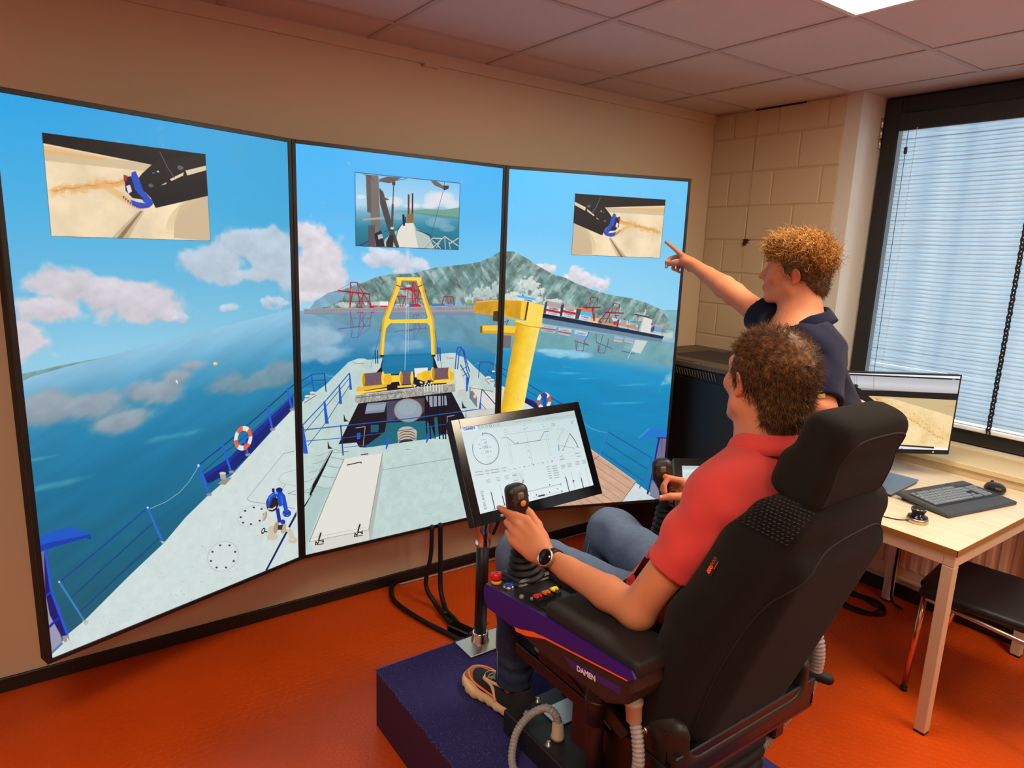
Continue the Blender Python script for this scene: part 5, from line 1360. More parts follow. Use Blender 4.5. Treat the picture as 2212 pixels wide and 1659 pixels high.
rad = thing('radiator', (3.50, .9, .12), 'cream ribbed panel radiator under the window', 'radiator')
mb = MB(); ry0, ry1, rz0, rz1, rx0 = -.7, 1.90, .13, .60, 3.500
bx(mb, (rx0 + .010, ry0, rz0), (rx0 + .02, ry1, rz1), .003)
y = ry0 + .03
while y < ry1 - .04:
    P = [(rx0 + .012, y, rz0 + .05), (rx0, y + .010, rz0 + .062), (rx0, y + .030, rz0 + .062), (rx0 + .012, y + .040, rz0 + .05),
         (rx0 + .012, y, rz1 - .05), (rx0, y + .010, rz1 - .062), (rx0, y + .030, rz1 - .062), (rx0 + .012, y + .040, rz1 - .05)]
    mb.add(P, [(0, 1, 5, 4)[::-1], (1, 2, 6, 5)[::-1], (2, 3, 7, 6)[::-1], (0, 3, 2, 1)[::-1], (4, 5, 6, 7)[::-1]]); y += .052
mb.build('panel', M['rad'], rad)
mb = MB(); bx(mb, (rx0 + .012, ry0, rz1 - .004), (3.552, ry1, rz1 + .012), .003); bx(mb, (rx0 + .004, ry0, rz0 - .012), (3.54, ry1, rz0 + .004), .003); bx(mb, (rx0 + .02, ry1 - .003, rz0), (3.54, ry1 + .003, rz1)); bx(mb, (3.52, ry0, rz0), (3.528, ry1, rz1))
mb.build('grille', M['rad'], rad)
mb = MB(); tube(mb, [(3.51, 1.93, .16), (3.51, 1.99, .16), (3.52, 2.0, .10), (3.52, 2.0, .0)], .009); cyl(mb, (3.51, 1.9, .16), (3.51, 1.93, .16), .016, n=12)
mb.build('pipe', M['rad'], rad)

# ------------------------------------------------------------------ venetian blind
m_slat = bpy.data.materials.new('blind_slat'); m_slat.use_nodes = True
nt = m_slat.node_tree; b = nt.nodes['Principled BSDF']
tr = nt.nodes.new('ShaderNodeBsdfTranslucent'); mx = nt.nodes.new('ShaderNodeMixShader'); mx.inputs[0].default_value = 0.62
b.inputs['Base Color'].default_value = (*srgb(196, 206, 212), 1); b.inputs['Roughness'].default_value = 0.5
n = nt.nodes.new('ShaderNodeTexNoise'); n.inputs['Scale'].default_value = 9; n.inputs['Detail'].default_value = 6
tc = nt.nodes.new('ShaderNodeTexCoord'); mp = nt.nodes.new('ShaderNodeMapping'); mp.inputs['Scale'].default_value = (1, 1.2, 7)
nt.links.new(tc.outputs['Object'], mp.inputs[0]); nt.links.new(mp.outputs[0], n.inputs['Vector'])
cr = nt.nodes.new('ShaderNodeValToRGB'); cr.color_ramp.elements[0].color = (*srgb(150, 176, 196), 1); cr.color_ramp.elements[0].position = .3; cr.color_ramp.elements[1].color = (*srgb(206, 216, 222), 1); cr.color_ramp.elements[1].position = .7
nt.links.new(n.outputs['Fac'], cr.inputs[0]); nt.links.new(cr.outputs[0], tr.inputs['Color'])
nt.links.new(b.outputs[0], mx.inputs[1]); nt.links.new(tr.outputs[0], mx.inputs[2]); nt.links.new(mx.outputs[0], nt.nodes['Material Output'].inputs[0])
by0, by1 = YWIN0 + .10, YWIN1 - .126
bz1, bz0 = 2.375, .905
blind = thing('window_blind', (XWIN - .05, (by0 + by1) / 2, bz1), 'closed grey blue venetian blind with cords in front of the window', 'blind')
mb = MB(); bx(mb, (XWIN - .055, by0 - .02, bz1 - .0), (XWIN - .02, by1 + .02, bz1 + .085), .004); mb.build('head_rail', M['frame'], blind)
b2 = MB()
L = (by1 - by0) / 2
prof = [(-.0125 + .0025 * k, .0022 * (1 - ((k - 5) / 5) ** 2)) for k in range(11)]
al = math.radians(74)
P = []
for yy in (-L, L):
    for (a_, h_) in prof[::2] + [prof[-1]]: P.append((-(a_ * math.cos(al) + h_ * math.sin(al)), yy, a_ * math.sin(al) - h_ * math.cos(al)))
nn = len(P) // 2
me = bpy.data.meshes.new('slat'); me.from_pydata(P, [], [(i, i + 1, nn + i + 1, nn + i) for i in range(nn - 1)]); me.materials.append(m_slat); me.update()
k = 0; zz = bz1 - .012
XB = XWIN - .036
rg = random.Random(2)
while zz > bz0 + .03:
    o = bpy.data.objects.new('slat', me); COL.objects.link(o); o.parent = blind
    o.location = Vector((XB + .004 * k * 0, (by0 + by1) / 2, zz)) - blind.location; o.rotation_euler = (rg.uniform(-.0012, .0012), rg.uniform(-.06, .06), 0); zz -= .0205; k += 1
M['whitepl'] = mat('white_plastic', srgb(232, 232, 236), 0.4)
mb = MB(); bx(mb, (XB - .012, by0, bz0 - .004), (XB + .012, by1, bz0 + .016), .004); mb.build('bottom_rail', M['whitepl'], blind)
# black perforated ladder strip
mb = MB(); ys_ = by1 - .62; z = bz1; i = 0
while z > bz0 + .02:
    dy = .003 * math.sin(i * 2.2)
    for s_ in (-1, 1): bar(mb, (XB - .022, ys_ + dy + s_ * .0062, z), (XB - .022, ys_ - dy + s_ * .0062, z - .0215), .003, .0072, (0, 1, 0))
    bx(mb, (XB - .0245, ys_ - .008, z - .0065), (XB - .0205, ys_ + .008, z + .0075)); z -= .021; i += 1
mb.build('ladder_strip', M['blackm'], blind)
mb = MB(); tube(mb, [(XB - .020, by1 - .035, bz1), (XB - .020, by1 - .036, 1.6), (XB - .020, by1 - .038, 1.0)], .0014, n=5, k=3); mb.build('cord', M['blackm'], blind)
mb = MB(); lathe(mb, (XB - .020, by1 - .035, 2.255), [(.004, 0), (.008, .004), (.008, .03), (.005, .036)], 10); mb.build('toggle', M['black'], blind)
mb = MB(); z = bz1
while z > bz0 + .05: lathe(mb, (XB - .022, by1 - .078, z), [(.0006, 0), (.0025, .002), (.0025, .006), (.0006, .008)], 6); z -= .0185
cyl(mb, (XB - .022, by1 - .078, bz0), (XB - .022, by1 - .078, bz1), .0007, n=4); mb.build('bead_chain', M['whitepl'], blind)

# hook with a thin wire on the block wall
hk = thing('wall_hook', (XW, 2.60, 1.79), 'small black hook on the block wall with a thin wire going up', 'hook')
hp = np.array((XW - .006, 2.597, 1.80))
mb = MB(); box(mb, hp, (.008, .012, .012), None, .002); bar(mb, hp + (-.008, -.01, .004), hp + (-.012, -.032, .002), .008, .006); bx(mb, hp + (-.012, -.004, -.026), hp + (.004, .012, -.01), .002); mb.build('bracket', M['black'], hk)
mb = MB(); cyl(mb, hp + (-.002, 0, .01), (XW - .006, 2.592, HC - .01), .0016, n=5); cyl(mb, hp + (-.002, 0, -.02), hp + (-.001, .003, -.16), .0013, n=5); mb.build('wire', M['joint'], hk)
# ------------------------------------------------------------------ the three tall displays
ZB, ZT = 0.375, 2.078
DA, DB, DC_, DD = (-.056, 2.357), (.847, 2.667), (1.833, 2.672), (2.741, 2.356)
def display(a, b, painter, res, label, name, bez=.015):
    a = np.array((*a, 0.0)); b = np.array((*b, 0.0)); w = np.linalg.norm(b - a); ux = (b - a) / w
    n = np.cross(ux, (0, 0, 1))            # towards the room
    mid = (a + b) / 2
    t = thing('display_panel', (mid[0], mid[1], ZB), label, 'display', 'tall portrait displays')
    p = Panel(a + ux * bez + np.array((0, 0, ZT - bez)), ux, np.array((0, 0, -1.0)), w - 2 * bez, ZT - ZB - 2 * bez, res)
    painter(p)
    p.surface('screen', p.image_material(name), t, lift=.0)
    R = np.stack([ux, -n, (0, 0, 1)], 1)
    mb = MB()
    g = .0012
    zc = (ZB + ZT) / 2
    box(mb, mid + (0, 0, zc) - n * .026, (w / 2 - g, .0235, (ZT - ZB) / 2 - g), R, .003)
    mb.build('housing', M['blackm'], t)
    mb = MB(); hw, hh = w / 2 - g, (ZT - ZB) / 2 - g
    for sx in (-1, 1): box(mb, mid + (0, 0, zc) + ux * sx * (hw - bez / 2) + n * .0005, (bez / 2 , .0035, hh), R, .001)
    for sz in (-1, 1): box(mb, mid + (0, 0, zc + sz * (hh - bez / 2)) + n * .0005, (hw - bez, .0035, bez / 2), R, .001)
    mb.build('bezel', M['black'], t)
    # wall bracket behind
    mb = MB(); c = mid + (0, 0, 1.25) - n * .05
    for s_ in (-.22, .22):
        p0 = c + ux * s_; p1 = np.array((p0[0], YW - .003, p0[2]))
        bar(mb, p0 + n * .004, p1, .05, .03); 
    box(mb, c - n * .0, (.3, .012, .22), R, .002)
    mb.build('wall_bracket', M['black'], t)
    return t
display(DA, DB, paint_left, 1000, 'left tall display showing open sea, deck rail and an orange life ring', 'picture_left')
display(DB, DC_, paint_mid, 950, 'middle tall display showing the yellow A-frame and winches on the deck', 'picture_middle')
display(DC_, DD, paint_right, 900, 'right tall display showing the cargo ship, mountain and yellow crane column', 'picture_right')
# ------------------------------------------------------------------ carpeted platform
M['carpet'] = mat('navy_carpet', srgb(56, 52, 104), 0.95, bump=1.0, bscale=420, var=0.35, vscale=260, spec=0.1)
M['carpetside'] = mat('dark_plum_side', srgb(48, 22, 62), 0.7, bump=0.1, bscale=100)
PX0, PX1, PY0, PY1, PZ = .889, 1.700, .42, 2.001, .227
plat = thing('platform', (1.295, 1.2, 0), 'navy carpeted box platform carrying the operator seat', 'platform')
mb = MB(); bx(mb, (PX0, PY0, 0), (PX1, PY1, PZ - .010), .002); mb.build('box', M['carpetside'], plat)
mb = MB(); bx(mb, (PX0 - .001, PY0, PZ - .010), (PX1 + .001, PY1 + .001, PZ - .004), .002); cp = mb.build('carpet', M['carpet'], plat)
# carpet pile: short loops
mb = MB(); rg = np.random.default_rng(41)
N = 15000
X = rg.uniform(PX0 + .004, PX1 - .004, N); Y = rg.uniform(.45, PY1 - .004, N)
ang = rg.uniform(0, 6.28, N); hh = rg.uniform(.0022, .0046, N); ww = rg.uniform(.0012, .0022, N)
c, s_ = np.cos(ang), np.sin(ang); dx, dy = rg.normal(0, .0018, N), rg.normal(0, .0018, N)
V = np.stack([np.stack([X - c * ww, Y - s_ * ww, np.full(N, PZ - .005)], 1), np.stack([X + c * ww, Y + s_ * ww, np.full(N, PZ - .005)], 1), np.stack([X + dx, Y + dy, PZ - .0045 + hh], 1)], 1).reshape(-1, 3)
Ne = 900; t = rg.random(Ne)
for (xa, ya, xb, yb, nx, ny) in ((PX0, .45, PX0, PY1, -1, 0), (PX0, PY1, PX1, PY1, 0, 1)):
    ex = xa + (xb - xa) * t; ey = ya + (yb - ya) * t; o_ = rg.uniform(.001, .005, Ne); zz = PZ - rg.uniform(.0, .012, Ne)
    tx, ty = (0, 1) if nx else (1, 0)
    V = np.concatenate([V, np.stack([np.stack([ex - tx * .0015, ey - ty * .0015, zz], 1), np.stack([ex + tx * .0015, ey + ty * .0015, zz], 1), np.stack([ex + nx * o_, ey + ny * o_, zz + rg.uniform(-.002, .004, Ne)], 1)], 1).reshape(-1, 3)])
mb.add(V, np.arange(len(V)).reshape(-1, 3).tolist(), False)
M['pile'] = mat('navy_pile', srgb(104, 102, 172), 0.95, spec=0.1)
pl = mb.build('pile', M['pile'], cp); pl['kind'] = 'stuff'

# ------------------------------------------------------------------ operator seat
M['fab'] = mat('black_seat_fabric', srgb(22, 20, 19), 0.95, bump=0.7, bscale=900, sheen=0.04, spec=0.15, var=.12, vscale=14)
M['fab2'] = mat('black_headrest_fabric', srgb(27, 25, 22), 0.95, bump=0.8, bscale=1100, sheen=0.04, spec=0.15)
M['pad'] = mat('armrest_vinyl', srgb(30, 28, 27), 0.55, bump=0.3, bscale=700, spec=0.4)
M['pod'] = mat('brown_black_plastic', srgb(46, 33, 30), 0.5, bump=0.2, bscale=800, spec=0.4)
M['podblue'] = mat('deep_blue_plastic', srgb(42, 22, 128), 0.38, bump=0.1, bscale=600, spec=0.5)
M['orange'] = mat('orange_trim', srgb(255, 104, 16), 0.4)
M['plas'] = mat('dark_plastic', srgb(26, 24, 24), 0.45, bump=0.15, bscale=500)
M['steelblk'] = mat('black_painted_steel', srgb(16, 16, 18), 0.35, spec=0.5)
M['maroon'] = mat('maroon_black_steel', srgb(30, 12, 12), 0.4)
M['conduit'] = mat('grey_conduit', srgb(150, 148, 148), 0.38, spec=0.5)
M['gland'] = mat('beige_gland', srgb(190, 172, 150), 0.5)
M['rubber'] = mat('black_rubber', srgb(16, 16, 17), 0.6, spec=0.35)
M['redb'] = mat('red_button', srgb(206, 22, 34), 0.3); M['yelb'] = mat('yellow_ring', srgb(240, 190, 20), 0.4)
M['blueb'] = mat('blue_button', srgb(20, 70, 160), 0.3); M['greyb'] = mat('grey_button', srgb(140, 134, 124), 0.5)
M['orb'] = mat('orange_button', srgb(255, 130, 10), 0.35); M['yelcap'] = mat('yellow_cap', srgb(250, 214, 20), 0.4); M['redcap'] = mat('red_cap', srgb(246, 50, 40), 0.4)
M['white'] = mat('white_print', srgb(236, 232, 236), 0.6); M['podpatch'] = mat('violet_patch', srgb(58, 30, 110), 0.5)

seat = thing('operator_seat', (1.30, 1.1, PZ), 'black high-backed operator seat with joystick armrests on the navy platform', 'chair')
XC = 1.305
nrm_ = lambda v: np.array(v) / np.linalg.norm(v)
# backrest, tilted back
def back_axis(z):          # rear surface y at height z
    return .826 - .371 * (z - .70)
bt = math.atan(.371)
Rb = rx(bt)     # local y forward, z up along the back
f = SDF()
cb = np.array((XC, .875 + .0, .80))
def Lb(x, y, z):           # local back coords: x across, y out of rear surface towards front, z along the back from the bottom
    return np.array((XC + x, 0, 0)) + np.array((0, .868, .60)) + Rb @ np.array((0, y, z))
HB = .665
f.rbox(Lb(0, .055, HB / 2), (.205, .055, HB / 2), .05, Rb, k=0)
f.rbox(Lb(.004, .06, HB * .47), (.240, .06, HB * .42), .055, Rb, k=.05)
for sx in (-1, 1):
    f.cap(Lb(sx * .198, .075, .05), Lb(sx * .198, .088, .33), .060, .056, k=.03)
    f.cap(Lb(sx * .198, .088, .33), Lb(sx * .175, .070, .55), .054, .046, k=.03)
f.ell(Lb(0, .14, .30), (.14, .035, .26), Rb, k=.03, op=-1)
f.ell(Lb(0, .03, HB - .05), (.175, .045, .075), Rb, k=.04)
f.rbox(Lb(0, -.012, .30), (.17, .03, .28), .028, Rb, k=.03)
def pat(C):            # woven panel at the upper left shoulder of the back
    w = C - CAM; c = w @ CAM_R.T; x = CXP + FPX * c[:, 0] / -c[:, 2]; y = CYP - FPX * c[:, 1] / -c[:, 2]
    Q = [(1664, 1058), (1782, 1100), (1707, 1192), (1578, 1122)]; d = np.full(len(C), 1e9)
    for (x0, y0), (x1, y1) in zip(Q, Q[1:] + Q[:1]): d = np.minimum(d, ((x1 - x0) * (y - y0) - (y1 - y0) * (x - x0)) / math.hypot(x1 - x0, y1 - y0))
    v = np.clip(.5 + d * .02, 0, 1) * (C[:, 0] < XC) ; return np.stack([v, v, v], 1)
m_back = mat('back_fabric', srgb(22, 20, 19), 0.95, bump=0.7, bscale=900, sheen=0.04, spec=0.15)
nt = m_back.node_tree; at = nt.nodes.new('ShaderNodeAttribute'); at.attribute_name = 'tint'; gt = nt.nodes.new('ShaderNodeMath'); gt.operation = 'GREATER_THAN'; gt.inputs[1].default_value = .5
mxc = nt.nodes.new('ShaderNodeMix'); mxc.data_type = 'RGBA'; mxc.inputs[6].default_value = (*srgb(24, 22, 21), 1); mxc.inputs[7].default_value = (*srgb(15, 15, 15), 1)
nt.links.new(at.outputs['Fac'], gt.inputs[0]); nt.links.new(gt.outputs[0], mxc.inputs[0]); nt.links.new(mxc.outputs[2], nt.nodes['Principled BSDF'].inputs['Base Color'])
bo = sdf_obj('backrest', f, (.98, .5, .50), (1.64, 1.12, 1.34), .0075, m_back, seat, relax=2, colf=pat)
# woven dashes on the patterned panel, raised stitches
from mathutils.bvhtree import BVHTree
def bvh_of(o):
    V = [v.co + root_loc(o.parent) for v in o.data.vertices]
    return BVHTree.FromPolygons(V, [p.vertices[:] for p in o.data.polygons])
bv = bvh_of(bo)
mb = MB()
QA, QB, QC, QD = (np.array(q_, float) for q_ in ((1672, 1066), (1772, 1102), (1704, 1184), (1586, 1122)))
for i in range(12):
    for j in range(11):
        u_, v_ = (j + (.5 if i % 2 else .1)) / 11.2, (i + .5) / 12
        q_ = (QA * (1 - u_) + QB * u_) * (1 - v_) + (QD * (1 - u_) + QC * u_) * v_
        d = nrm_(px_ray([q_])[0]); hit = bv.ray_cast(Vector(CAM), Vector(d))
        if hit[0] is None: continue
        p = np.array(hit[0]); nn = np.array(hit[1]); d2 = nrm_(px_ray([q_ + (QB - QA) * .01])[0]); t_ = d2 - d; t_ -= nn * (t_ @ nn); t_ = nrm_(t_)
        bar(mb, p - t_ * .0024 + nn * .0006, p + t_ * .0024 + nn * .0006, .0015, .0012, nn)
M['stitch'] = mat('grey_stitch', srgb(70, 66, 62), .9)
mb.build('stitching', M['stitch'], bo)['kind'] = 'stuff'
# piping seam along the rear panel
def seam(parent, bvh, pts, src_off, r=.0022, m=None, name='seam'):
    P = catmull(pts, 10); out = []
    for p in P:
        s_ = p + src_off; d = -np.array(src_off) / np.linalg.norm(src_off)
        h = bvh.ray_cast(Vector(s_), Vector(d))
        if h[0] is not None: out.append(np.array(h[0]))
    mb = MB(); tube(mb, out, r, n=6, smoothpath=False); return mb.build(name, m or M['blackm'], parent)
so = Rb @ np.array((0, -.4, 0))
seam(bo, bv, [Lb(-.175, 0, .02), Lb(-.195, 0, .25), Lb(-.185, 0, .44), Lb(-.14, 0, .55), Lb(-.03, 0, .60), Lb(.1, 0, .605), Lb(.165, 0, .57), Lb(.19, 0, .45), Lb(.19, 0, .2), Lb(.17, 0, .02)], so)
# headrest
f = SDF()
Rh = rx(math.radians(17))
def Lh(x, y, z): return np.array((XC - .006, .645, 1.232)) + Rh @ np.array((x, y, z))
f.rbox(Lh(0, .050, .088), (.129, .048, .092), .030, Rh, k=0)
f.rbox(Lh(0, .058, .040), (.131, .056, .050), .028, Rh, k=.02)
f.cap(Lh(-.082, .044, .142), Lh(.082, .044, .142), .034, k=.03)
ho = sdf_obj('headrest', f, (1.12, .55, 1.19), (1.49, .84, 1.47), .006, M['fab2'], seat, relax=2)
hv = bvh_of(ho); sh = Rh @ np.array((0, -.3, 0.02))
seam(ho, hv, [Lh(-.105, 0, .005), Lh(-.105, 0, .10), Lh(-.085, 0, .148), Lh(0, 0, .156), Lh(.085, 0, .15), Lh(.108, 0, .12), Lh(.112, 0, .01)], sh)
for sx in (-.07, .07):
    mb = MB(); cyl(mb, Lh(sx, .055, .03), Lh(sx, .055, -.06), .007, n=10)
    lathe(mb, Lh(sx, .055, -.012), [(.012, 0), (.013, .006), (.012, .010)], 12); mb.build('headrest_post', M['steel'], seat)
# seat cushion
f = SDF()
f.rbox((XC, 1.18, .665), (.245, .25, .055), .05, k=0)
for sx in (-1, 1): f.cap((XC + sx * .21, .98, .70), (XC + sx * .21, 1.38, .695), .045, k=.03)
f.cap((XC - .18, 1.41, .675), (XC + .18, 1.41, .675), .05, k=.03)
sdf_obj('seat_cushion', f, (1.0, .9, .58), (1.61, 1.50, .78), .009, M['fab'], seat, relax=2)
# tag with orange lettering on the left side of the back
h = bv.ray_cast(Vector(CAM), Vector(nrm_(px_ray([(1541, 1222)])[0])))
if h[0] is not None:
    p = np.array(h[0]); nn = np.array(h[1]); u = Rb @ np.array((0, 0, 1.)); u = u - nn * (u @ nn); u /= np.linalg.norm(u); v = np.cross(nn, u)
    mb = MB(); box(mb, p + nn * .001, (.022, .0105, .001), np.stack([u, v, nn], 1), .0004); mb.build('fabric_tag', M['blackm'], bo)
    text_part('tag_lettering', 'ISRI', p + nn * .0022 - u * .0105 + v * .001, u, v, .0130, M['orange'], bo, bold=.0006)
    text_part('tag_lettering', 'DDD', p + nn * .0022 + u * .0085 + v * .002, u, v, .0105, M['orange'], bo, bold=-.0001)
    mb = MB(); bar(mb, p + nn * .0024 - v * .0075 - u * .002, p + nn * .0024 - v * .0075 + u * .017, .0012, .0005, nn); mb.build('tag_underline', M['orange'], bo)
# side tray / plastic shroud behind and under the back
f = SDF()
f.rbox((XC + .006, .93, .645), (.250, .13, .065), .03, k=0)
f.rbox((XC, .90, .70), (.215, .13, .08), .04, k=.01, op=-1)
f.cap((XC - .215, .86, .655), (XC - .225, 1.02, .72), .03, .028, k=.03); f.cap((XC + .235, .86, .66), (XC + .24, 1.02, .73), .03, .028, k=.03)
sdf_obj('rear_shroud', f, (.98, .76, .55), (1.63, 1.12, .80), .007, M['plas'], seat, relax=1)
mb = MB()
bx(mb, (1.05, .805, .565), (1.585, .822, .640), .003); bx(mb, (1.05, .805, .565), (1.062, 1.40, .60), .002); bx(mb, (1.57, .805, .565), (1.585, 1.40, .60), .002)
for x in (1.06, 1.565): bx(mb, (x - .006, .84, .60), (x + .006, 1.30, .68), .002)
mb.build('seat_frame', M['steelblk'], seat)
mb = MB(); bx(mb, (1.04, .803, .560), (1.58, .807, .565)); mb.build('red_edge', mat('red_edge', srgb(96, 22, 14), .5), seat)
mb = MB(); bx(mb, (1.06, .86, .44), (1.10, 1.16, .60), .006); mb.build('side_cover', M['maroon'], seat)
mb = MB(); bx(mb, (1.52, .86, .44), (1.565, 1.24, .60), .006); mb.build('side_cover', M['maroon'], seat)
for (x, y, z) in ((1.052, .90, .650),):
    mb = MB(); cyl(mb, (x + .004, y, z), (x - .007, y, z), .0085, n=14); cyl(mb, (x - .006, y, z), (x - .0085, y, z), .004, n=8); mb.build('bolt', M['steel'], seat)
# bellows of the suspension
mb = MB(); R_ = []
def rrect(cx, cy, hx, hy, r, z, n=6):
    P = []
    for (sx, sy, a0) in ((1, 1, 0), (-1, 1, 90), (-1, -1, 180), (1, -1, 270)):
        for k in range(n + 1):
            a = math.radians(a0 + 90 * k / n); P.append((cx + sx * (hx - r) + r * math.cos(a), cy + sy * (hy - r) + r * math.sin(a), z))
    return np.array(P)
for i in range(25):
    z = .335 + i * .0095; g_ = [0, .012, .022, .012][i % 4]
    R_.append(rrect(XC + .03, 1.06, .150 + g_, .19 + g_, .06, z))
rings(mb, R_); mb.build('bellows', M['rubber'], seat)
# base box
mb = MB(); bx(mb, (1.09, .74, PZ), (1.515, 1.50, .302), .003); bx(mb, (1.096, .75, .302), (1.50, 1.49, .3035)); 
box_o = mb.build('base_box', mat('dark_steel_plate', srgb(34, 34, 35), .45, bump=.3, bscale=300), seat)
mb = MB(); bx(mb, (1.18, 1.34, .3035), (1.32, 1.43, .309), .001); bx(mb, (1.20, .85, .303), (1.48, 1.27, .335), .004); mb.build('mounting_plate', M['steel'], seat)
for (x, y) in ((1.135, 1.44), (1.30, 1.46), (1.11, 1.30), (1.11, 1.1), (1.30, 1.40), (1.2, 1.47)):
    mb = MB(); lathe(mb, (x, y, .3035), [(.011, 0), (.011, .004), (.007, .006), (.0065, .014), (.004, .015)], 8); mb.build('bolt', M['steel'], seat)
for y in (1.42, 1.38, 1.15):
    mb = MB(); cyl(mb, (1.091, y, .262), (1.087, y, .262), .006, n=10); mb.build('bolt', M['steelblk'], seat)

# ---- corrugated conduits
def conduit(pts, r, m, pitch=.0095):
    C = catmull(pts, 24); seg = np.linalg.norm(np.diff(C, axis=0), axis=1); s_ = np.concatenate([[0], np.cumsum(seg)]); L = s_[-1]
    n = int(L / pitch * 4); t = np.linspace(0, L, n)
    P = np.stack([np.interp(t, s_, C[:, k]) for k in range(3)], 1)
    mb = MB(); rf = [r, r * 1.0, r * .86, r * .86]
    tube(mb, P, r, n=16, smoothpath=False, rfun=lambda u, i: rf[i % 4])
    return mb.build('conduit', m, seat)
def gland(a, d, r=.019):
    mb = MB(); a = np.array(a, float)
    lathe(mb, a, [(r * .9, -.012), (r * .9, 0), (r * 1.25, .0), (r * 1.25, .010), (r * 1.1, .012), (r * 1.02, .05), (r * .85, .052)], 8 if False else 14, axis=d)
    return mb.build('cable_gland', M['gland'], seat)
gland((1.150, 1.308, .306), (0, .05, 1), .0165)
conduit([(1.150, 1.310, .345), (1.148, 1.318, .374), (1.130, 1.343, .391), (1.098, 1.370, .367), (1.068, 1.386, .325), (1.042, 1.378, .288), (1.018, 1.345, .246), (1.005, 1.26, .2405), (1.0, 1.10, .2405), (1.0, .80, .2405)], .0122, M['conduit'])
gland((1.030, .922, .722), (.0, -.12, -1), .0175)
conduit([(1.030, .917, .680), (1.026, .898, .640), (1.020, .884, .590), (1.014, .886, .53), (1.006, .890, .44), (.998, .885, .34), (.985, .87, .262), (.985, .80, .243)], .0145, M['conduit'])
gland((1.62, 1.02, .80), (.1, -.1, -1), .021)
conduit([(1.612, .99, .79), (1.620, .90, .775), (1.622, .845, .735), (1.620, .828, .67), (1.616, .840, .585), (1.608, .866, .522), (1.60, .89, .46), (1.54, .90, .41), (1.45, .90, .37)], .0205, M['conduit'])

# ---- armrest consoles
def console(x0, x1, mirror=False):
    """left console spans x0 (outer) to x1 (inner)"""
    ox = x1 if mirror else x0           # outer side
    sgn = -1 if mirror else 1
    c = seat
    # body: side outline in (y, z), top falls to the front
    body = [(1.418, .722), (1.432, .745), (1.434, .778), (1.425, .792), (1.18, .822), (.87, .845), (.862, .80), (.885, .755), (.94, .722), (1.16, .712), (1.27, .722)]
    mb = MB(); n = len(body)
    R_ = []
    w = x1 - x0
    for (t_, ins) in ((0, .010), (.03, .003), (.10, 0), (.90, 0), (.97, .003), (1, .010)):
        cy_, cz_ = 1.15, .775
        R_.append(np.array([(x0 + w * t_, cy_ + (y - cy_) * (1 - ins / .28), cz_ + (z - cz_) * (1 - ins / .05)) for y, z in body]))
    rings(mb, R_, smooth=False)
    b_ = mb.build('console', M['pod'], c)
    # deep blue cladding on the outer side
    blue = [(1.418, .728), (1.434, .748), (1.436, .780), (1.427, .795), (1.18, .825), (.872, .848), (.860, .835), (.875, .822), (1.17, .772), (1.205, .757), (1.245, .745), (1.30, .732)]
    xo = ox - sgn * .003
    mb = MB(); prism(mb, [(p[0], p[1]) for p in blue], (xo, 0, 0), (0, 1, 0), (0, 0, 1), (sgn * .006, 0, 0)); mb.build('blue_cladding', M['podblue'], c)
    tr_ = [(1.278, .7275), (1.232, .7385), (1.190, .7560), (1.160, .7685), (.88, .8192), (.88, .8220), (1.160, .7730), (1.190, .7665), (1.205, .7640), (1.262, .7420), (1.285, .7360)]
    mb = MB(); prism(mb, tr_, (xo - sgn * .001, 0, 0), (0, 1, 0), (0, 0, 1), (sgn * .004, 0, 0)); mb.build('orange_trim', M['orange'], c)
    mb = MB(); prism(mb, [(1.09, .762), (.90, .792), (.90, .775), (1.06, .748)], (xo + sgn * .002, 0, 0), (0, 1, 0), (0, 0, 1), (sgn * .003, 0, 0)); mb.build('violet_panel', M['podpatch'], c)
    if not mirror:
        d_ = np.array((0, -.19, .026)); d_ /= np.linalg.norm(d_)
        text_part('logo', 'DAMEN', (xo - .0012, 1.005, .7655), tuple(d_), (0, .10, .99), .0185, M['white'], c, bold=.0006)
        T_ = None
    # wider deck that carries the joystick
    mb = MB(); q0, q1 = (x1 - .003, x1 + .072) if not mirror else (x0 - .072, x0 + .003); P = [(q0, 1.446, .792), (q1, 1.446, .792), (q1, 1.285, .8115), (q0, 1.285, .8115)]; P += [(a, b, .748) for a, b, c_ in P]
    mb.add(P, [(3, 2, 1, 0), (4, 5, 6, 7), (0, 1, 5, 4), (1, 2, 6, 5), (2, 3, 7, 6), (3, 0, 4, 7)]); mb.build('joystick_deck', M['plas'], c)
    # top control plate
    mb = MB(); mb.add([(x0 + .004, 1.428, .7945), (x1 - .004, 1.428, .7945), (x1 - .004, 1.16, .8270), (x0 + .004, 1.16, .8270), (x0 + .004, 1.428, .78), (x1 - .004, 1.428, .78), (x1 - .004, 1.16, .80), (x0 + .004, 1.16, .80)],
                      [(3, 2, 1, 0), (0, 1, 5, 4), (1, 2, 6, 5), (2, 3, 7, 6), (3, 0, 4, 7)]); mb.build('control_plate', M['plas'], c)
    # padded armrest
    f = SDF(); Rp = rx(math.radians(-1.5)); cx_ = (x0 + x1) / 2
    f.rbox((cx_, 1.016, .843), ((x1 - x0) / 2 - .002, .158, .021), .012, Rp, k=0)
    sdf_obj('arm_pad', f, (x0 - .02, .80, .80), (x1 + .02, 1.22, .92), .005, M['pad'], c, relax=1)
    return b_
con = console(.962, 1.100)
conR = console(1.535, 1.672, True)
def zp(y): return .7945 + (1.428 - y) * .1213
Np = np.array((0, .12, .993))
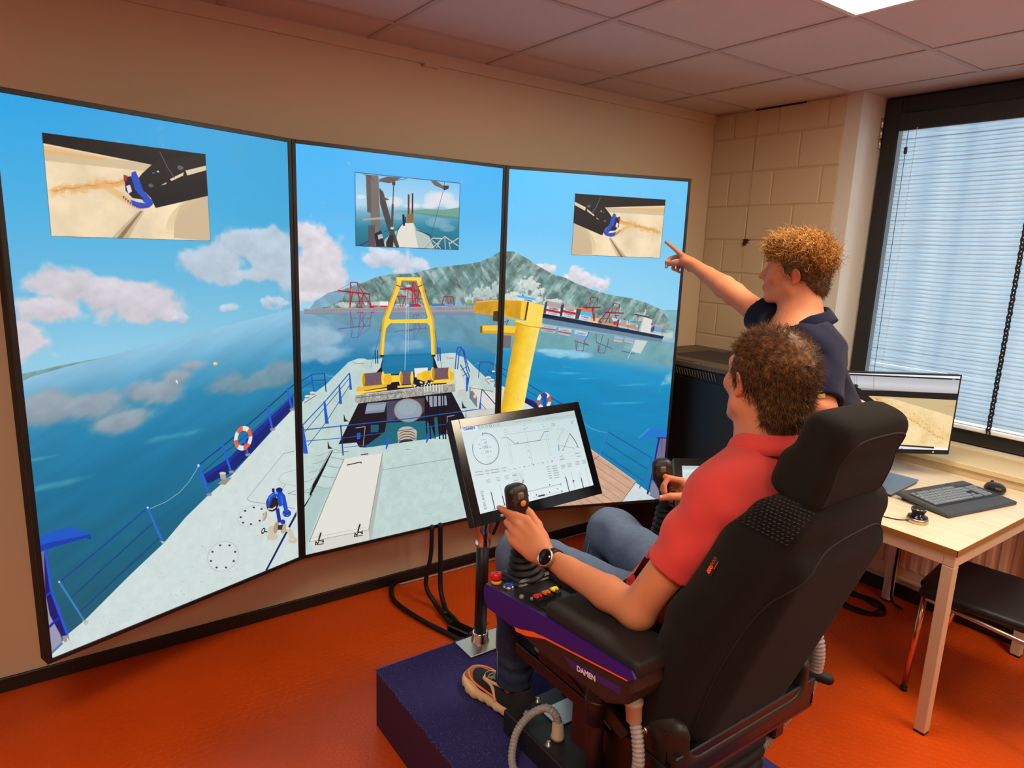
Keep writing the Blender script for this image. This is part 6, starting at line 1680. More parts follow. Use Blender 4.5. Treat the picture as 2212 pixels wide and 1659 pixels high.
# emergency stop, blue push button, small grey cap, three coloured rocker caps
def button(x, y, prof, m, name, lab=None, ax=Np):
    mb = MB(); lathe(mb, (x, y, zp(y) - .001), prof, 22, axis=ax); o = mb.build(name, m, con)
    if lab: o['label'] = lab
    return o
e = button(.985, 1.411, [(.0145, 0), (.0150, .008), (.0130, .010)], M['yelb'], 'stop_button_collar', 'yellow collar')
mb = MB(); lathe(mb, (.985, 1.411, zp(1.411)), [(.010, .008), (.0155, .011), (.0165, .016), (.0165, .024), (.0150, .029), (.010, .031), (.0095, .030), (.004, .030), (.0035, .032), (.001, .032)], 24, axis=Np); o = mb.build('emergency_stop', M['redb'], con); o['label'] = 'red mushroom stop button'
button(.992, 1.362, [(.0165, 0), (.0165, .005), (.0155, .008), (.0135, .009)], M['chrome'], 'button_bezel')
button(.992, 1.362, [(.0130, .006), (.0130, .0105), (.011, .013), (.001, .0135)], M['blueb'], 'push_button', 'blue push button')
button(.979, 1.286, [(.0055, 0), (.0070, .004), (.0050, .010), (.001, .011)], M['greyb'], 'small_cap')
for i, (mm, nm) in enumerate(((M['redcap'], 'red rocker cap'), (M['orb'], 'orange rocker cap'), (M['yelcap'], 'yellow rocker cap'))):
    x = 1.000 + i * .030; y = 1.240 + i * .004
    mb = MB(); box(mb, (x, y, zp(y) + .006), (.0095, .016, .008), rx(-.12), .002); rk = mb.build('rocker_switch', M['blackm'], con)
    mb = MB(); box(mb, (x - .002, y + .006, zp(y) + .016), (.010, .0045, .0035), rx(-.3), .001); box(mb, (x - .0075, y + .0, zp(y) + .0155), (.0028, .0055, .0030), rx(-.3), .001); box(mb, (x + .005, y + .001, zp(y) + .0155), (.0028, .005, .0030), rx(-.3), .001); o = mb.build('rocker_cap', mm, rk) if False else mb.build('rocker_cap', mm, con); o['label'] = nm
    mb = MB(); lathe(mb, (x - .008, y + .018, zp(y)), [(.006, 0), (.006, .004), (.0045, .0065), (.001, .007)], 12, axis=Np); mb.build('indicator_lamp', M['greyb'], con)
mb = MB(); box(mb, (1.035, 1.195, zp(1.195) + .001), (.055, .016, .004), rx(-.12), .002); box(mb, (1.035, 1.212, zp(1.212) + .004), (.055, .002, .003), rx(-.12)); mb.build('plate_recess', M['blackm'], con)

# ---- joysticks
def joystick(base, top, parent, face):
    """face: unit vector the front plate (with the orange button) looks along"""
    base = np.array(base, float); top = np.array(top, float)
    ax = top - base; L = np.linalg.norm(ax); ax /= L
    face = np.array(face, float); face -= ax * (face @ ax); face /= np.linalg.norm(face)
    side = np.cross(ax, face)
    R = np.stack([side, face, ax], 1)
    # square flange and rubber boot
    mb = MB(); box(mb, base + (0, 0, .004), (.060, .052, .010), rx(-.12), .006); box(mb, base + (0, 0, .016), (.055, .047, .008), rx(-.1), .006); mb.build('joystick_flange', M['plas'], parent)
    mb = MB(); R_ = []
    for i in range(29):
        t_ = i / 28; z = .018 + .100 * t_; r = .054 - .030 * t_ ** .8 + (.0042 * math.cos(i / 28 * 2 * math.pi * 5.5))
        cxy = base + (ax * z); x_, y_, d_ = frame_of(ax); R_.append(circ(cxy, x_, y_, r, 28))
    rings(mb, R_); mb.build('rubber_boot', M['rubber'], parent)
    f = SDF()
    P = lambda s_, f_, a_: base + side * s_ + face * f_ + ax * a_
    f.cap(P(0, 0, .085), P(0, .0, L - .055), .0165, .0150, k=0)
    f.rbox(P(0, .002, L - .012), (.0325, .020, .036), .018, R, k=.02)
    f.rbox(P(0, .0, L - .045), (.0185, .017, .022), .012, R, k=.02)
    f.rbox(P(0, -.008, L + .004), (.024, .022, .020), .014, R, k=.01)
    st = sdf_obj('joystick_grip', f, np.minimum(base, top) - .07, np.maximum(base, top) + .07, .0036, M['plas'], parent, relax=1)
    mb = MB(); prism(mb, [(-.016, .020), (-.0265, .0), (-.0225, -.004), (-.008, -.05), (.008, -.05), (.0225, -.004), (.0265, .0), (.016, .020)][::-1], P(0, .0205, L - .008), side, ax, face * .0022); mb.build('face_plate', mat('grey_brown_plate', srgb(62, 56, 50), .45) if 'fp' not in M else M['fp'], st)
    mb = MB(); box(mb, P(0, .0235, L + .0), (.0085, .003, .0095), R, .002); box(mb, P(.002, .0265, L + .002), (.006, .002, .006), R, .001); mb.build('hat_switch', mat('hat_grey', srgb(120, 112, 102), .4), st)
    mb = MB(); lathe(mb, P(.004, .0215, L - .0225), [(.0105, 0), (.0105, .004), (.009, .0045)], 18, axis=face); mb.build('button_ring', M['blackm'], st)
    mb = MB(); lathe(mb, P(.004, .0215, L - .0225), [(.0085, 0), (.0085, .006), (.006, .0085), (.001, .009)], 18, axis=face); o = mb.build('orange_button', M['orb'], st); o['label'] = 'round orange thumb button'
    return st
JL0, JL1 = (1.068, 1.388, .796), (1.032, 1.402, 1.052)
JR0, JR1 = (1.618, 1.362, .800), (1.582, 1.378, 1.046)
jl = joystick(JL0, JL1, con, (-.12, -.80, .55))
jr = joystick(JR0, JR1, conR, (-.60, -.66, .45))
# posts that carry the consoles, brackets
mb = MB(); cyl(mb, (1.022, 1.03, .72), (1.022, 1.03, .60), .026, n=20); cyl(mb, (1.022, 1.03, .72), (1.022, 1.03, .42), .023, n=20); bar(mb, (1.022, 1.03, .45), (1.10, 1.06, .45), .03, .04); lathe(mb, (1.022, 1.03, .655), [(.026, 0), (.029, .003), (.029, .008), (.026, .011)], 20); mb.build('console_post', M['maroon'], seat)
mb = MB(); cyl(mb, (1.604, 1.03, .72), (1.604, 1.03, .42), .023, n=20); bar(mb, (1.60, 1.03, .45), (1.51, 1.06, .45), .03, .04); mb.build('console_post', M['maroon'], seat)
mb = MB()
arm = [(1.245, .722), (1.225, .722), (1.195, .700), (1.175, .668), (.95, .600), (.93, .63), (1.15, .712)]
prism(mb, arm, (1.03, 0, 0), (0, 1, 0), (0, 0, 1), (.02, 0, 0)); tube(mb, [(1.028, 1.25, .722), (1.028, 1.225, .722), (1.028, 1.195, .700), (1.028, 1.172, .664), (1.028, .98, .605)], .003, n=6, smoothpath=False)
mb.build('support_arm', M['plas'], seat)
# recline handle on the right, small fittings on the left
mb = MB(); cyl(mb, (1.575, .86, .64), (1.592, .843, .635), .008, n=12); mb.build('handle_shaft', M['steel'], seat)
f = SDF(); f.cap((1.594, .842, .632), (1.640, .800, .617), .0125, .0150, k=0); sdf_obj('handle', f, (1.57, .76, .60), (1.70, .88, .70), .004, M['rubber'], seat)
mb = MB(); cyl(mb, (1.05, .99, .46), (1.02, .96, .45), .012, n=12); tube(mb, [(1.02, .985, .43), (1.01, .95, .40), (1.02, .90, .38)], .006, n=8); mb.build('hose_fitting', M['steelblk'], seat)
mb = MB(); cyl(mb, (1.035, .84, .50), (1.025, .80, .485), .006, n=8); mb.build('brass_fitting', mat('brass', (.7, .5, .2), .3, metal=1.), seat)
# ------------------------------------------------------------------ tilted touch monitor on a post in front of the operator
def touch_monitor(c, yaw, tilt, w, h, painter, res, name, th=.035, bez=(.030, .030, .030, .036)):
    """bez: left, right, top, bottom"""
    c = np.array(c, float); R = rz(yaw) @ rx(tilt)
    ux, n, uz = R @ (1, 0, 0), R @ (0, -1, 0), R @ (0, 0, 1)
    l, r, t_, b_ = bez
    p = Panel(c - ux * (w / 2 - l) + uz * (h / 2 - t_) + n * .0005, ux, -uz, w - l - r, h - t_ - b_, res)
    painter(p)
    return c, R, ux, n, uz, p
mon = thing('touch_monitor', (1.29, 1.946, PZ), 'tilted touch monitor with a white dashboard on a chrome and black post', 'monitor')
c, R, ux, n, uz, p = touch_monitor((1.337, 1.741, 1.006), .045, -.456, .556, .343, paint_dash, 1900, 'picture_dash')
p.surface('screen', p.image_material('picture_dash', 1.0), mon, lift=.0012)
mb = MB(); box(mb, c - n * .018, (.278, .018, .1715), R, .004); mb.build('housing', M['blackm'], mon)
mb = MB()
for a, b, hx, hz in ((-.263, 0, .015, .1715), (.263, 0, .015, .1715)): box(mb, c + ux * a + n * .0015, (hx, .0025, hz), R, .001)
for a, hz in ((.1565, .015), (-.1535, .018)): box(mb, c + uz * a + n * .0015, (.248, .0025, hz), R, .001)
mb.build('bezel', M['glossblack'], mon)
mb = MB(); box(mb, c - uz * .156 - ux * .17 + n * .0042, (.006, .0006, .004), R); mb.build('power_mark', M['greyb'], mon)
P0 = np.array((1.29, 1.946, PZ))
mb = MB(); bx(mb, (1.205, 1.872, PZ), (1.400, 2.010 - .022, PZ + .007), .003); mb.build('base_plate', M['steel'], mon)
mb = MB(); lathe(mb, P0 + (0, 0, .007), [(.036, 0), (.036, .004), (.031, .008), (.031, .036), (.027, .040)], 24); mb.build('base_collar', M['chrome'], mon)
mb = MB(); cyl(mb, P0 + (0, 0, .03), P0 + (0, 0, .44), .0235, n=24); mb.build('lower_post', M['black'], mon)
mb = MB(); lathe(mb, P0 + (0, 0, .395), [(.0275, 0), (.0285, .004), (.0285, .012), (.0275, .014), (.0275, .068), (.029, .07), (.029, .40)], 24); mb.build('chrome_sleeve', M['chrome'], mon)
mb = MB(); bar(mb, P0 + (0, 0, .77), c - n * .03, .06, .05); box(mb, c - n * .042, (.06, .008, .06), R, .002); tube(mb, [P0 + (.035, -.01, .60), P0 + (.05, -.03, .52), P0 + (.03, -.02, .44)], .006); mb.build('tilt_mount', M['black'], mon)

# second, smaller touch screen to the right of the seat
sm = thing('side_screen', (2.19, 1.60, 0), 'small lit touch screen in a black frame behind the right joystick', 'monitor')
c, R, ux, n, uz, p = touch_monitor((2.175, 1.560, .795), -.56, -.50, .40, .26, paint_small, 700, 'picture_small')
p.surface('screen', p.image_material('picture_small', 1.0), sm, lift=.0012)
mb = MB(); box(mb, c - n * .014, (.20, .014, .13), R, .003)
for a, hx, hz in ((-.186, .014, .13), (.186, .014, .13)): box(mb, c + ux * a + n * .0015, (hx, .0025, hz), R, .001)
for a, hz in ((.1155, .0145), (-.114, .016)): box(mb, c + uz * a + n * .0015, (.172, .0025, hz), R, .001)
mb.build('housing', M['black'], sm)
mb = MB(); cyl(mb, (2.19, 1.60, .01), (2.19, 1.60, .76), .02, n=20); bar(mb, (2.19, 1.60, .75), c - n * .02, .05, .04); mb.build('post', M['black'], sm)
mb = MB(); box(mb, (2.19, 1.60, .006), (.14, .12, .006), None, .002); mb.build('base_plate', M['steel'], sm)

# ------------------------------------------------------------------ cables
def cable(name, pts, r, label, m=None, parent=None, n=9, cat='cable', group=None, k=8):
    mb = MB(); tube(mb, pts, r, n=n, k=k)
    o = mb.build(name, m or M['rubber'], parent, None if parent is not None else pts[0])
    if parent is None: tag(o, label, cat, group)
    return o
pw = thing('power_cables', (1.44, 2.45, 0), 'black cables hanging from the middle display down to a power brick on the floor', 'cable')
cable('cable', [(1.465, 2.652, .40), (1.462, 2.655, .25), (1.440, 2.66, .10), (1.455, 2.60, .03), (1.452, 2.54, .018), (1.44, 2.44, .014), (1.43, 2.36, .014)], .0105, None, parent=pw)
cable('cable', [(1.510, 2.652, .40), (1.515, 2.655, .22), (1.510, 2.64, .07), (1.495, 2.58, .02), (1.478, 2.52, .014), (1.475, 2.44, .013), (1.465, 2.38, .014)], .0115, None, parent=pw)
cable('cable', [(1.395, 2.90, .014), (1.355, 2.86, .014), (1.315, 2.76, .014), (1.315, 2.66, .014), (1.345, 2.50, .014), (1.375, 2.40, .014), (1.400, 2.31, .014), (1.42, 2.22, .014)], .0115, None, parent=pw)
mb = MB(); box(mb, (1.45, 2.34, .019), (.028, .062, .018), rz(.35), .005); mb.build('power_brick', M['glossblack'], pw)
mb = MB(); box(mb, (1.447, 2.50, .030), (.009, .022, .010), rz(.1), .003); mb.build('cable_tie', M['black'], pw)
cable('floor_cable', [(1.41, 2.885, .006), (1.6, 2.88, .006), (2.0, 2.875, .006), (2.3, 2.86, .006), (2.52, 2.885, .006), (2.75, 2.88, .006)], .0045, 'thin grey cable lying along the baseboard of the display wall', M['conduit'], k=6)
cable('floor_cable', [(1.46, 2.30, .004), (1.53, 2.31, .004), (1.60, 2.35, .004)], .0025, 'short thin red cable on the floor beside the power brick', mat('red_cable', srgb(150, 20, 16), .5))
cable('cable_coil', [(3.30 + .085 * math.cos(t) + .02 * math.sin(t * 2.3), 1.52 + .12 * math.sin(t) + .02 * math.cos(1.7 * t), .006 + .0015 * (i % 3)) for i, t in enumerate(np.arange(0, 20, .55))] + [(3.28, 1.70, .006), (3.33, 1.9, .006), (3.35, 2.1, .006)], .0055, 'loose coil of black cable on the floor under the desk', k=4)

# ------------------------------------------------------------------ network cabinet
rk = thing('network_cabinet', (3.13, 2.35, 0), 'black network cabinet with perforated top behind the right display', 'cabinet')
RX0, RX1, RY0, RY1, RZ = 2.835, 3.44, 1.98, 2.80, 1.145
M['rack'] = mat('rack_steel', srgb(12, 12, 14), .42, bump=.05, bscale=200)
M['racktop'] = mat('rack_top', srgb(84, 74, 64), .5, bump=.1, bscale=300)
mb = MB(); bx(mb, (RX0 + .004, RY0 + .004, .03), (RX1, RY1, RZ - .03), .004); mb.build('body', M['rack'], rk)
mb = MB(); bx(mb, (RX0, RY0, RZ - .03), (RX1 + .004, RY1 + .004, RZ), .004); 
tp_ = mb.build('top', M['racktop'], rk)
mb = MB(); bx(mb, (RX0 + .13, RY0 + .2, RZ - .001), (RX1 - .12, RY1 - .2, RZ + .0012)); mb.build('vent_plate', mat('vent_plate', srgb(62, 54, 47), .6), tp_)
mb = MB()
for i in range(22):
    for j in range(26):
        x = RX0 + .145 + i * .0155 + (.0077 if j % 2 else 0); y = RY0 + .212 + j * .0155; box(mb, (x, y, RZ + .0016), (.0036, .0036, .0004), rz(.78))
v_ = mb.build('vent_hole', M['blackm'], tp_); v_['kind'] = 'stuff'
mb = MB()
for (a, b) in (((RX0 + .03, RY1 - .05), (RX0 + .3, RY1 - .02)), ((RX1 - .1, RY0 + .3), (RX1 - .03, RY1 - .3)), ((RX0 + .02, RY0 + .35), (RX0 + .035, RY1 - .2))): bx(mb, (*a, RZ), (*b, RZ + .0015))
mb.build('cable_slot', M['blackm'], tp_)['kind'] = 'stuff'
mb = MB(); bx(mb, (RX0 - .004, RY0 + .03, .05), (RX0 + .004, RY1 - .03, RZ - .085), .002); mb.build('door', M['rack'], rk)
mb = MB()
for i in range(30): bar(mb, (RX0 - .001, RY1 - .10 - i * .018, RZ - .036), (RX0 - .001, RY1 - .115 - i * .018, RZ - .072), .004, .0035, (1, 0, 0))
mb.build('vent_slot', M['racktop'], rk)['kind'] = 'stuff'
mb = MB(); lathe(mb, (RX0 - .004, 2.52, RZ - .12), [(.010, 0), (.010, .004), (.006, .006)], 14, axis=(-1, 0, 0)); mb.build('lock', M['chrome'], rk)
for (x, y) in ((RX0 + .05, RY0 + .05), (RX1 - .05, RY0 + .05), (RX0 + .05, RY1 - .05), (RX1 - .05, RY1 - .05)):
    mb = MB(); lathe(mb, (x, y, 0), [(.025, 0), (.025, .012), (.012, .016), (.012, .034)], 14); mb.build('foot', M['rack'], rk)
for (x, y) in ((RX0 + .02, RY0 + .3), (RX0 + .02, RY1 - .25), (RX1 - .02, RY0 + .3), (RX1 - .02, RY1 - .1)):
    mb = MB(); lathe(mb, (x, y, RZ), [(.005, 0), (.004, .002), (.001, .0025)], 8); mb.build('screw', M['blackm'], tp_)

# ------------------------------------------------------------------ desk
def mat_wood(name, c0, c1, axis=1):
    m = bpy.data.materials.new(name); m.use_nodes = True; nt = m.node_tree; b = nt.nodes['Principled BSDF']
    tc = nt.nodes.new('ShaderNodeTexCoord'); mp = nt.nodes.new('ShaderNodeMapping'); sc = [30, 30, 30]; sc[axis] = 2.5; mp.inputs['Scale'].default_value = sc
    n = nt.nodes.new('ShaderNodeTexNoise'); n.inputs['Scale'].default_value = 2.2; n.inputs['Detail'].default_value = 6; n.inputs['Distortion'].default_value = .4
    cr = nt.nodes.new('ShaderNodeValToRGB'); cr.color_ramp.elements[0].color = (*c0, 1); cr.color_ramp.elements[0].position = .32; cr.color_ramp.elements[1].color = (*c1, 1); cr.color_ramp.elements[1].position = .68
    nt.links.new(tc.outputs['Object'], mp.inputs[0]); nt.links.new(mp.outputs[0], n.inputs['Vector']); nt.links.new(n.outputs['Fac'], cr.inputs[0]); nt.links.new(cr.outputs[0], b.inputs['Base Color'])
    b.inputs['Roughness'].default_value = .27; b.inputs['Specular IOR Level'].default_value = .4
    return m
M['beech'] = mat_wood('beech_laminate', srgb(222, 202, 174), srgb(234, 218, 196)); M['edge'] = mat('desk_edge', srgb(158, 112, 52), .5)
M['leg'] = mat('desk_leg_paint', srgb(206, 184, 156), .45); M['legfoot'] = mat('leg_foot', srgb(14, 14, 14), .5)
DX0, DX1, DY0, DY1, DZ = 2.545, 3.498, .865, 1.565, .736
desk = thing('desk', ((DX0 + DX1) / 2, (DY0 + DY1) / 2, 0), 'light wood desk with square cream legs under the window', 'desk')
mb = MB(); bx(mb, (DX0 + .001, DY0 + .001, DZ - .024), (DX1, DY1 - .001, DZ), .0015); mb.build('tabletop', M['beech'], desk)
mb = MB(); bx(mb, (DX0, DY0 + .001, DZ - .0235), (DX0 + .0035, DY1 - .001, DZ - .0006)); bx(mb, (DX0, DY0, DZ - .0235), (DX1, DY0 + .0035, DZ - .0006)); bx(mb, (DX0, DY1 - .0035, DZ - .0235), (DX1, DY1, DZ - .0006)); mb.build('edge_band', M['edge'], desk)
mb = MB(); r_ = .038
for (a, b) in (((DX0 + .004, DY0 + .006), (DX1 - .004, DY0 + .006 + r_)), ((DX0 + .004, DY1 - .006 - r_), (DX1 - .004, DY1 - .006)), ((DX0 + .004, DY0 + .0065 + r_), (DX0 + .004 + r_, DY1 - .0065 - r_)), ((DX1 - .004 - r_, DY0 + .0065 + r_), (DX1 - .004, DY1 - .0065 - r_))): bx(mb, (*a, DZ - .068), (*b, DZ - .0245), .002)
mb.build('frame', M['leg'], desk)
for (x, y) in ((DX0 + .004, DY0 + .006), (DX1 - .044, DY0 + .006), (DX0 + .004, 1.44), (DX1 - .044, 1.44)):
    mb = MB(); bx(mb, (x, y, .008), (x + .04, y + .04, DZ - .0685), .0025); lg = mb.build('leg', M['leg'], desk)
    mb = MB(); bx(mb, (x + .001, y + .001, 0), (x + .039, y + .039, .009)); mb.build('leg_foot', M['legfoot'], lg)
cable('hanging_cable', [(2.60, 1.52, .70), (2.70, 1.50, .60), (2.95, 1.52, .50), (3.34, 1.50, .62), (3.40, 1.50, .68), (3.44, 1.46, .60), (3.46, 1.44, .40), (3.44, 1.43, .12), (3.43, 1.415, .03), (3.43, 1.36, .007)], .006, 'black cable drooping from the back of the desk to the floor', M['rubber'])
# chair without back seen under the desk
ch = thing('side_chair', (2.97, .80, 0), 'black-seated chair with copper tinted tube legs pushed under the desk', 'chair')
M['copper'] = mat('copper_tinted_tube', (.75, .36, .20), .22, metal=1.0)
f = SDF(); f.rbox((2.995, .82, .445), (.225, .255, .022), .020, rz(.12), k=0); f.cap((2.84, 1.06, .445), (3.12, 1.10, .440), .018, k=.02); f.ell((2.995, .80, .478), (.20, .22, .020), None, k=.01, op=-1)
sdf_obj('seat', f, (2.68, .50, .39), (3.34, 1.18, .50), .007, mat('black_seat_vinyl', srgb(20, 18, 20), .45, spec=.35), ch, relax=1)
mb = MB(); tube(mb, [(2.79, 1.04, .414), (3.0, 1.05, .412), (3.22, 1.03, .414)], .009, n=8, k=4); tube(mb, [(2.79, 1.04, .41), (2.765, .80, .41), (2.745, .58, .41)], .009, n=8, k=4); tube(mb, [(3.22, 1.03, .414), (3.18, .58, .414), (2.745, .58, .412)], .009, n=8, smoothpath=False); mb.build('underframe', M['steel'], ch)
for (a, b) in (((2.79, 1.036, .42), (2.771, 1.048, .004)), ((3.21, 1.03, .42), (3.06, 1.075, .004)), ((2.745, .58, .42), (2.735, .53, .004)), ((3.18, .58, .42), (3.20, .53, .004))):
    mb = MB(); cyl(mb, a, b, .0115, n=14); lg = mb.build('leg', M['copper'], ch)
    mb = MB(); cyl(mb, np.array(b) + (0, 0, .012), np.array(b) - (0, 0, .004), .014, n=12); mb.build('leg_cap', M['legfoot'], lg)
mb = MB(); tube(mb, [(2.75, .58, .42), (2.74, .50, .55), (2.75, .46, .80)], .011, n=8, k=4); tube(mb, [(3.18, .58, .42), (3.19, .50, .55), (3.18, .46, .80)], .011, n=8, k=4)
mb.build('back_frame', M['copper'], ch)['kind'] = 'stuff'
f = SDF(); f.rbox((2.965, .455, .80), (.235, .016, .10), .014, rx(.12), k=0); sdf_obj('backrest', f, (2.70, .40, .66), (3.24, .53, .94), .008, mat('black_back_vinyl', srgb(20, 18, 20), .45), ch, relax=1)

# desk monitor
dm = thing('desk_monitor', (3.30, 1.50, DZ), 'wide desk monitor with thin black frame showing sand in front of the window', 'monitor')
tr_ = np.array((3.388, 1.262, 1.222)); ux = CAM_R[0].copy(); ux[2] = .0; ux /= np.linalg.norm(ux); a_ = math.radians(2.0); ux = rz(a_) @ ux
wm, hm = .612, .372
c0 = tr_ - ux * wm / 2 - np.array((0, 0, hm / 2)); n = np.cross(ux, (0, 0, 1)); R = np.stack([ux, -n, (0, 0, 1)], 1)
p = Panel(c0 - ux * (wm / 2 - .006) + np.array((0, 0, hm / 2 - .006)) + n * .001, ux, (0, 0, -1), wm - .012, hm - .026, 1300)
paint_desk(p)
p.surface('screen', p.image_material('picture_desk', 1.0), dm, lift=.001)
mb = MB(); box(mb, c0 - n * .014, (wm / 2, .014, hm / 2), R, .003)
for s_ in (-1, 1): box(mb, c0 + ux * s_ * (wm / 2 - .003) + n * .001, (.003, .002, hm / 2), R)
box(mb, c0 + np.array((0, 0, hm / 2 - .003)) + n * .001, (wm / 2, .002, .003), R); box(mb, c0 - np.array((0, 0, hm / 2 - .010)) + n * .001, (wm / 2, .002, .010), R); mb.build('housing', M['black'], dm)
mb = MB(); q = c0 - np.array((0, 0, hm / 2 - .010)) + ux * (wm / 2 - .075) + n * .0032; box(mb, q, (.003, .0005, .004), R); mb.build('mark', M['whitepl'], dm)
mb = MB(); b_ = np.array((3.40, 1.555, 0)); box(mb, (b_[0], b_[1], DZ + .006), (.045, .035, .006), None, .002); mb.build('stand_foot', M['black'], dm)
mb = MB(); bar(mb, (b_[0], b_[1], DZ + .01), (b_[0], b_[1], 1.05), .05, .03); bar(mb, (b_[0], b_[1], 1.04), c0 - n * .02, .06, .05); mb.build('stand_neck', M['black'], dm)

# laptop lid, keyboard, mouse, controller puck
lp = thing('laptop', (3.03, 1.35, DZ), 'closed thin blue grey laptop lying on the desk', 'laptop')
def plate(c4, z0, z1, bev=.0): return c4
Lc = np.array([(3.194, 1.288), (3.06, 1.50), (2.79, 1.44), (2.925, 1.262)])
ax_ = np.array((3.194 - 2.925, 1.288 - 1.262, 0)); ax_ = ax_ / np.linalg.norm(ax_); Rl = np.stack([ax_, np.cross((0, 0, 1), ax_), (0, 0, 1)], 1)
cl = np.array((3.194, 1.288, 0)) - Rl @ np.array((.155, -.108, 0))
mb = MB(); box(mb, cl + (0, 0, DZ + .0055), (.150, .104, .0045), Rl, .002); mb.build('base', M['black'], lp)
mb = MB(); box(mb, cl + (0, 0, DZ + .0135), (.155, .108, .0035), Rl, .0015); mb.build('lid', mat('laptop_lid', srgb(118, 140, 166), .35, metal=.6), lp)

kb = thing('keyboard', (3.06, 1.10, DZ), 'dark grey full-size keyboard with palm rest on the desk', 'keyboard')
K0 = np.array((2.912, 1.215)); K1 = np.array((3.359, 1.207)); K3 = np.array((2.815, .975)); K2 = np.array((3.242, .967))
ku = (K1 - K0); ku = ku / np.linalg.norm(ku); kw = .445; kd = .232
Rk = np.stack([(ku[0], ku[1], 0), (-ku[1], ku[0], 0), (0, 0, 1)], 1)
kc = np.array((*((K0 + K1 + K2 + K3) / 4), 0)); Rk = rz(-.17) @ Rk
Rk = Rk
kt = Rk @ rx(math.radians(4.0)); KO = kc + np.array((0, 0, DZ + .0165))
M['kb'] = mat('keyboard_body', srgb(58, 60, 66), .5, bump=.1, bscale=600); M['key'] = mat('keycap', srgb(124, 134, 148), .4); M['kbd'] = mat('key_well', srgb(16, 16, 20), .5)
f = SDF(); f.rbox(KO, (kw / 2, kd / 2, .008), .006, kt, k=0)
sdf_obj('body', f, KO - (.27, .20, .04), KO + (.27, .20, .04), .0035, M['kb'], kb, relax=1)
KL = lambda x, y, z: KO + kt @ np.array((x, y, z))
mb = MB(); box(mb, KL(0.008, .012, .0083), (.200, .062, .0006), kt); mb.build('key_well', M['kbd'], kb)
km = {}
def key(x, y, w, h=.0152):
    k_ = (round(w, 4), round(h, 4))
    if k_ not in km:
        b = MB(); P = []
        for z_, s_ in ((0, 1.0), (.0045, .86)): P += [(-w / 2 * (1 if z_ == 0 else 1 - .0022 / w), -h / 2 * s_, z_), (w / 2 * (1 if z_ == 0 else 1 - .0022 / w), -h / 2 * s_, z_), (w / 2 * (1 if z_ == 0 else 1 - .0022 / w), h / 2 * s_, z_), (-w / 2 * (1 if z_ == 0 else 1 - .0022 / w), h / 2 * s_, z_)]
        b.add(P, [(4, 5, 6, 7), (0, 1, 5, 4), (1, 2, 6, 5), (2, 3, 7, 6), (3, 0, 4, 7)])
        me = bpy.data.meshes.new('key'); me.from_pydata(b.v, [], b.f); me.materials.append(M['key']); me.update(); km[k_] = me
    o = bpy.data.objects.new('key', km[k_]); COL.objects.link(o); o.parent = kb
    o.matrix_local = Matrix.Translation(Vector(KL(x, y, .0092)) - kb.location) @ Matrix([list(r) for r in kt]).to_4x4()
U_ = .0186; X0_ = -.188
rows = [(.066, [(0, 1)] + [(1.6 + i, 1) for i in range(4)] + [(6.0 + i, 1) for i in range(4)] + [(10.4 + i, 1) for i in range(4)]), (.046, [(i, 1) for i in range(13)] + [(13, 2)]), (.0275, [(0, 1.5)] + [(1.5 + i, 1) for i in range(13)]),
        (.009, [(0, 1.75)] + [(1.75 + i, 1) for i in range(11)] + [(12.75, 1.5)]), (-.0095, [(0, 1.25)] + [(1.25 + i, 1) for i in range(11)] + [(12.25, 2)]), (-.028, [(0, 1.5), (1.5, 1), (2.5, 1.25), (3.75, 6), (9.75, 1.25), (11, 1), (12, 1.25)])]
for y, ks in rows:
    for x_, w_ in ks: key(X0_ + (x_ + w_ / 2) * U_, y, w_ * U_ - .0026)
    if y in (.046, .0275): [key(X0_ + (15.2 + i * .92) * U_, y, U_ * .92 - .0022) for i in range(2)]
for (i, y) in ((0, -.028), (1, -.028), (2, -.028), (1, -.0095)): key(X0_ + (14.2 + i * .92) * U_, y, U_ * .92 - .0022)
for r, y in enumerate((.046, .0275, .009, -.0095, -.028)):
    for i in range(3 if r else 4): key(X0_ + (17.6 + i * .95) * U_, y, U_ * .95 - .0022)
mb = MB()
for x in (-.12, -.105, -.09, .07, .085, .10): lathe(mb, KL(x, .096, .0078), [(.005, 0), (.005, .0008), (.004, .0009), (.001, .0009)], 10, axis=kt @ np.array((0, 0, 1)))
mb.build('media_button', M['kbd'], kb)['kind'] = 'stuff'
for x in (-.19, .19):
    mb = MB(); bar(mb, KL(x, .09, -.008), (KL(x, .09, 0)[0], KL(x, .09, 0)[1], DZ), .02, .012); mb.build('foot', M['black'], kb)

ms = thing('mouse', (3.39, 1.057, DZ), 'black wireless mouse right of the keyboard on the desk', 'mouse')
f = SDF(); Rm = rz(-.9); mc = np.array((3.392, 1.060, DZ + .016))
f.ell(mc, (.033, .056, .020), Rm, k=0); f.ell(mc + Rm @ (0, -.022, .004), (.029, .034, .019), Rm, k=.02); f.ell(mc + Rm @ (-.024, -.005, -.006), (.016, .032, .011), Rm, k=.012); f.half((0, 0, DZ + .0005), (0, 0, -1), k=.002)
sdf_obj('shell', f, mc - .08, mc + .08, .0035, M['black'], ms, relax=1)
mb = MB(); cyl(mb, mc + Rm @ (-.004, .036, .0135), mc + Rm @ (.004, .036, .0135), .009, n=14); mb.build('wheel', M['rubber'], ms)

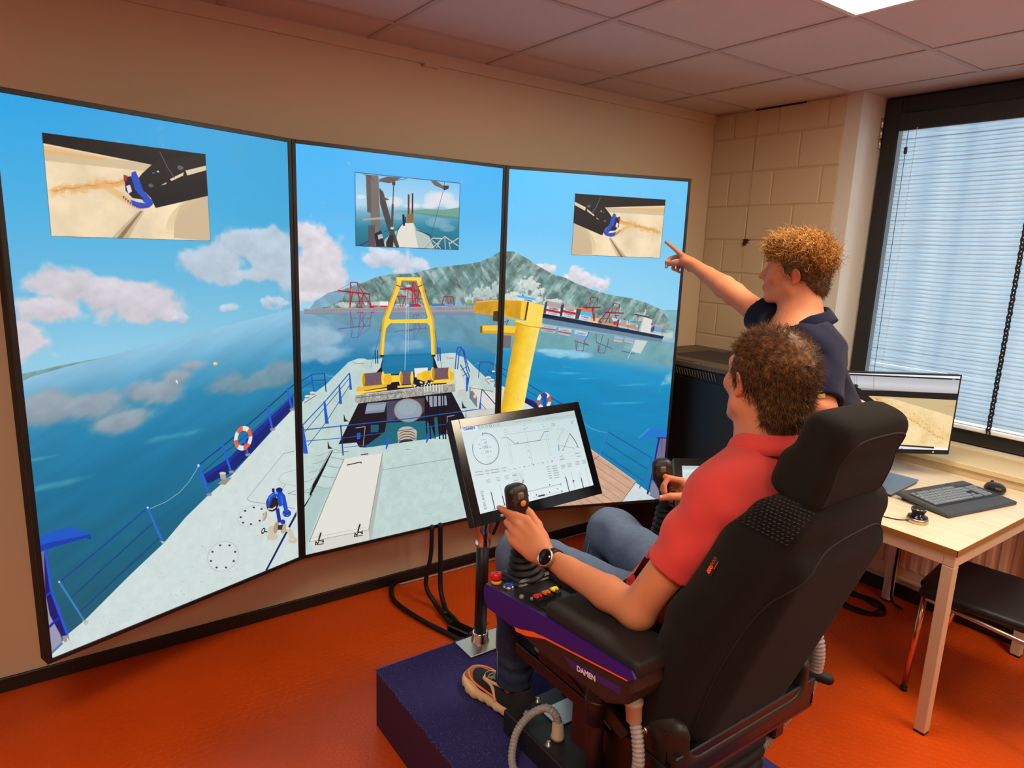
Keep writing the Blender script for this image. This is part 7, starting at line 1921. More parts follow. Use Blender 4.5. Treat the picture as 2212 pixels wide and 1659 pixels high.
pk = thing('controller_puck', (2.705, 1.066, DZ), 'round black 3D controller knob with bronze base on the desk edge', 'controller')
pc = np.array((2.700, 1.072, DZ))
mb = MB(); lathe(mb, pc, [(.036, 0), (.0375, .003), (.0375, .014), (.0355, .018)], 32); mb.build('base', mat('bronze_metal', (.66, .50, .30), .28, metal=1.), pk)
mb = MB(); lathe(mb, pc, [(.0355, .018), (.034, .024), (.026, .027), (.021, .030), (.021, .034)], 32); mb.build('collar', mat('dark_blue_gloss', srgb(14, 14, 40), .12), pk)
mb = MB(); lathe(mb, pc, [(.0205, .034), (.023, .040), (.026, .048), (.0255, .053), (.022, .0565), (.012, .0575), (.001, .0578)], 32); mb.build('knob', M['rubber'], pk)
mb = MB(); lathe(mb, pc, [(.0245, .0545), (.0258, .0540), (.0258, .0528), (.0245, .0528)], 32, cap=False); mb.build('knob_ring', M['chrome'], pk)
cable('puck_cable', [pc + (-.03, .02, .006), pc + (-.055, .05, .003), pc + (-.08, .12, .003), pc + (-.10, .2, .003)], .002, 'thin black cord running from the controller knob across the desk', k=5)
# ------------------------------------------------------------------ people
def mat_skin(name, c, c2):
    m = mat(name, c, .55, bump=.25, bscale=500, sss=.15, spec=.3)
    nt = m.node_tree; b = nt.nodes['Principled BSDF']
    tc = nt.nodes.new('ShaderNodeTexCoord'); n = nt.nodes.new('ShaderNodeTexNoise'); n.inputs['Scale'].default_value = 26; n.inputs['Detail'].default_value = 5
    mx = nt.nodes.new('ShaderNodeMix'); mx.data_type = 'RGBA'; mx.inputs[6].default_value = (*c, 1); mx.inputs[7].default_value = (*c2, 1)
    nt.links.new(tc.outputs['Object'], n.inputs['Vector']); nt.links.new(n.outputs['Fac'], mx.inputs[0])
    at = nt.nodes.new('ShaderNodeAttribute'); at.attribute_name = 'tint'
    mu = nt.nodes.new('ShaderNodeMix'); mu.data_type = 'RGBA'; mu.blend_type = 'MULTIPLY'; mu.inputs[0].default_value = 1.0
    nt.links.new(mx.outputs[2], mu.inputs[6]); nt.links.new(at.outputs['Color'], mu.inputs[7]); nt.links.new(mu.outputs[2], b.inputs['Base Color'])
    return m
M['skin'] = mat_skin('skin', srgb(214, 146, 108), srgb(198, 124, 88))
M['nail'] = mat('fingernail', srgb(226, 170, 146), .35)

def nrm(v): v = np.array(v, float); return v / np.linalg.norm(v)

def frame_head(fw, up):
    fw = nrm(fw); up = np.array(up, float); up = nrm(up - fw * (up @ fw)); rt = np.cross(fw, up)
    return np.stack([rt, fw, up], 1)      # x right, y forward, z up

def head_sdf(f, c, R, s=1.0):
    """c: centre of the skull between the ears, a little above them"""
    L = lambda x, y, z: c + R @ (np.array((x, y, z)) * s)
    E = lambda x, y, z, a, b, d, k, op=1, rr=None: f.ell(L(x, y, z), np.array((a, b, d)) * s, R if rr is None else R @ rr, k * s, op)
    E(0, -.012, .030, .074, .095, .080, 0)            # cranium
    E(0, .045, -.005, .060, .052, .075, .03)           # face mass
    f.cap(L(-.050, .012, -.055), L(-.022, .070, -.092), .026 * s, .018 * s, .03); f.cap(L(.050, .012, -.055), L(.022, .070, -.092), .026 * s, .018 * s, .03)   # jaw
    E(0, .080, -.094, .022, .016, .018, .02)           # chin
    E(0, .080, -.050, .030, .022, .030, .02)           # mouth area
    f.cap(L(-.036, .081, .028), L(.036, .081, .028), .011 * s, None, .02)      # brow
    for sx in (-1, 1):
        E(sx * .031, .098, .008, .014, .010, .010, .012, -1)   # sockets
        E(sx * .040, .074, -.022, .018, .018, .018, .02)       # cheek
    f.cap(L(0, .092, .012), L(0, .117, -.024), .0075 * s, .0105 * s, .010); f.cap(L(-.011, .103, -.030), L(.011, .103, -.030), .0085 * s, None, .006)
    f.cap(L(-.016, .101, -.056), L(.016, .101, -.056), .0055 * s, None, .006); f.cap(L(-.014, .099, -.066), L(.014, .099, -.066), .0065 * s, None, .006)
    f.cap(L(-.018, .108, -.061), L(.018, .108, -.061), .0016 * s, None, .003, op=-1)
    for sx in (-1, 1):                                 # ears
        re = ry(sx * .25) @ rx(-.2) @ rz(sx * .32)
        E(sx * .077, -.008, -.004, .0060, .0165, .026, .005, 1, re)
        E(sx * .083, -.006, -.001, .0048, .009, .0155, .004, -1, re)
        E(sx * .076, -.003, -.027, .0055, .008, .009, .006)

def hand_sdf(f, W, d, n, t, curls, thumb, s=1.0, spread=(.06, .02, -.03, -.09), k=.006):
    """W wrist, d towards the fingers, n palm normal, t thumb side. curls: 4 x 3 bend angles (rad); returns finger tips"""
    W = np.array(W, float); d = nrm(d); n = nrm(np.array(n) - d * (np.array(n) @ d)); t = nrm(np.array(t) - d * (np.array(t) @ d) - n * (np.array(t) @ n))
    Rm = np.stack([t, d, n], 1)
    P = lambda a, b, c: W + Rm @ (np.array((a, b, c)) * s)
    f.cap(P(0, -.02, 0), P(0, .015, 0), .026 * s, .027 * s, .012, flat=.74, ax=n)
    base = [(.030, .086, -.002), (.0095, .090, -.004), (-.0115, .085, -.003), (-.030, .076, .001)]
    for i, b in enumerate(base):
        f.cap(P(b[0] * .55, .012, 0), P(b[0], b[1] - .004, b[2]), .0155 * s, .0112 * s, .012)
    f.cap(P(.024, .030, .012), P(.006, .055, .008), .016 * s, .014 * s, .015)
    f.cap(P(-.024, .022, .010), P(-.026, .060, .008), .014 * s, .012 * s, .014)
    Ls = [(.043, .026, .021), (.047, .030, .022), (.043, .028, .021), (.034, .021, .019)]
    rs = [(.0098, .0088, .0078, .0066), (.0100, .0090, .0080, .0068), (.0096, .0086, .0076, .0064), (.0086, .0076, .0068, .0058)]
    tips = []
    for i in range(4):
        p = P(*base[i]); a = 0.0
        dd = nrm(d + t * spread[i]);
        for j in range(3):
            a += curls[i][j]
            q = p + (dd * math.cos(a) + n * math.sin(a)) * Ls[i][j] * s
            f.cap(p, q, rs[i][j] * s, rs[i][j + 1] * s, k if j == 0 else .003)
            p = q
        tips.append((p, dd * math.cos(a) + n * math.sin(a), -(n * math.cos(a) - dd * math.sin(a))))
    # thumb: base, three directions given in (t, d, n)
    p = P(.020, .022, .008); L3 = (.044, .034, .028); r3 = (.0155, .0125, .0108, .0085)
    for j in range(3):
        v = Rm @ nrm(thumb[j]); q = p + v * L3[j] * s
        f.cap(p, q, r3[j] * s, r3[j + 1] * s, .012 if j == 0 else .004); p = q
    tips.append((p, v, Rm @ nrm((thumb[2][1], -thumb[2][0], -.5))))
    return tips

def nails(tips, parent, which, s=1.0):
    for i in which:
        p, v, up = tips[i]
        up = nrm(up - v * (up @ v)); sd = np.cross(v, up); r = (.0066, .0068, .0064, .0058, .0085)[i] * s
        mb = MB(); R_ = []
        pts = []
        for a in np.linspace(-.9, .9, 5):
            pts.append([p + up * math.cos(a) * (r + .0006) + sd * math.sin(a) * r + v * u for u in (-.008 * s, .0035 * s)])
        V = [q for pr in pts for q in pr]; mb.add(V, [(2 * k, 2 * k + 1, 2 * k + 3, 2 * k + 2) for k in range(4)], True)
        mb.build('fingernail', M['nail'], parent)

# hair strands: tapered three-sided tubes joined into one part
def strands(name, roots, dirs, length, r, m, parent, curl=0.0, seg=5, seed=1, droop=0.0, flow=None, curln=None):
    rg = np.random.default_rng(seed); N = len(roots)
    V = np.zeros((N, seg + 1, 3, 3)); p = roots.copy(); d = dirs.copy()
    L = length * rg.uniform(.7, 1.25, N); ax = rg.normal(size=(N, 3)); ax /= np.linalg.norm(ax, axis=1)[:, None]
    for i in range(seg + 1):
        u = i / seg; rr = r * (1 - .75 * u)
        a = np.cross(d, [0.3, 0.2, 0.9]); a /= np.linalg.norm(a, axis=1)[:, None]; b = np.cross(d, a)
        for k in range(3):
            t = k * 2.0944; V[:, i, k] = p + (a * math.cos(t) + b * math.sin(t)) * rr
        if curl:
            ang = (curl * L / length / seg)[:, None]
            d = d * np.cos(ang) + np.cross(ax, d) * np.sin(ang) + ax * (ax * d).sum(1)[:, None] * (1 - np.cos(ang))
        if flow is not None: d = d + flow * (.22)
        d = d + np.array((0, 0, -1.)) * droop; d /= np.linalg.norm(d, axis=1)[:, None]
        p = p + d * (L / seg)[:, None]
    idx = np.arange(N * (seg + 1) * 3).reshape(N, seg + 1, 3); F = []
    for i in range(seg):
        for k in range(3):
            l = (k + 1) % 3; F.append(np.stack([idx[:, i, k], idx[:, i, l], idx[:, i + 1, l], idx[:, i + 1, k]], 1))
    F = np.concatenate(F)
    org = np.array(root_loc(parent)); me = bpy.data.meshes.new(name); VV = (V.reshape(-1, 3) - org).astype(np.float32)
    me.vertices.add(len(VV)); me.vertices.foreach_set('co', VV.ravel()); me.loops.add(len(F) * 4); me.loops.foreach_set('vertex_index', F.ravel().astype(np.int32))
    me.polygons.add(len(F)); me.polygons.foreach_set('loop_start', np.arange(len(F), dtype=np.int32) * 4); me.polygons.foreach_set('loop_total', np.full(len(F), 4, np.int32)); me.polygons.foreach_set('use_smooth', np.ones(len(F), bool))
    me.materials.append(m); me.update(calc_edges=True)
    o = bpy.data.objects.new(name, me); COL.objects.link(o); o.parent = parent; o['kind'] = 'stuff'
    return o

def mat_hair(name, c0, c1, c2):
    m = bpy.data.materials.new(name); m.use_nodes = True; nt = m.node_tree; b = nt.nodes['Principled BSDF']
    tc = nt.nodes.new('ShaderNodeTexCoord'); n = nt.nodes.new('ShaderNodeTexNoise'); n.inputs['Scale'].default_value = 90; n.inputs['Detail'].default_value = 4
    cr = nt.nodes.new('ShaderNodeValToRGB'); e = cr.color_ramp.elements; e[0].color = (*c0, 1); e[0].position = .3; e[1].color = (*c2, 1); e[1].position = .75; k = e.new(.5); k.color = (*c1, 1)
    nt.links.new(tc.outputs['Object'], n.inputs['Vector']); nt.links.new(n.outputs['Fac'], cr.inputs[0]); nt.links.new(cr.outputs[0], b.inputs['Base Color'])
    b.inputs['Roughness'].default_value = .58; b.inputs['Specular IOR Level'].default_value = .3
    return m

def cloth_tint(base):
    return lambda V: np.ones((len(V), 3))

def skin_tint(head_c, R, s=1.0, red_ear=True):
    def g(V):
        q = (V - head_c) @ R / s; c = np.ones((len(V), 3))
        ear = np.exp(-(((np.abs(q[:, 0]) - .083) / .010) ** 2 + ((q[:, 1] + .01) / .022) ** 2 + ((q[:, 2] + .008) / .034) ** 2))[:, None]
        lip = np.exp(-((q[:, 0] / .02) ** 2 + ((q[:, 1] - .103) / .01) ** 2 + ((q[:, 2] + .061) / .008) ** 2))[:, None]
        c = c * (1 - .5 * ear * np.array((0.0, .75, .8))) * (1 - .5 * lip * np.array((.1, .6, .5)))
        return np.clip(c, 0, 1)
    return g

# ================================================================ seated operator
HS = np.array((1.325, .872, 1.436)); RS = frame_head((.34, .94, .03), (.03, -.05, 1))
sit = thing('person', (1.30, 1.08, .72), 'seated person in a coral red polo shirt and jeans holding the left joystick', 'person')
f = SDF(); head_sdf(f, HS, RS, 1.0)
C7 = np.array((1.312, .822, 1.288))
LSH, RSH = np.array((1.152, .832, 1.200)), np.array((1.482, .842, 1.200))
LEL, LWR = np.array((1.080, .980, .897)), np.array((1.050, 1.297, .914))
REL, RWR = np.array((1.590, .990, .900)), np.array((1.648, 1.275, .935))
f.cap(HS + RS @ (0, -.020, -.05), C7 + (0, .018, -.02), .056, .060, .03); f.cap(HS + RS @ (0, .012, -.07), C7 + (0, .055, -.02), .045, .05, .03)
# torso core (under the shirt)
f.cap((1.22, .84, 1.19), (1.40, .84, 1.19), .070, None, .05); f.cap((1.31, .87, 1.15), (1.305, 1.01, .85), .11, .11, .05)
f.cap((1.22, 1.04, .80), (1.39, 1.04, .80), .085, None, .05)
for S_, E_, W_ in ((LSH, LEL, LWR), (RSH, REL, RWR)):
    f.cap(S_, E_, .050, .042, .03)
    mid = E_ + (W_ - E_) * .28; mid2 = E_ + (W_ - E_) * .7
    f.cap(E_, mid, .040, .0415, .02); f.cap(mid, mid2, .0415, .0315, .012); f.cap(mid2, W_, .0315, .0262, .01, flat=.86, ax=(1, 0, 0))
    f.cap(E_ + (0, -.006, -.002), E_ + (0, -.012, .0), .034, None, .012)
ths = hand_sdf(f, LWR, (-.405, .675, .61), (.659, .683, -.317), (.631, -.274, .722),
               [(.22, .35, .35), (.62, 1.35, .6), (.80, 1.4, .6), (.92, 1.3, .6)], [(.36, .78, .45), (.16, .95, .12), (.04, .98, .12)], 1.10, spread=(-.48, -.16, -.06, .02))
thr = hand_sdf(f, RWR, (-.25, .70, .66), (-.85, .35, -.32), (-.3, -.62, .72),
               [(.75, 1.2, .7), (.9, 1.35, .8), (1.0, 1.35, .8), (1.05, 1.3, .8)], [(.45, .60, .55), (.10, .62, .85), (-.12, .50, .95)], 1.06)
# legs core
for hx, kn, an in ((1.215, (1.165, 1.555, .795), (1.172, 1.555, .33)), (1.39, (1.505, 1.515, .812), (1.48, 1.60, .33))):
    f.cap((hx, 1.06, .79), kn, .068, .05, .04); f.cap(kn, an, .048, .035, .02); f.cap(an, np.array(an) + (0, .01, -.05), .034, None, .02)
body = sdf_obj('body', f, (.93, .74, .27), (1.72, 1.70, 1.60), .0037, M['skin'], sit, relax=1, colf=skin_tint(HS, RS))
nails(ths, body, (0, 4)); nails(thr, body, (1, 4))
for sx in (-1, 1):
    mb = MB(); e_ = HS + RS @ np.array((sx * .031, .080, .008)); lathe(mb, e_ - RS[:, 1] * .0, [(.001, -.010), (.0075, -.007), (.0100, 0), (.0075, .0067), (.004, .0092), (.001, .0099)], 14, axis=RS[:, 1]); mb.build('eye', mat('eye_white', srgb(120, 104, 92), .3) if sx < 0 else bpy.data.materials['eye_white'], body)
# polo shirt
M['polo'] = mat('coral_pique', srgb(218, 72, 70), .9, bump=.6, bscale=900, sheen=.15, spec=.15, var=.06, vscale=9)
g = SDF()
g.cap((1.200, .838, 1.190), (1.430, .840, 1.190), .088, None, 0); g.cap((1.245, .832, 1.232), (1.380, .832, 1.232), .068, None, .05)
g.cap((1.31, .885, 1.13), (1.305, 1.02, .86), .145, .150, .07, flat=.82, ax=(0, 1, .3)); g.cap((1.20, 1.05, .80), (1.41, 1.05, .80), .105, None, .06)
g.cap(C7 + (0, .012, -.075), C7 + (0, .02, -.005), .082, .070, .045)
for S_, E_ in ((LSH, LEL), (RSH, REL)):
    cuff = S_ + (E_ - S_) * .66; d_ = nrm(E_ - S_)
    g.cap(S_ + (0, 0, .0), S_ + (E_ - S_) * .35, .068, .063, .05); g.cap(S_ + (E_ - S_) * .3, cuff + d_ * .02, .063, .0615, .02)
    g.half(cuff, d_, .003) if False else None
def fold(P):
    q = P - np.array((1.12, .88, 1.10))
    a = np.sin(q[:, 2] * 70 + 22 * q[:, 1] + 1.6 * np.sin(P[:, 0] * 21 + P[:, 1] * 18)) * .0026 * np.exp(-(q ** 2).sum(1) / .022)
    b = snoise(P, 17, 1.3) * .0042 + snoise(P, 38, 2.7) * .0014
    c = np.sin((P[:, 0] * .8 + P[:, 1] * .3 + P[:, 2] * .7) * 60 + 2.5 * snoise(P, 9, .4)) * .0030 * np.exp(-((P[:, 2] - .97) / .12) ** 2)
    e = np.sin((P[:, 0] * .5 - P[:, 1] + P[:, 2] * .9) * 48 + 2 * snoise(P, 7, 4.)) * .0044 * np.exp(-((P[:, 2] - 1.14) / .09) ** 2 - ((P[:, 0] - 1.16) / .09) ** 2)
    return a + b + c + e
class Cut:
    """wraps an SDF with local cuts so that cuffs and hems end cleanly"""
    def __init__(s, f, disp, cuts): s.f, s.disp, s.cuts = f, disp, cuts
    def active(s, C, reach): return s.f.active(C, reach)
    def eval(s, P, act=None, nb=0):
        d = s.f.eval(P, act, nb) + s.disp(P)
        for fn in s.cuts: d = fn(P, d)
        return d
def cuff_cut(S_, E_, t, rin, reach=.15):
    S_ = np.array(S_); E_ = np.array(E_); c = S_ + (E_ - S_) * t; ax = nrm(E_ - S_)
    def fn(P, d):
        v = P - c; h = v @ ax; rad = np.sqrt(np.maximum((v * v).sum(1) - h * h, 0))
        m = (rad < reach) & (h > -.06)
        d2 = np.maximum(d, h)                                        # end plane
        d2 = np.maximum(d2, -np.maximum(rad - rin, -(h + .035)))     # open sleeve
        return np.where(m, d2, d)
    return fn
def neck_cut(o, n_, rin, ax):
    o = np.array(o); n_ = nrm(n_)
    def fn(P, d):
        v = P - o; h = v @ n_; rad = np.sqrt(np.maximum((v * v).sum(1) - h * h, 0))
        return np.where(rad < .13, np.maximum(d, np.minimum(h, .5)), d)
    return fn
shirt = Cut(g, fold, [cuff_cut(LSH, LEL, .56, .0535), cuff_cut(RSH, REL, .60, .0535), neck_cut(C7 + (0, .02, .020), (0, .25, 1), .07, None)])
pol = sdf_obj('polo_shirt', shirt, (.95, .72, .70), (1.68, 1.24, 1.38), .0046, M['polo'], sit, relax=1, main=True)
# collar: folded band around the neck
def collar(parent, m, c, up, fw, rx_, ry_, h, flare, gap, name='collar', drop=0.0, thick=.0022, tip=.03):
    """c centre of the neck opening; band goes round the back, open at the front by gap radians"""
    up = nrm(up); fw = nrm(np.array(fw) - up * (np.array(fw) @ up)); rt = np.cross(fw, up)
    mb = MB(); n = 40; prof = [(0, 0), (.003, h * .55), (.008, h * .9), (.013, h), (.017, h * .86), (.020 + flare * .5, h * .4), (.022 + flare, -h * .12), (.019 + flare, -h * .10), (.015, h * .55)]
    R_ = []
    for i in range(n + 1):
        a = -math.pi / 2 - (math.pi - gap) + (2 * math.pi - 2 * gap) * i / n
        ed = max(0.0, 1 - min(i, n - i) / 5.0)
        dirv = rt * math.cos(a) * rx_ + fw * math.sin(a) * ry_
        dn = nrm(dirv); frontness = max(0.0, math.sin(a))
        ring = []
        for k, (o_, z_) in enumerate(prof):
            zz = z_ - drop * frontness ** 1.3 - (tip * ed if k >= 5 and k <= 7 else 0)
            ring.append(c + dirv + dn * o_ + up * zz)
        R_.append(np.array(ring))
    rings(mb, R_, cap=True); return mb.build(name, m, parent)
collar(pol, M['polo'], C7 + np.array((.002, .022, .008)), (.03, .10, 1), (0.05, 1, -.1), .067, .066, .036, .014, .30, drop=.035)
# jeans
M['jean'] = mat('blue_denim', srgb(86, 108, 142), .85, bump=.8, bscale=800, spec=.15, var=.28, vscale=11)
M['jeandk'] = mat('dark_denim', srgb(36, 46, 66), .85, bump=.8, bscale=800, spec=.15, var=.2, vscale=11)
j = SDF()
KL_, AL_ = np.array((1.165, 1.560, .795)), np.array((1.172, 1.558, .36)); KR_, AR_ = np.array((1.505, 1.518, .812)), np.array((1.482, 1.600, .36))
j.cap((1.22, 1.05, .775), (1.39, 1.05, .775), .105, None, 0)
for hx, kn, an in ((1.215, KL_, AL_), (1.395, KR_, AR_)):
    h_ = np.array((hx, 1.10, .785)); j.cap(h_, kn - nrm(kn - h_) * .03 + (0, 0, -.008), .093, .076, .05); j.cap(kn + (0, -.012, -.012), kn + (an - kn) * .45, .074, .064, .03); j.cap(kn + (an - kn) * .4, an + (0, 0, -.01), .064, .061, .02)
def jfold(P):
    o = snoise(P, 22, .7) * .0035 + snoise(P, 60, 1.9) * .0010
    for kn in (KL_, KR_):
        v = P - (kn + np.array((0, -.06, -.03))); r = np.sqrt((v ** 2).sum(1))
        o = o + np.sin(r * 120 + v[:, 0] * 50 + 2 * snoise(P, 12, 6.)) * .0048 * np.exp(-((r - .075) / .06) ** 2) * (v[:, 1] < .07)
    o = o + np.sin(P[:, 2] * 130 + 3 * snoise(P, 14, 3.)) * .0022 * np.exp(-((P[:, 2] - .40) / .06) ** 2)
    return o
def flat_cut(z):
    return lambda P, d: np.where(P[:, 2] < z + .05, np.maximum(d, (z - P[:, 2])), d)
def hollow(an, r): 
    return lambda P, d: np.maximum(d, -np.maximum(np.hypot(P[:, 0] - an[0], P[:, 1] - an[1]) - r, P[:, 2] - (an[2] + .01)))
jj = Cut(j, jfold, [flat_cut(.335), hollow(AL_, .054), hollow(AR_, .054)])
def fade_and_shade(V):  # worn pale thighs and knees; shade on the lower legs is coloured in
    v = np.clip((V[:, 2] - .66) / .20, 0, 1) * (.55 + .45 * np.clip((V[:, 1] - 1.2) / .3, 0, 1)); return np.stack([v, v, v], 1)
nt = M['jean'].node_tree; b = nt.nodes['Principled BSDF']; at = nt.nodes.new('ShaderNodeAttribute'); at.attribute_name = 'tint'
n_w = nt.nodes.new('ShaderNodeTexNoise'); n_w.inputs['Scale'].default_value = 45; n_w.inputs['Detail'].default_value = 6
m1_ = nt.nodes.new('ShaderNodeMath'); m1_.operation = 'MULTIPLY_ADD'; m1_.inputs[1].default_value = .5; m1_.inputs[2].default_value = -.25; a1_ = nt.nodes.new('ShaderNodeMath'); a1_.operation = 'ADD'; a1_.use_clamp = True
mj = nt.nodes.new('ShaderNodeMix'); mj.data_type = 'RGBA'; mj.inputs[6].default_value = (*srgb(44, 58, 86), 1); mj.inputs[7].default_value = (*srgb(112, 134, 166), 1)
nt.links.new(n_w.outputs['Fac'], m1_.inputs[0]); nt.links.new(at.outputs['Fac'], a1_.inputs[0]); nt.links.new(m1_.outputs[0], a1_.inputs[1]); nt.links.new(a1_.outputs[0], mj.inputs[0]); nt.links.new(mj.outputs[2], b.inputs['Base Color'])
jn = sdf_obj('jeans', jj, (1.02, .92, .30), (1.64, 1.68, .96), .0045, M['jean'], sit, relax=1, colf=fade_and_shade)
mb = MB()
tube(mb, [(1.098, 1.30, .80), (1.09, 1.45, .79), (1.092, 1.56, .72), (1.106, 1.575, .55), (1.112, 1.57, .36)], .0016, n=4)
tube(mb, [(1.425, 1.52, .78), (1.418, 1.53, .70), (1.42, 1.55, .60)], .0016, n=4)
st_ = mb.build('seam_stitching', mat('denim_thread', srgb(120, 134, 156), .8), jn); st_['kind'] = 'stuff'
# shoes
M['sole'] = mat('cream_sole', srgb(222, 186, 140), .7, bump=.3, bscale=160); M['suede'] = mat('ochre_suede', srgb(158, 92, 44), .9, bump=.5, bscale=700, sheen=.3)
M['mesh'] = mat('black_shoe_mesh', srgb(28, 28, 38), .85, bump=.8, bscale=1100); M['pipe'] = mat('orange_piping', srgb(244, 120, 70), .6); M['tongue'] = mat('olive_tongue', srgb(160, 140, 60), .8, bump=.5, bscale=900)
def shoe(name, heel, toe_dir, z, parent, cols, s=1.0, detail=True):
    fw = nrm((toe_dir[0], toe_dir[1], 0)); R = np.stack([np.cross(fw, (0, 0, 1)), fw, (0, 0, 1)], 1); o = np.array((heel[0], heel[1], z))
    P = lambda x, y, zz: o + R @ (np.array((x, y, zz)) * s)
    f = SDF()
    f.cap(P(0, .045, .022), P(.0, .12, .020), .042 * s, .040 * s, 0, flat=.55, ax=(0, 0, 1)); f.cap(P(0, .12, .020), P(-.004, .225, .018), .040 * s, .050 * s, .03, flat=.5, ax=(0, 0, 1)); f.cap(P(-.004, .225, .018), P(-.003, .262, .024), .050 * s, .044 * s, .03, flat=.5, ax=(0, 0, 1))
    f.half(P(0, 0, .002), (0, 0, -1), .003); f.half(P(0, 0, .031), (0, -.03, 1), .006)
    f.disp = lambda Q: .0012 * np.sin(((Q - o) @ R)[:, 1] * 190) * (((Q - o) @ R)[:, 2] < .018)
    so_ = sdf_obj(name, f, P(0, .14, .02) - .22, P(0, .14, .02) + .22, .0045, cols[0], parent, relax=1)
    u = SDF()
    u.cap(P(0, .045, .045), P(0, .11, .048), .036 * s, .036 * s, 0); u.cap(P(0, .11, .052), P(-.002, .20, .036), .038 * s, .034 * s, .03); u.cap(P(-.002, .20, .030), P(-.003, .255, .030), .040 * s, .036 * s, .03, flat=.72, ax=(0, 0, 1)); u.cap(P(0, .05, .06), P(0, .055, .085), .036 * s, .036 * s, .02)
    u.half(P(0, 0, .024), (0, 0, -1), .003); u.cap(P(0, .062, .075), P(0, .058, .12), .028 * s, None, .006, op=-1)
    sdf_obj('upper', u, P(0, .14, .05) - .21, P(0, .14, .05) + .21, .0042, cols[1], so_, relax=1)
    if detail:
        w = SDF(); w.cap(P(0, .19, .020), P(-.003, .262, .026), .048 * s, .0435 * s, 0, flat=.66, ax=(0, 0, 1)); w.half(P(0, 0, .026), (0, 0, -1), .002); w.cap(P(0, .12, .05), P(0, .235, .046), .039 * s, .030 * s, .004, op=-1); w.half(P(0, .14, 0), (0, -1, 0), .01)
        sdf_obj('toe_guard', w, P(0, .2, .03) - .12, P(0, .2, .03) + .12, .0036, cols[2], so_, relax=1)
        mb = MB(); pts = [P(x, y, zz) for x, y, zz in ((-.041, .12, .042), (-.046, .17, .046), (-.047, .22, .046), (-.036, .262, .046), (-.012, .287, .046), (.012, .287, .046), (.034, .262, .046), (.042, .22, .046), (.042, .16, .046))]; tube(mb, pts, .0035 * s, n=6); mb.build('piping', cols[3], so_)
        mb = MB(); 
        for x in (-1, 1):
            tube(mb, [P(x * .026, .20, .064), P(x * .034, .16, .070), P(x * .040, .135, .055), P(x * .044, .125, .030)], .0055 * s, n=6); tube(mb, [P(x * .028, .195, .066), P(x * .032, .15, .078), P(x * .033, .10, .090)], .005 * s, n=6)
        tube(mb, [P(-.026, .20, .064), P(0, .212, .066), P(.026, .20, .064)], .0055 * s, n=6); mb.build('eyelet_strap', cols[0], so_)['kind'] = 'stuff'
        mb = MB(); box(mb, P(0, .160, .082), (.020 * s, .045 * s, .003), R @ rx(-.42), .002); mb.build('tongue', cols[4], so_)
        for k in range(5):
            mb = MB(); y_ = .185 - k * .018; z_ = .074 + k * .0075; tube(mb, [P(-.026, y_, z_ - .004), P(-.01, y_ + .004, z_ + .004), (P(.01, y_ - .004, z_ + .004)), P(.026, y_, z_ - .004)], .0022, n=5, k=3); mb.build('lace', M['greyb'], so_)
    return so_
sc = [M['sole'], M['mesh'], M['suede'], M['pipe'], M['tongue']]
shoe('shoe', (1.180, 1.462), (-.12, 1, 0), PZ + .001, sit, sc, 1.06)
shoe('shoe', (1.478, 1.515), (.06, 1, 0), PZ + .001, sit, sc, 1.06)
f = SDF(); f.cap(AL_ + (0, .0, .02), (1.172, 1.54, PZ + .07), .034, .034); sdf_obj('sock', f, (1.1, 1.45, .25), (1.25, 1.62, .43), .006, M['blackm'], sit)
f = SDF(); f.cap(AR_ + (0, .0, .02), (1.48, 1.585, PZ + .07), .034, .034); sdf_obj('sock', f, (1.40, 1.5, .25), (1.56, 1.66, .43), .006, M['blackm'], sit)
# hair of the operator: cap plus short strands
HB_ = mat_hair('brown_hair', srgb(58, 36, 20), srgb(96, 62, 34), srgb(158, 108, 60))
f = SDF(); LH = lambda x, y, z: HS + RS @ np.array((x, y, z))
f.ell(LH(0, -.014, .033), (.0805, .1010, .0875), RS, 0); f.ell(LH(0, -.068, -.038), (.058, .040, .060), RS, .02)
f.ell(LH(0, .075, -.005), (.075, .052, .085), RS, .012, op=-1); f.ell(LH(0, .040, -.062), (.10, .060, .045), RS, .01, op=-1)
for sx in (-1, 1): f.ell(LH(sx * .083, -.002, -.016), (.020, .024, .032), RS, .006, op=-1)
f.half(LH(0, -.08, -.094), -RS[:, 2], .01)
f.disp = lambda P: snoise(P, 120, .3) * .0022 + snoise(P, 60, 1.1) * .0016
cap_ = sdf_obj('hair', f, HS - .16, HS + .16, .0040, HB_, body, relax=1)
def hair_roots(o, n, seed, filt=None):
    me = o.data; me.calc_loop_triangles(); V = np.zeros(len(me.vertices) * 3, np.float32); me.vertices.foreach_get('co', V); V = V.reshape(-1, 3).astype(float) + np.array(root_loc(o.parent))
    T = np.zeros(len(me.loop_triangles) * 3, np.int32); me.loop_triangles.foreach_get('vertices', T); T = T.reshape(-1, 3)
    A, B, C = V[T[:, 0]], V[T[:, 1]], V[T[:, 2]]; nn = np.cross(B - A, C - A); ar = np.linalg.norm(nn, axis=1)
    if filt is not None: ar = ar * filt((A + B + C) / 3)
    rg = np.random.default_rng(seed); k = rg.choice(len(T), n, p=ar / ar.sum()); u, v = rg.random((2, n)); sw = u + v > 1; u[sw] = 1 - u[sw]; v[sw] = 1 - v[sw]
    p = A[k] + (B[k] - A[k]) * u[:, None] + (C[k] - A[k]) * v[:, None]; return p, nn[k] / np.linalg.norm(nn[k], axis=1)[:, None]
outer = lambda c, R: (lambda P: ((np.linalg.norm((P - c) @ R / np.array((.075, .095, .082)), axis=1) > .93)).astype(float))
p_, n_ = hair_roots(cap_, 7500, 3, outer(LH(0, -.014, .03), RS))
q_ = (p_ - HS) @ RS
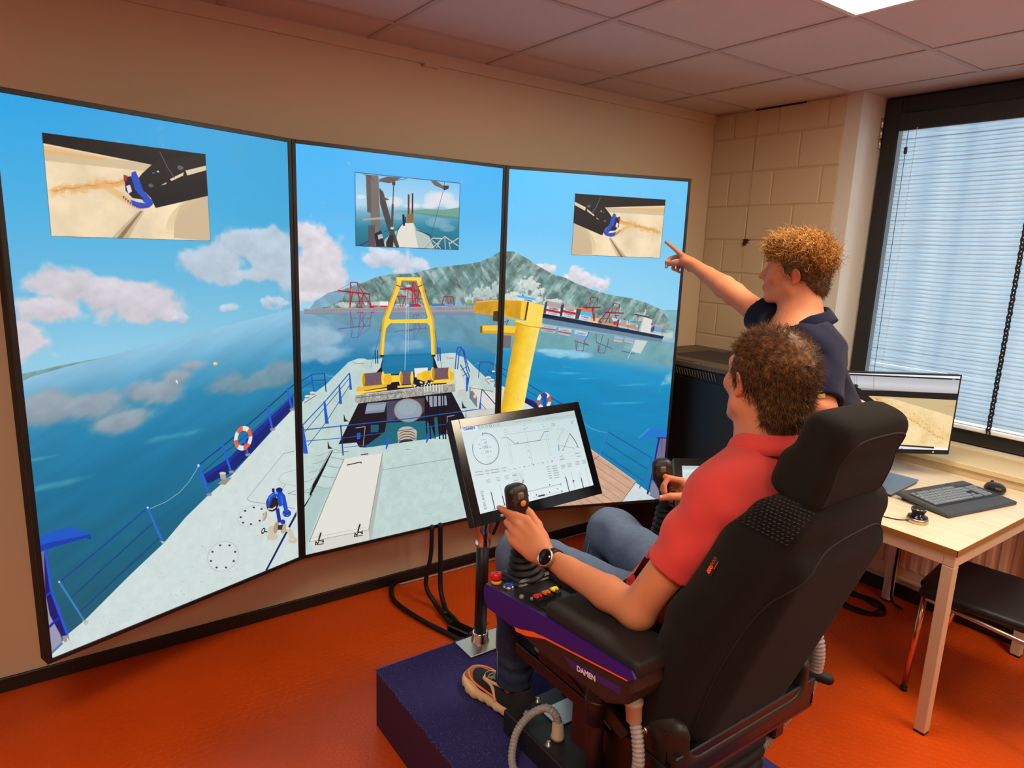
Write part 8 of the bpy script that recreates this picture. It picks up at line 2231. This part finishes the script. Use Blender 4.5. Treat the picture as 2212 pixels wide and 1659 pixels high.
fl = np.stack([np.sign(q_[:, 0]) * .25, -.75 + 0 * q_[:, 0], np.where(q_[:, 2] > .05, -.05, -.8)], 1); fl[:, 1] = np.where(q_[:, 2] > .06, .25 - q_[:, 1] * 3, fl[:, 1]); fl = fl @ RS.T
rgn = np.random.default_rng(9)
d_ = n_ * .16 + fl * .95 + rgn.normal(0, .24, n_.shape); d_ /= np.linalg.norm(d_, axis=1)[:, None]
strands('hair_strands', p_ - n_ * .001, d_,   .022, .00080, HB_, cap_, curl=.9, seg=4, seed=5, flow=fl * .5)
# watch
wc = LWR + (LEL - LWR) * .13; wd = nrm(LWR - LEL); wq = np.array((-.74, -.52, .42)); wu = nrm(wq - wd * (wq @ wd)); ws = np.cross(wd, wu)
mb = MB(); R_ = []
for k in range(28):
    a = k / 28 * 2 * math.pi; rr = (.0305, .0315); dv = wu * math.cos(a) * .0295 + ws * math.sin(a) * .0300
    R_.append(np.array([wc + dv * (1 + o_) + wd * w_ for o_, w_ in ((-.04, -.010), (.05, -.010), (.05, .010), (-.04, .010))]))
rings(mb, R_, closed=True); wt = mb.build('watch', M['rubber'], body); wt['label'] = 'round black smartwatch with steel rim'
mb = MB(); wp = wc + wu * .0285; lathe(mb, wp, [(.0215, 0), (.0240, .002), (.0240, .008), (.0230, .0105), (.0207, .0108), (.0202, .0095), (.001, .0095)], 36, axis=wu); mb.build('watch_case', M['steel'], wt)
mb = MB(); lathe(mb, wp, [(.0204, .0094), (.0200, .0106), (.001, .0108)], 36, axis=wu); mb.build('watch_glass', M['glossblack'], wt)
mb = MB(); cyl(mb, wp + wd * .0 + ws * .021 + wu * .005, wp + ws * .0245 + wu * .005, .0028, n=10); mb.build('crown', M['steel'], wt)

# ================================================================ standing person
D_ = lambda x, y, dd: CAM + px_ray([(x, y)])[0] * dd
HT = np.array((2.205, 1.372, 1.650)); HT = D_(1722, 588, 2.34)
RT = frame_head((-.42, .90, .04), (-.10, .05, 1))
stn = thing('person', (2.30, 1.25, 0), 'standing person with curly blond hair and navy polo shirt pointing at the right display', 'person')
f = SDF(); head_sdf(f, HT, RT, 1.0)
NB = D_(1742, 700, 2.31)
SL = D_(1772, 774, 2.18); SR = D_(1688, 715, 2.43)          # near (left) and far (right) shoulder
EL = D_(1776, 884, 2.08); WL = D_(1748, 905, 2.26)
ER = D_(1585, 634, 2.60); WR = D_(1497, 572, 2.82)
HIP = np.array((2.235, 1.235, .93))
f.cap(HT + RT @ (0, -.022, -.05), NB + (0, 0, .0), .055, .062, .03); f.cap(HT + RT @ (0, .010, -.07), NB + (-.035, .02, -.02), .042, .05, .03)
CH = (SL + SR) / 2 + np.array((0, 0, -.06))
f.cap(SL + (SR - SL) * .2, SL + (SR - SL) * .8, .08, None, .05); f.cap(CH, HIP + (0, 0, .15), .11, .11, .05)
f.cap(SL, EL, .047, .041, .03); f.cap(EL, WL, .041, .028, .015)
f.cap(SR, ER, .050, .041, .03); m1 = ER + (WR - ER) * .22; f.cap(ER, m1, .043, .0435, .015); m2 = ER + (WR - ER) * .62; f.cap(m1, m2, .0435, .033, .012); f.cap(m2, WR, .033, .0255, .01)
hd = D_(1450, 545, 2.95) - WR
thn = hand_sdf(f, WR, hd, (-.62, -.35, -.70), (-.5, -.25, .6),
               [(-.06, .06, .05), (.85, 1.1, .5), (1.15, 1.25, .7), (1.2, 1.25, .7)], [(-.05, .85, .75), (-.10, .95, .45), (0, 1, .10)], 1.0, spread=(.30, .02, -.04, -.08))
thl = hand_sdf(f, WL, WL - EL, (.3, .2, -1), (0, 1, .2), [(.4, .4, .3)] * 4, [(.7, .6, .2), (.4, .9, .1), (.2, 1, 0)], 1.0)
FL_, FR_ = np.array((2.325, 1.275, .10)), np.array((2.12, 1.42, .10)); KNL, KNR = np.array((2.235, 1.29, .50)), np.array((2.15, 1.37, .50))
for a, b, c in ((HIP + (.03, -.07, 0), KNL, FL_), (HIP + (-.05, .09, 0), KNR, FR_)): f.cap(a, b, .08, .055, .05); f.cap(b, c, .052, .036, .02); f.cap(c, c + (0, 0, -.03), .035, None, .01)
bodyt = sdf_obj('body', f, (1.90, .98, .02), (2.52, 2.16, 1.86), .0045, M['skin'], stn, relax=1, colf=skin_tint(HT, RT))
nails(thn, bodyt, (0, 4))
for sx in (-1, 1):
    mb = MB(); e_ = HT + RT @ np.array((sx * .031, .080, .008)); lathe(mb, e_, [(.001, -.010), (.0075, -.007), (.0100, 0), (.0075, .0067), (.004, .0092), (.001, .0099)], 14, axis=RT[:, 1]); mb.build('eye', bpy.data.materials['eye_white'], bodyt)
    mb = MB(); tube(mb, [HT + RT @ np.array((sx * .016, .099, .030)), HT + RT @ np.array((sx * .032, .097, .035)), HT + RT @ np.array((sx * .046, .083, .031))], .0035, n=5, k=4); mb.build('eyebrow', mat_hair('blond_brow', srgb(120, 80, 40), srgb(150, 104, 56), srgb(180, 130, 70)) if sx < 0 else bpy.data.materials['blond_brow'], bodyt)
# navy polo
M['navy'] = mat('navy_pique', srgb(21, 25, 52), .9, bump=.6, bscale=900, sheen=.08, spec=.15, var=.06, vscale=9)
g = SDF(); sv = SR - SL
g.cap(SL + sv * .16, SL + sv * .84, .088, None, 0); g.cap(SL + sv * .3 + (0, 0, .035), SL + sv * .7 + (0, 0, .035), .070, None, .05); g.cap(CH, HIP + (0, 0, .18), .145, .135, .06); g.cap(HIP + (0, 0, .2), HIP + (0, 0, .02), .135, .135, .05)
g.cap(NB + (-.01, 0, -.07), NB + (0, 0, -.012), .085, .068, .045)
g.cap(SL, SL + (EL - SL) * .5, .070, .066, .05); g.cap(SL + (EL - SL) * .4, SL + (EL - SL) * .97, .066, .062, .02)
g.cap(SR, SR + (ER - SR) * .4, .074, .068, .05); g.cap(SR + (ER - SR) * .3, SR + (ER - SR) * .56, .068, .063, .02)
def fold2(P): return snoise(P, 20, 5.3) * .0032 + snoise(P, 45, 2.2) * .0012 + np.sin((P[:, 0] - P[:, 1] + P[:, 2] * 1.4) * 45 + 2.2 * snoise(P, 8, 1.)) * .0026
shirt2 = Cut(g, fold2, [cuff_cut(SL, EL, .90, .051), cuff_cut(SR, ER, .48, .052), neck_cut(NB + (0, 0, .012), (-.2, .15, 1), .07, None), lambda P, d: np.where(P[:, 2] < 1.0, np.maximum(d, .88 - P[:, 2]), d)])
pl2 = sdf_obj('polo_shirt', shirt2, (1.92, .98, .84), (2.50, 1.72, 1.62), .0055, M['navy'], stn, relax=1, main=True)
collar(pl2, M['navy'], NB + np.array((-.004, .004, .004)), (-.22, .12, 1), (-.70, .62, -.15), .066, .068, .038, .014, .26, drop=.045)
pd = nrm(CAM - SL); pc_ = SL + (EL - SL) * .70
mb = MB(); q = pc_ + pd * .0655; u_ = nrm(np.cross(pd, EL - SL)); v_ = np.cross(u_, pd); box(mb, D_(1777, 843, 1.99) if False else q, (.010, .010, .0015), np.stack([u_, v_, pd], 1), .0005); pt_ = mb.build('sleeve_patch', mat('cream_patch', srgb(216, 196, 110), .8, var=.3, vscale=300), pl2)
# trousers, shoes, hair
t_ = SDF(); t_.cap(HIP + (.03, -.05, .0), HIP + (-.03, .05, .0), .125, None, 0)
for a, b, c in ((HIP + (.035, -.065, 0), KNL, FL_), (HIP + (-.045, .085, 0), KNR, FR_)): t_.cap(a, b, .095, .070, .05); t_.cap(b, c + (0, 0, -.02), .068, .053, .03)
tt = Cut(t_, lambda P: snoise(P, 24, .7) * .004, [lambda P, d: np.maximum(d, .06 - P[:, 2])])
sdf_obj('trousers', tt, (1.96, 1.02, .02), (2.52, 1.58, 1.08), .0085, M['jeandk'], stn, relax=1)
sw = [M['sole'], M['blackm'], M['suede'], M['pipe'], M['tongue']]
shoe('shoe', (2.415, 1.222), (-.62, .78, 0), .0, stn, [mat('white_sole', srgb(228, 212, 184), .6), mat('white_leather', srgb(226, 208, 176), .5)] + sw[2:], 1.03, detail=False)
shoe('shoe', (2.16, 1.372), (-.62, .78, 0), .0, stn, [bpy.data.materials['white_sole'], bpy.data.materials['white_leather']] + sw[2:], 1.03, detail=False)
HC_ = mat_hair('blond_curls', srgb(104, 70, 30), srgb(168, 118, 54), srgb(226, 172, 92)); HC2 = mat_hair('brown_sides', srgb(62, 46, 30), srgb(92, 68, 42), srgb(130, 98, 58))
LT = lambda x, y, z: HT + RT @ np.array((x, y, z))
f = SDF(); f.ell(LT(0, -.014, .032), (.080, .101, .086), RT, 0); f.ell(LT(0, -.065, -.035), (.058, .042, .055), RT, .02)
f.ell(LT(0, .080, -.010), (.080, .048, .090), RT, .010, op=-1); f.ell(LT(0, .045, -.066), (.10, .062, .045), RT, .01, op=-1)
for sx in (-1, 1): f.ell(LT(sx * .083, -.002, -.016), (.020, .024, .032), RT, .006, op=-1)
f.half(LT(0, -.08, -.085), -RT[:, 2], .01)
f.disp = lambda P: snoise(P, 110, .3) * .002
c2 = sdf_obj('hair', f, HT - .17, HT + .17, .0044, HC2, bodyt, relax=1)
p_, n_ = hair_roots(c2, 3200, 13, outer(LT(0, -.014, .03), RT)); q_ = (p_ - HT) @ RT
d_ = n_ * .4 + np.array((0, 0, -.7)) + np.random.default_rng(2).normal(0, .35, n_.shape); d_ /= np.linalg.norm(d_, axis=1)[:, None]
k_ = q_[:, 2] < .05
strands('short_strands', p_[k_] - n_[k_] * .001, d_[k_], .018, .0008, HC2, c2, curl=.8, seg=3, seed=6)
f = SDF(); f.ell(LT(0, .008, .078), (.078, .098, .052), RT, 0); f.ell(LT(0, -.062, .052), (.072, .050, .056), RT, .03); f.ell(LT(0, .062, .078), (.058, .036, .030), RT, .02)
f.disp = lambda P: snoise(P, 95, .8) * .006 + snoise(P, 50, 2.) * .004
c3 = sdf_obj('curly_top', f, HT - .17, HT + .20, .0044, HC_, bodyt, relax=1)
p_, n_ = hair_roots(c3, 4200, 17, lambda P: (((P - HT) @ RT)[:, 2] > .02).astype(float)); q_ = (p_ - HT) @ RT
tg = np.cross(n_, np.random.default_rng(4).normal(0, 1, n_.shape)); d_ = n_ * .45 + tg / np.linalg.norm(tg, axis=1)[:, None]; d_ /= np.linalg.norm(d_, axis=1)[:, None]
strands('curls', p_ - n_ * .004, d_, .052, .0014, HC_, c3, curl=6.2, seg=11, seed=8)
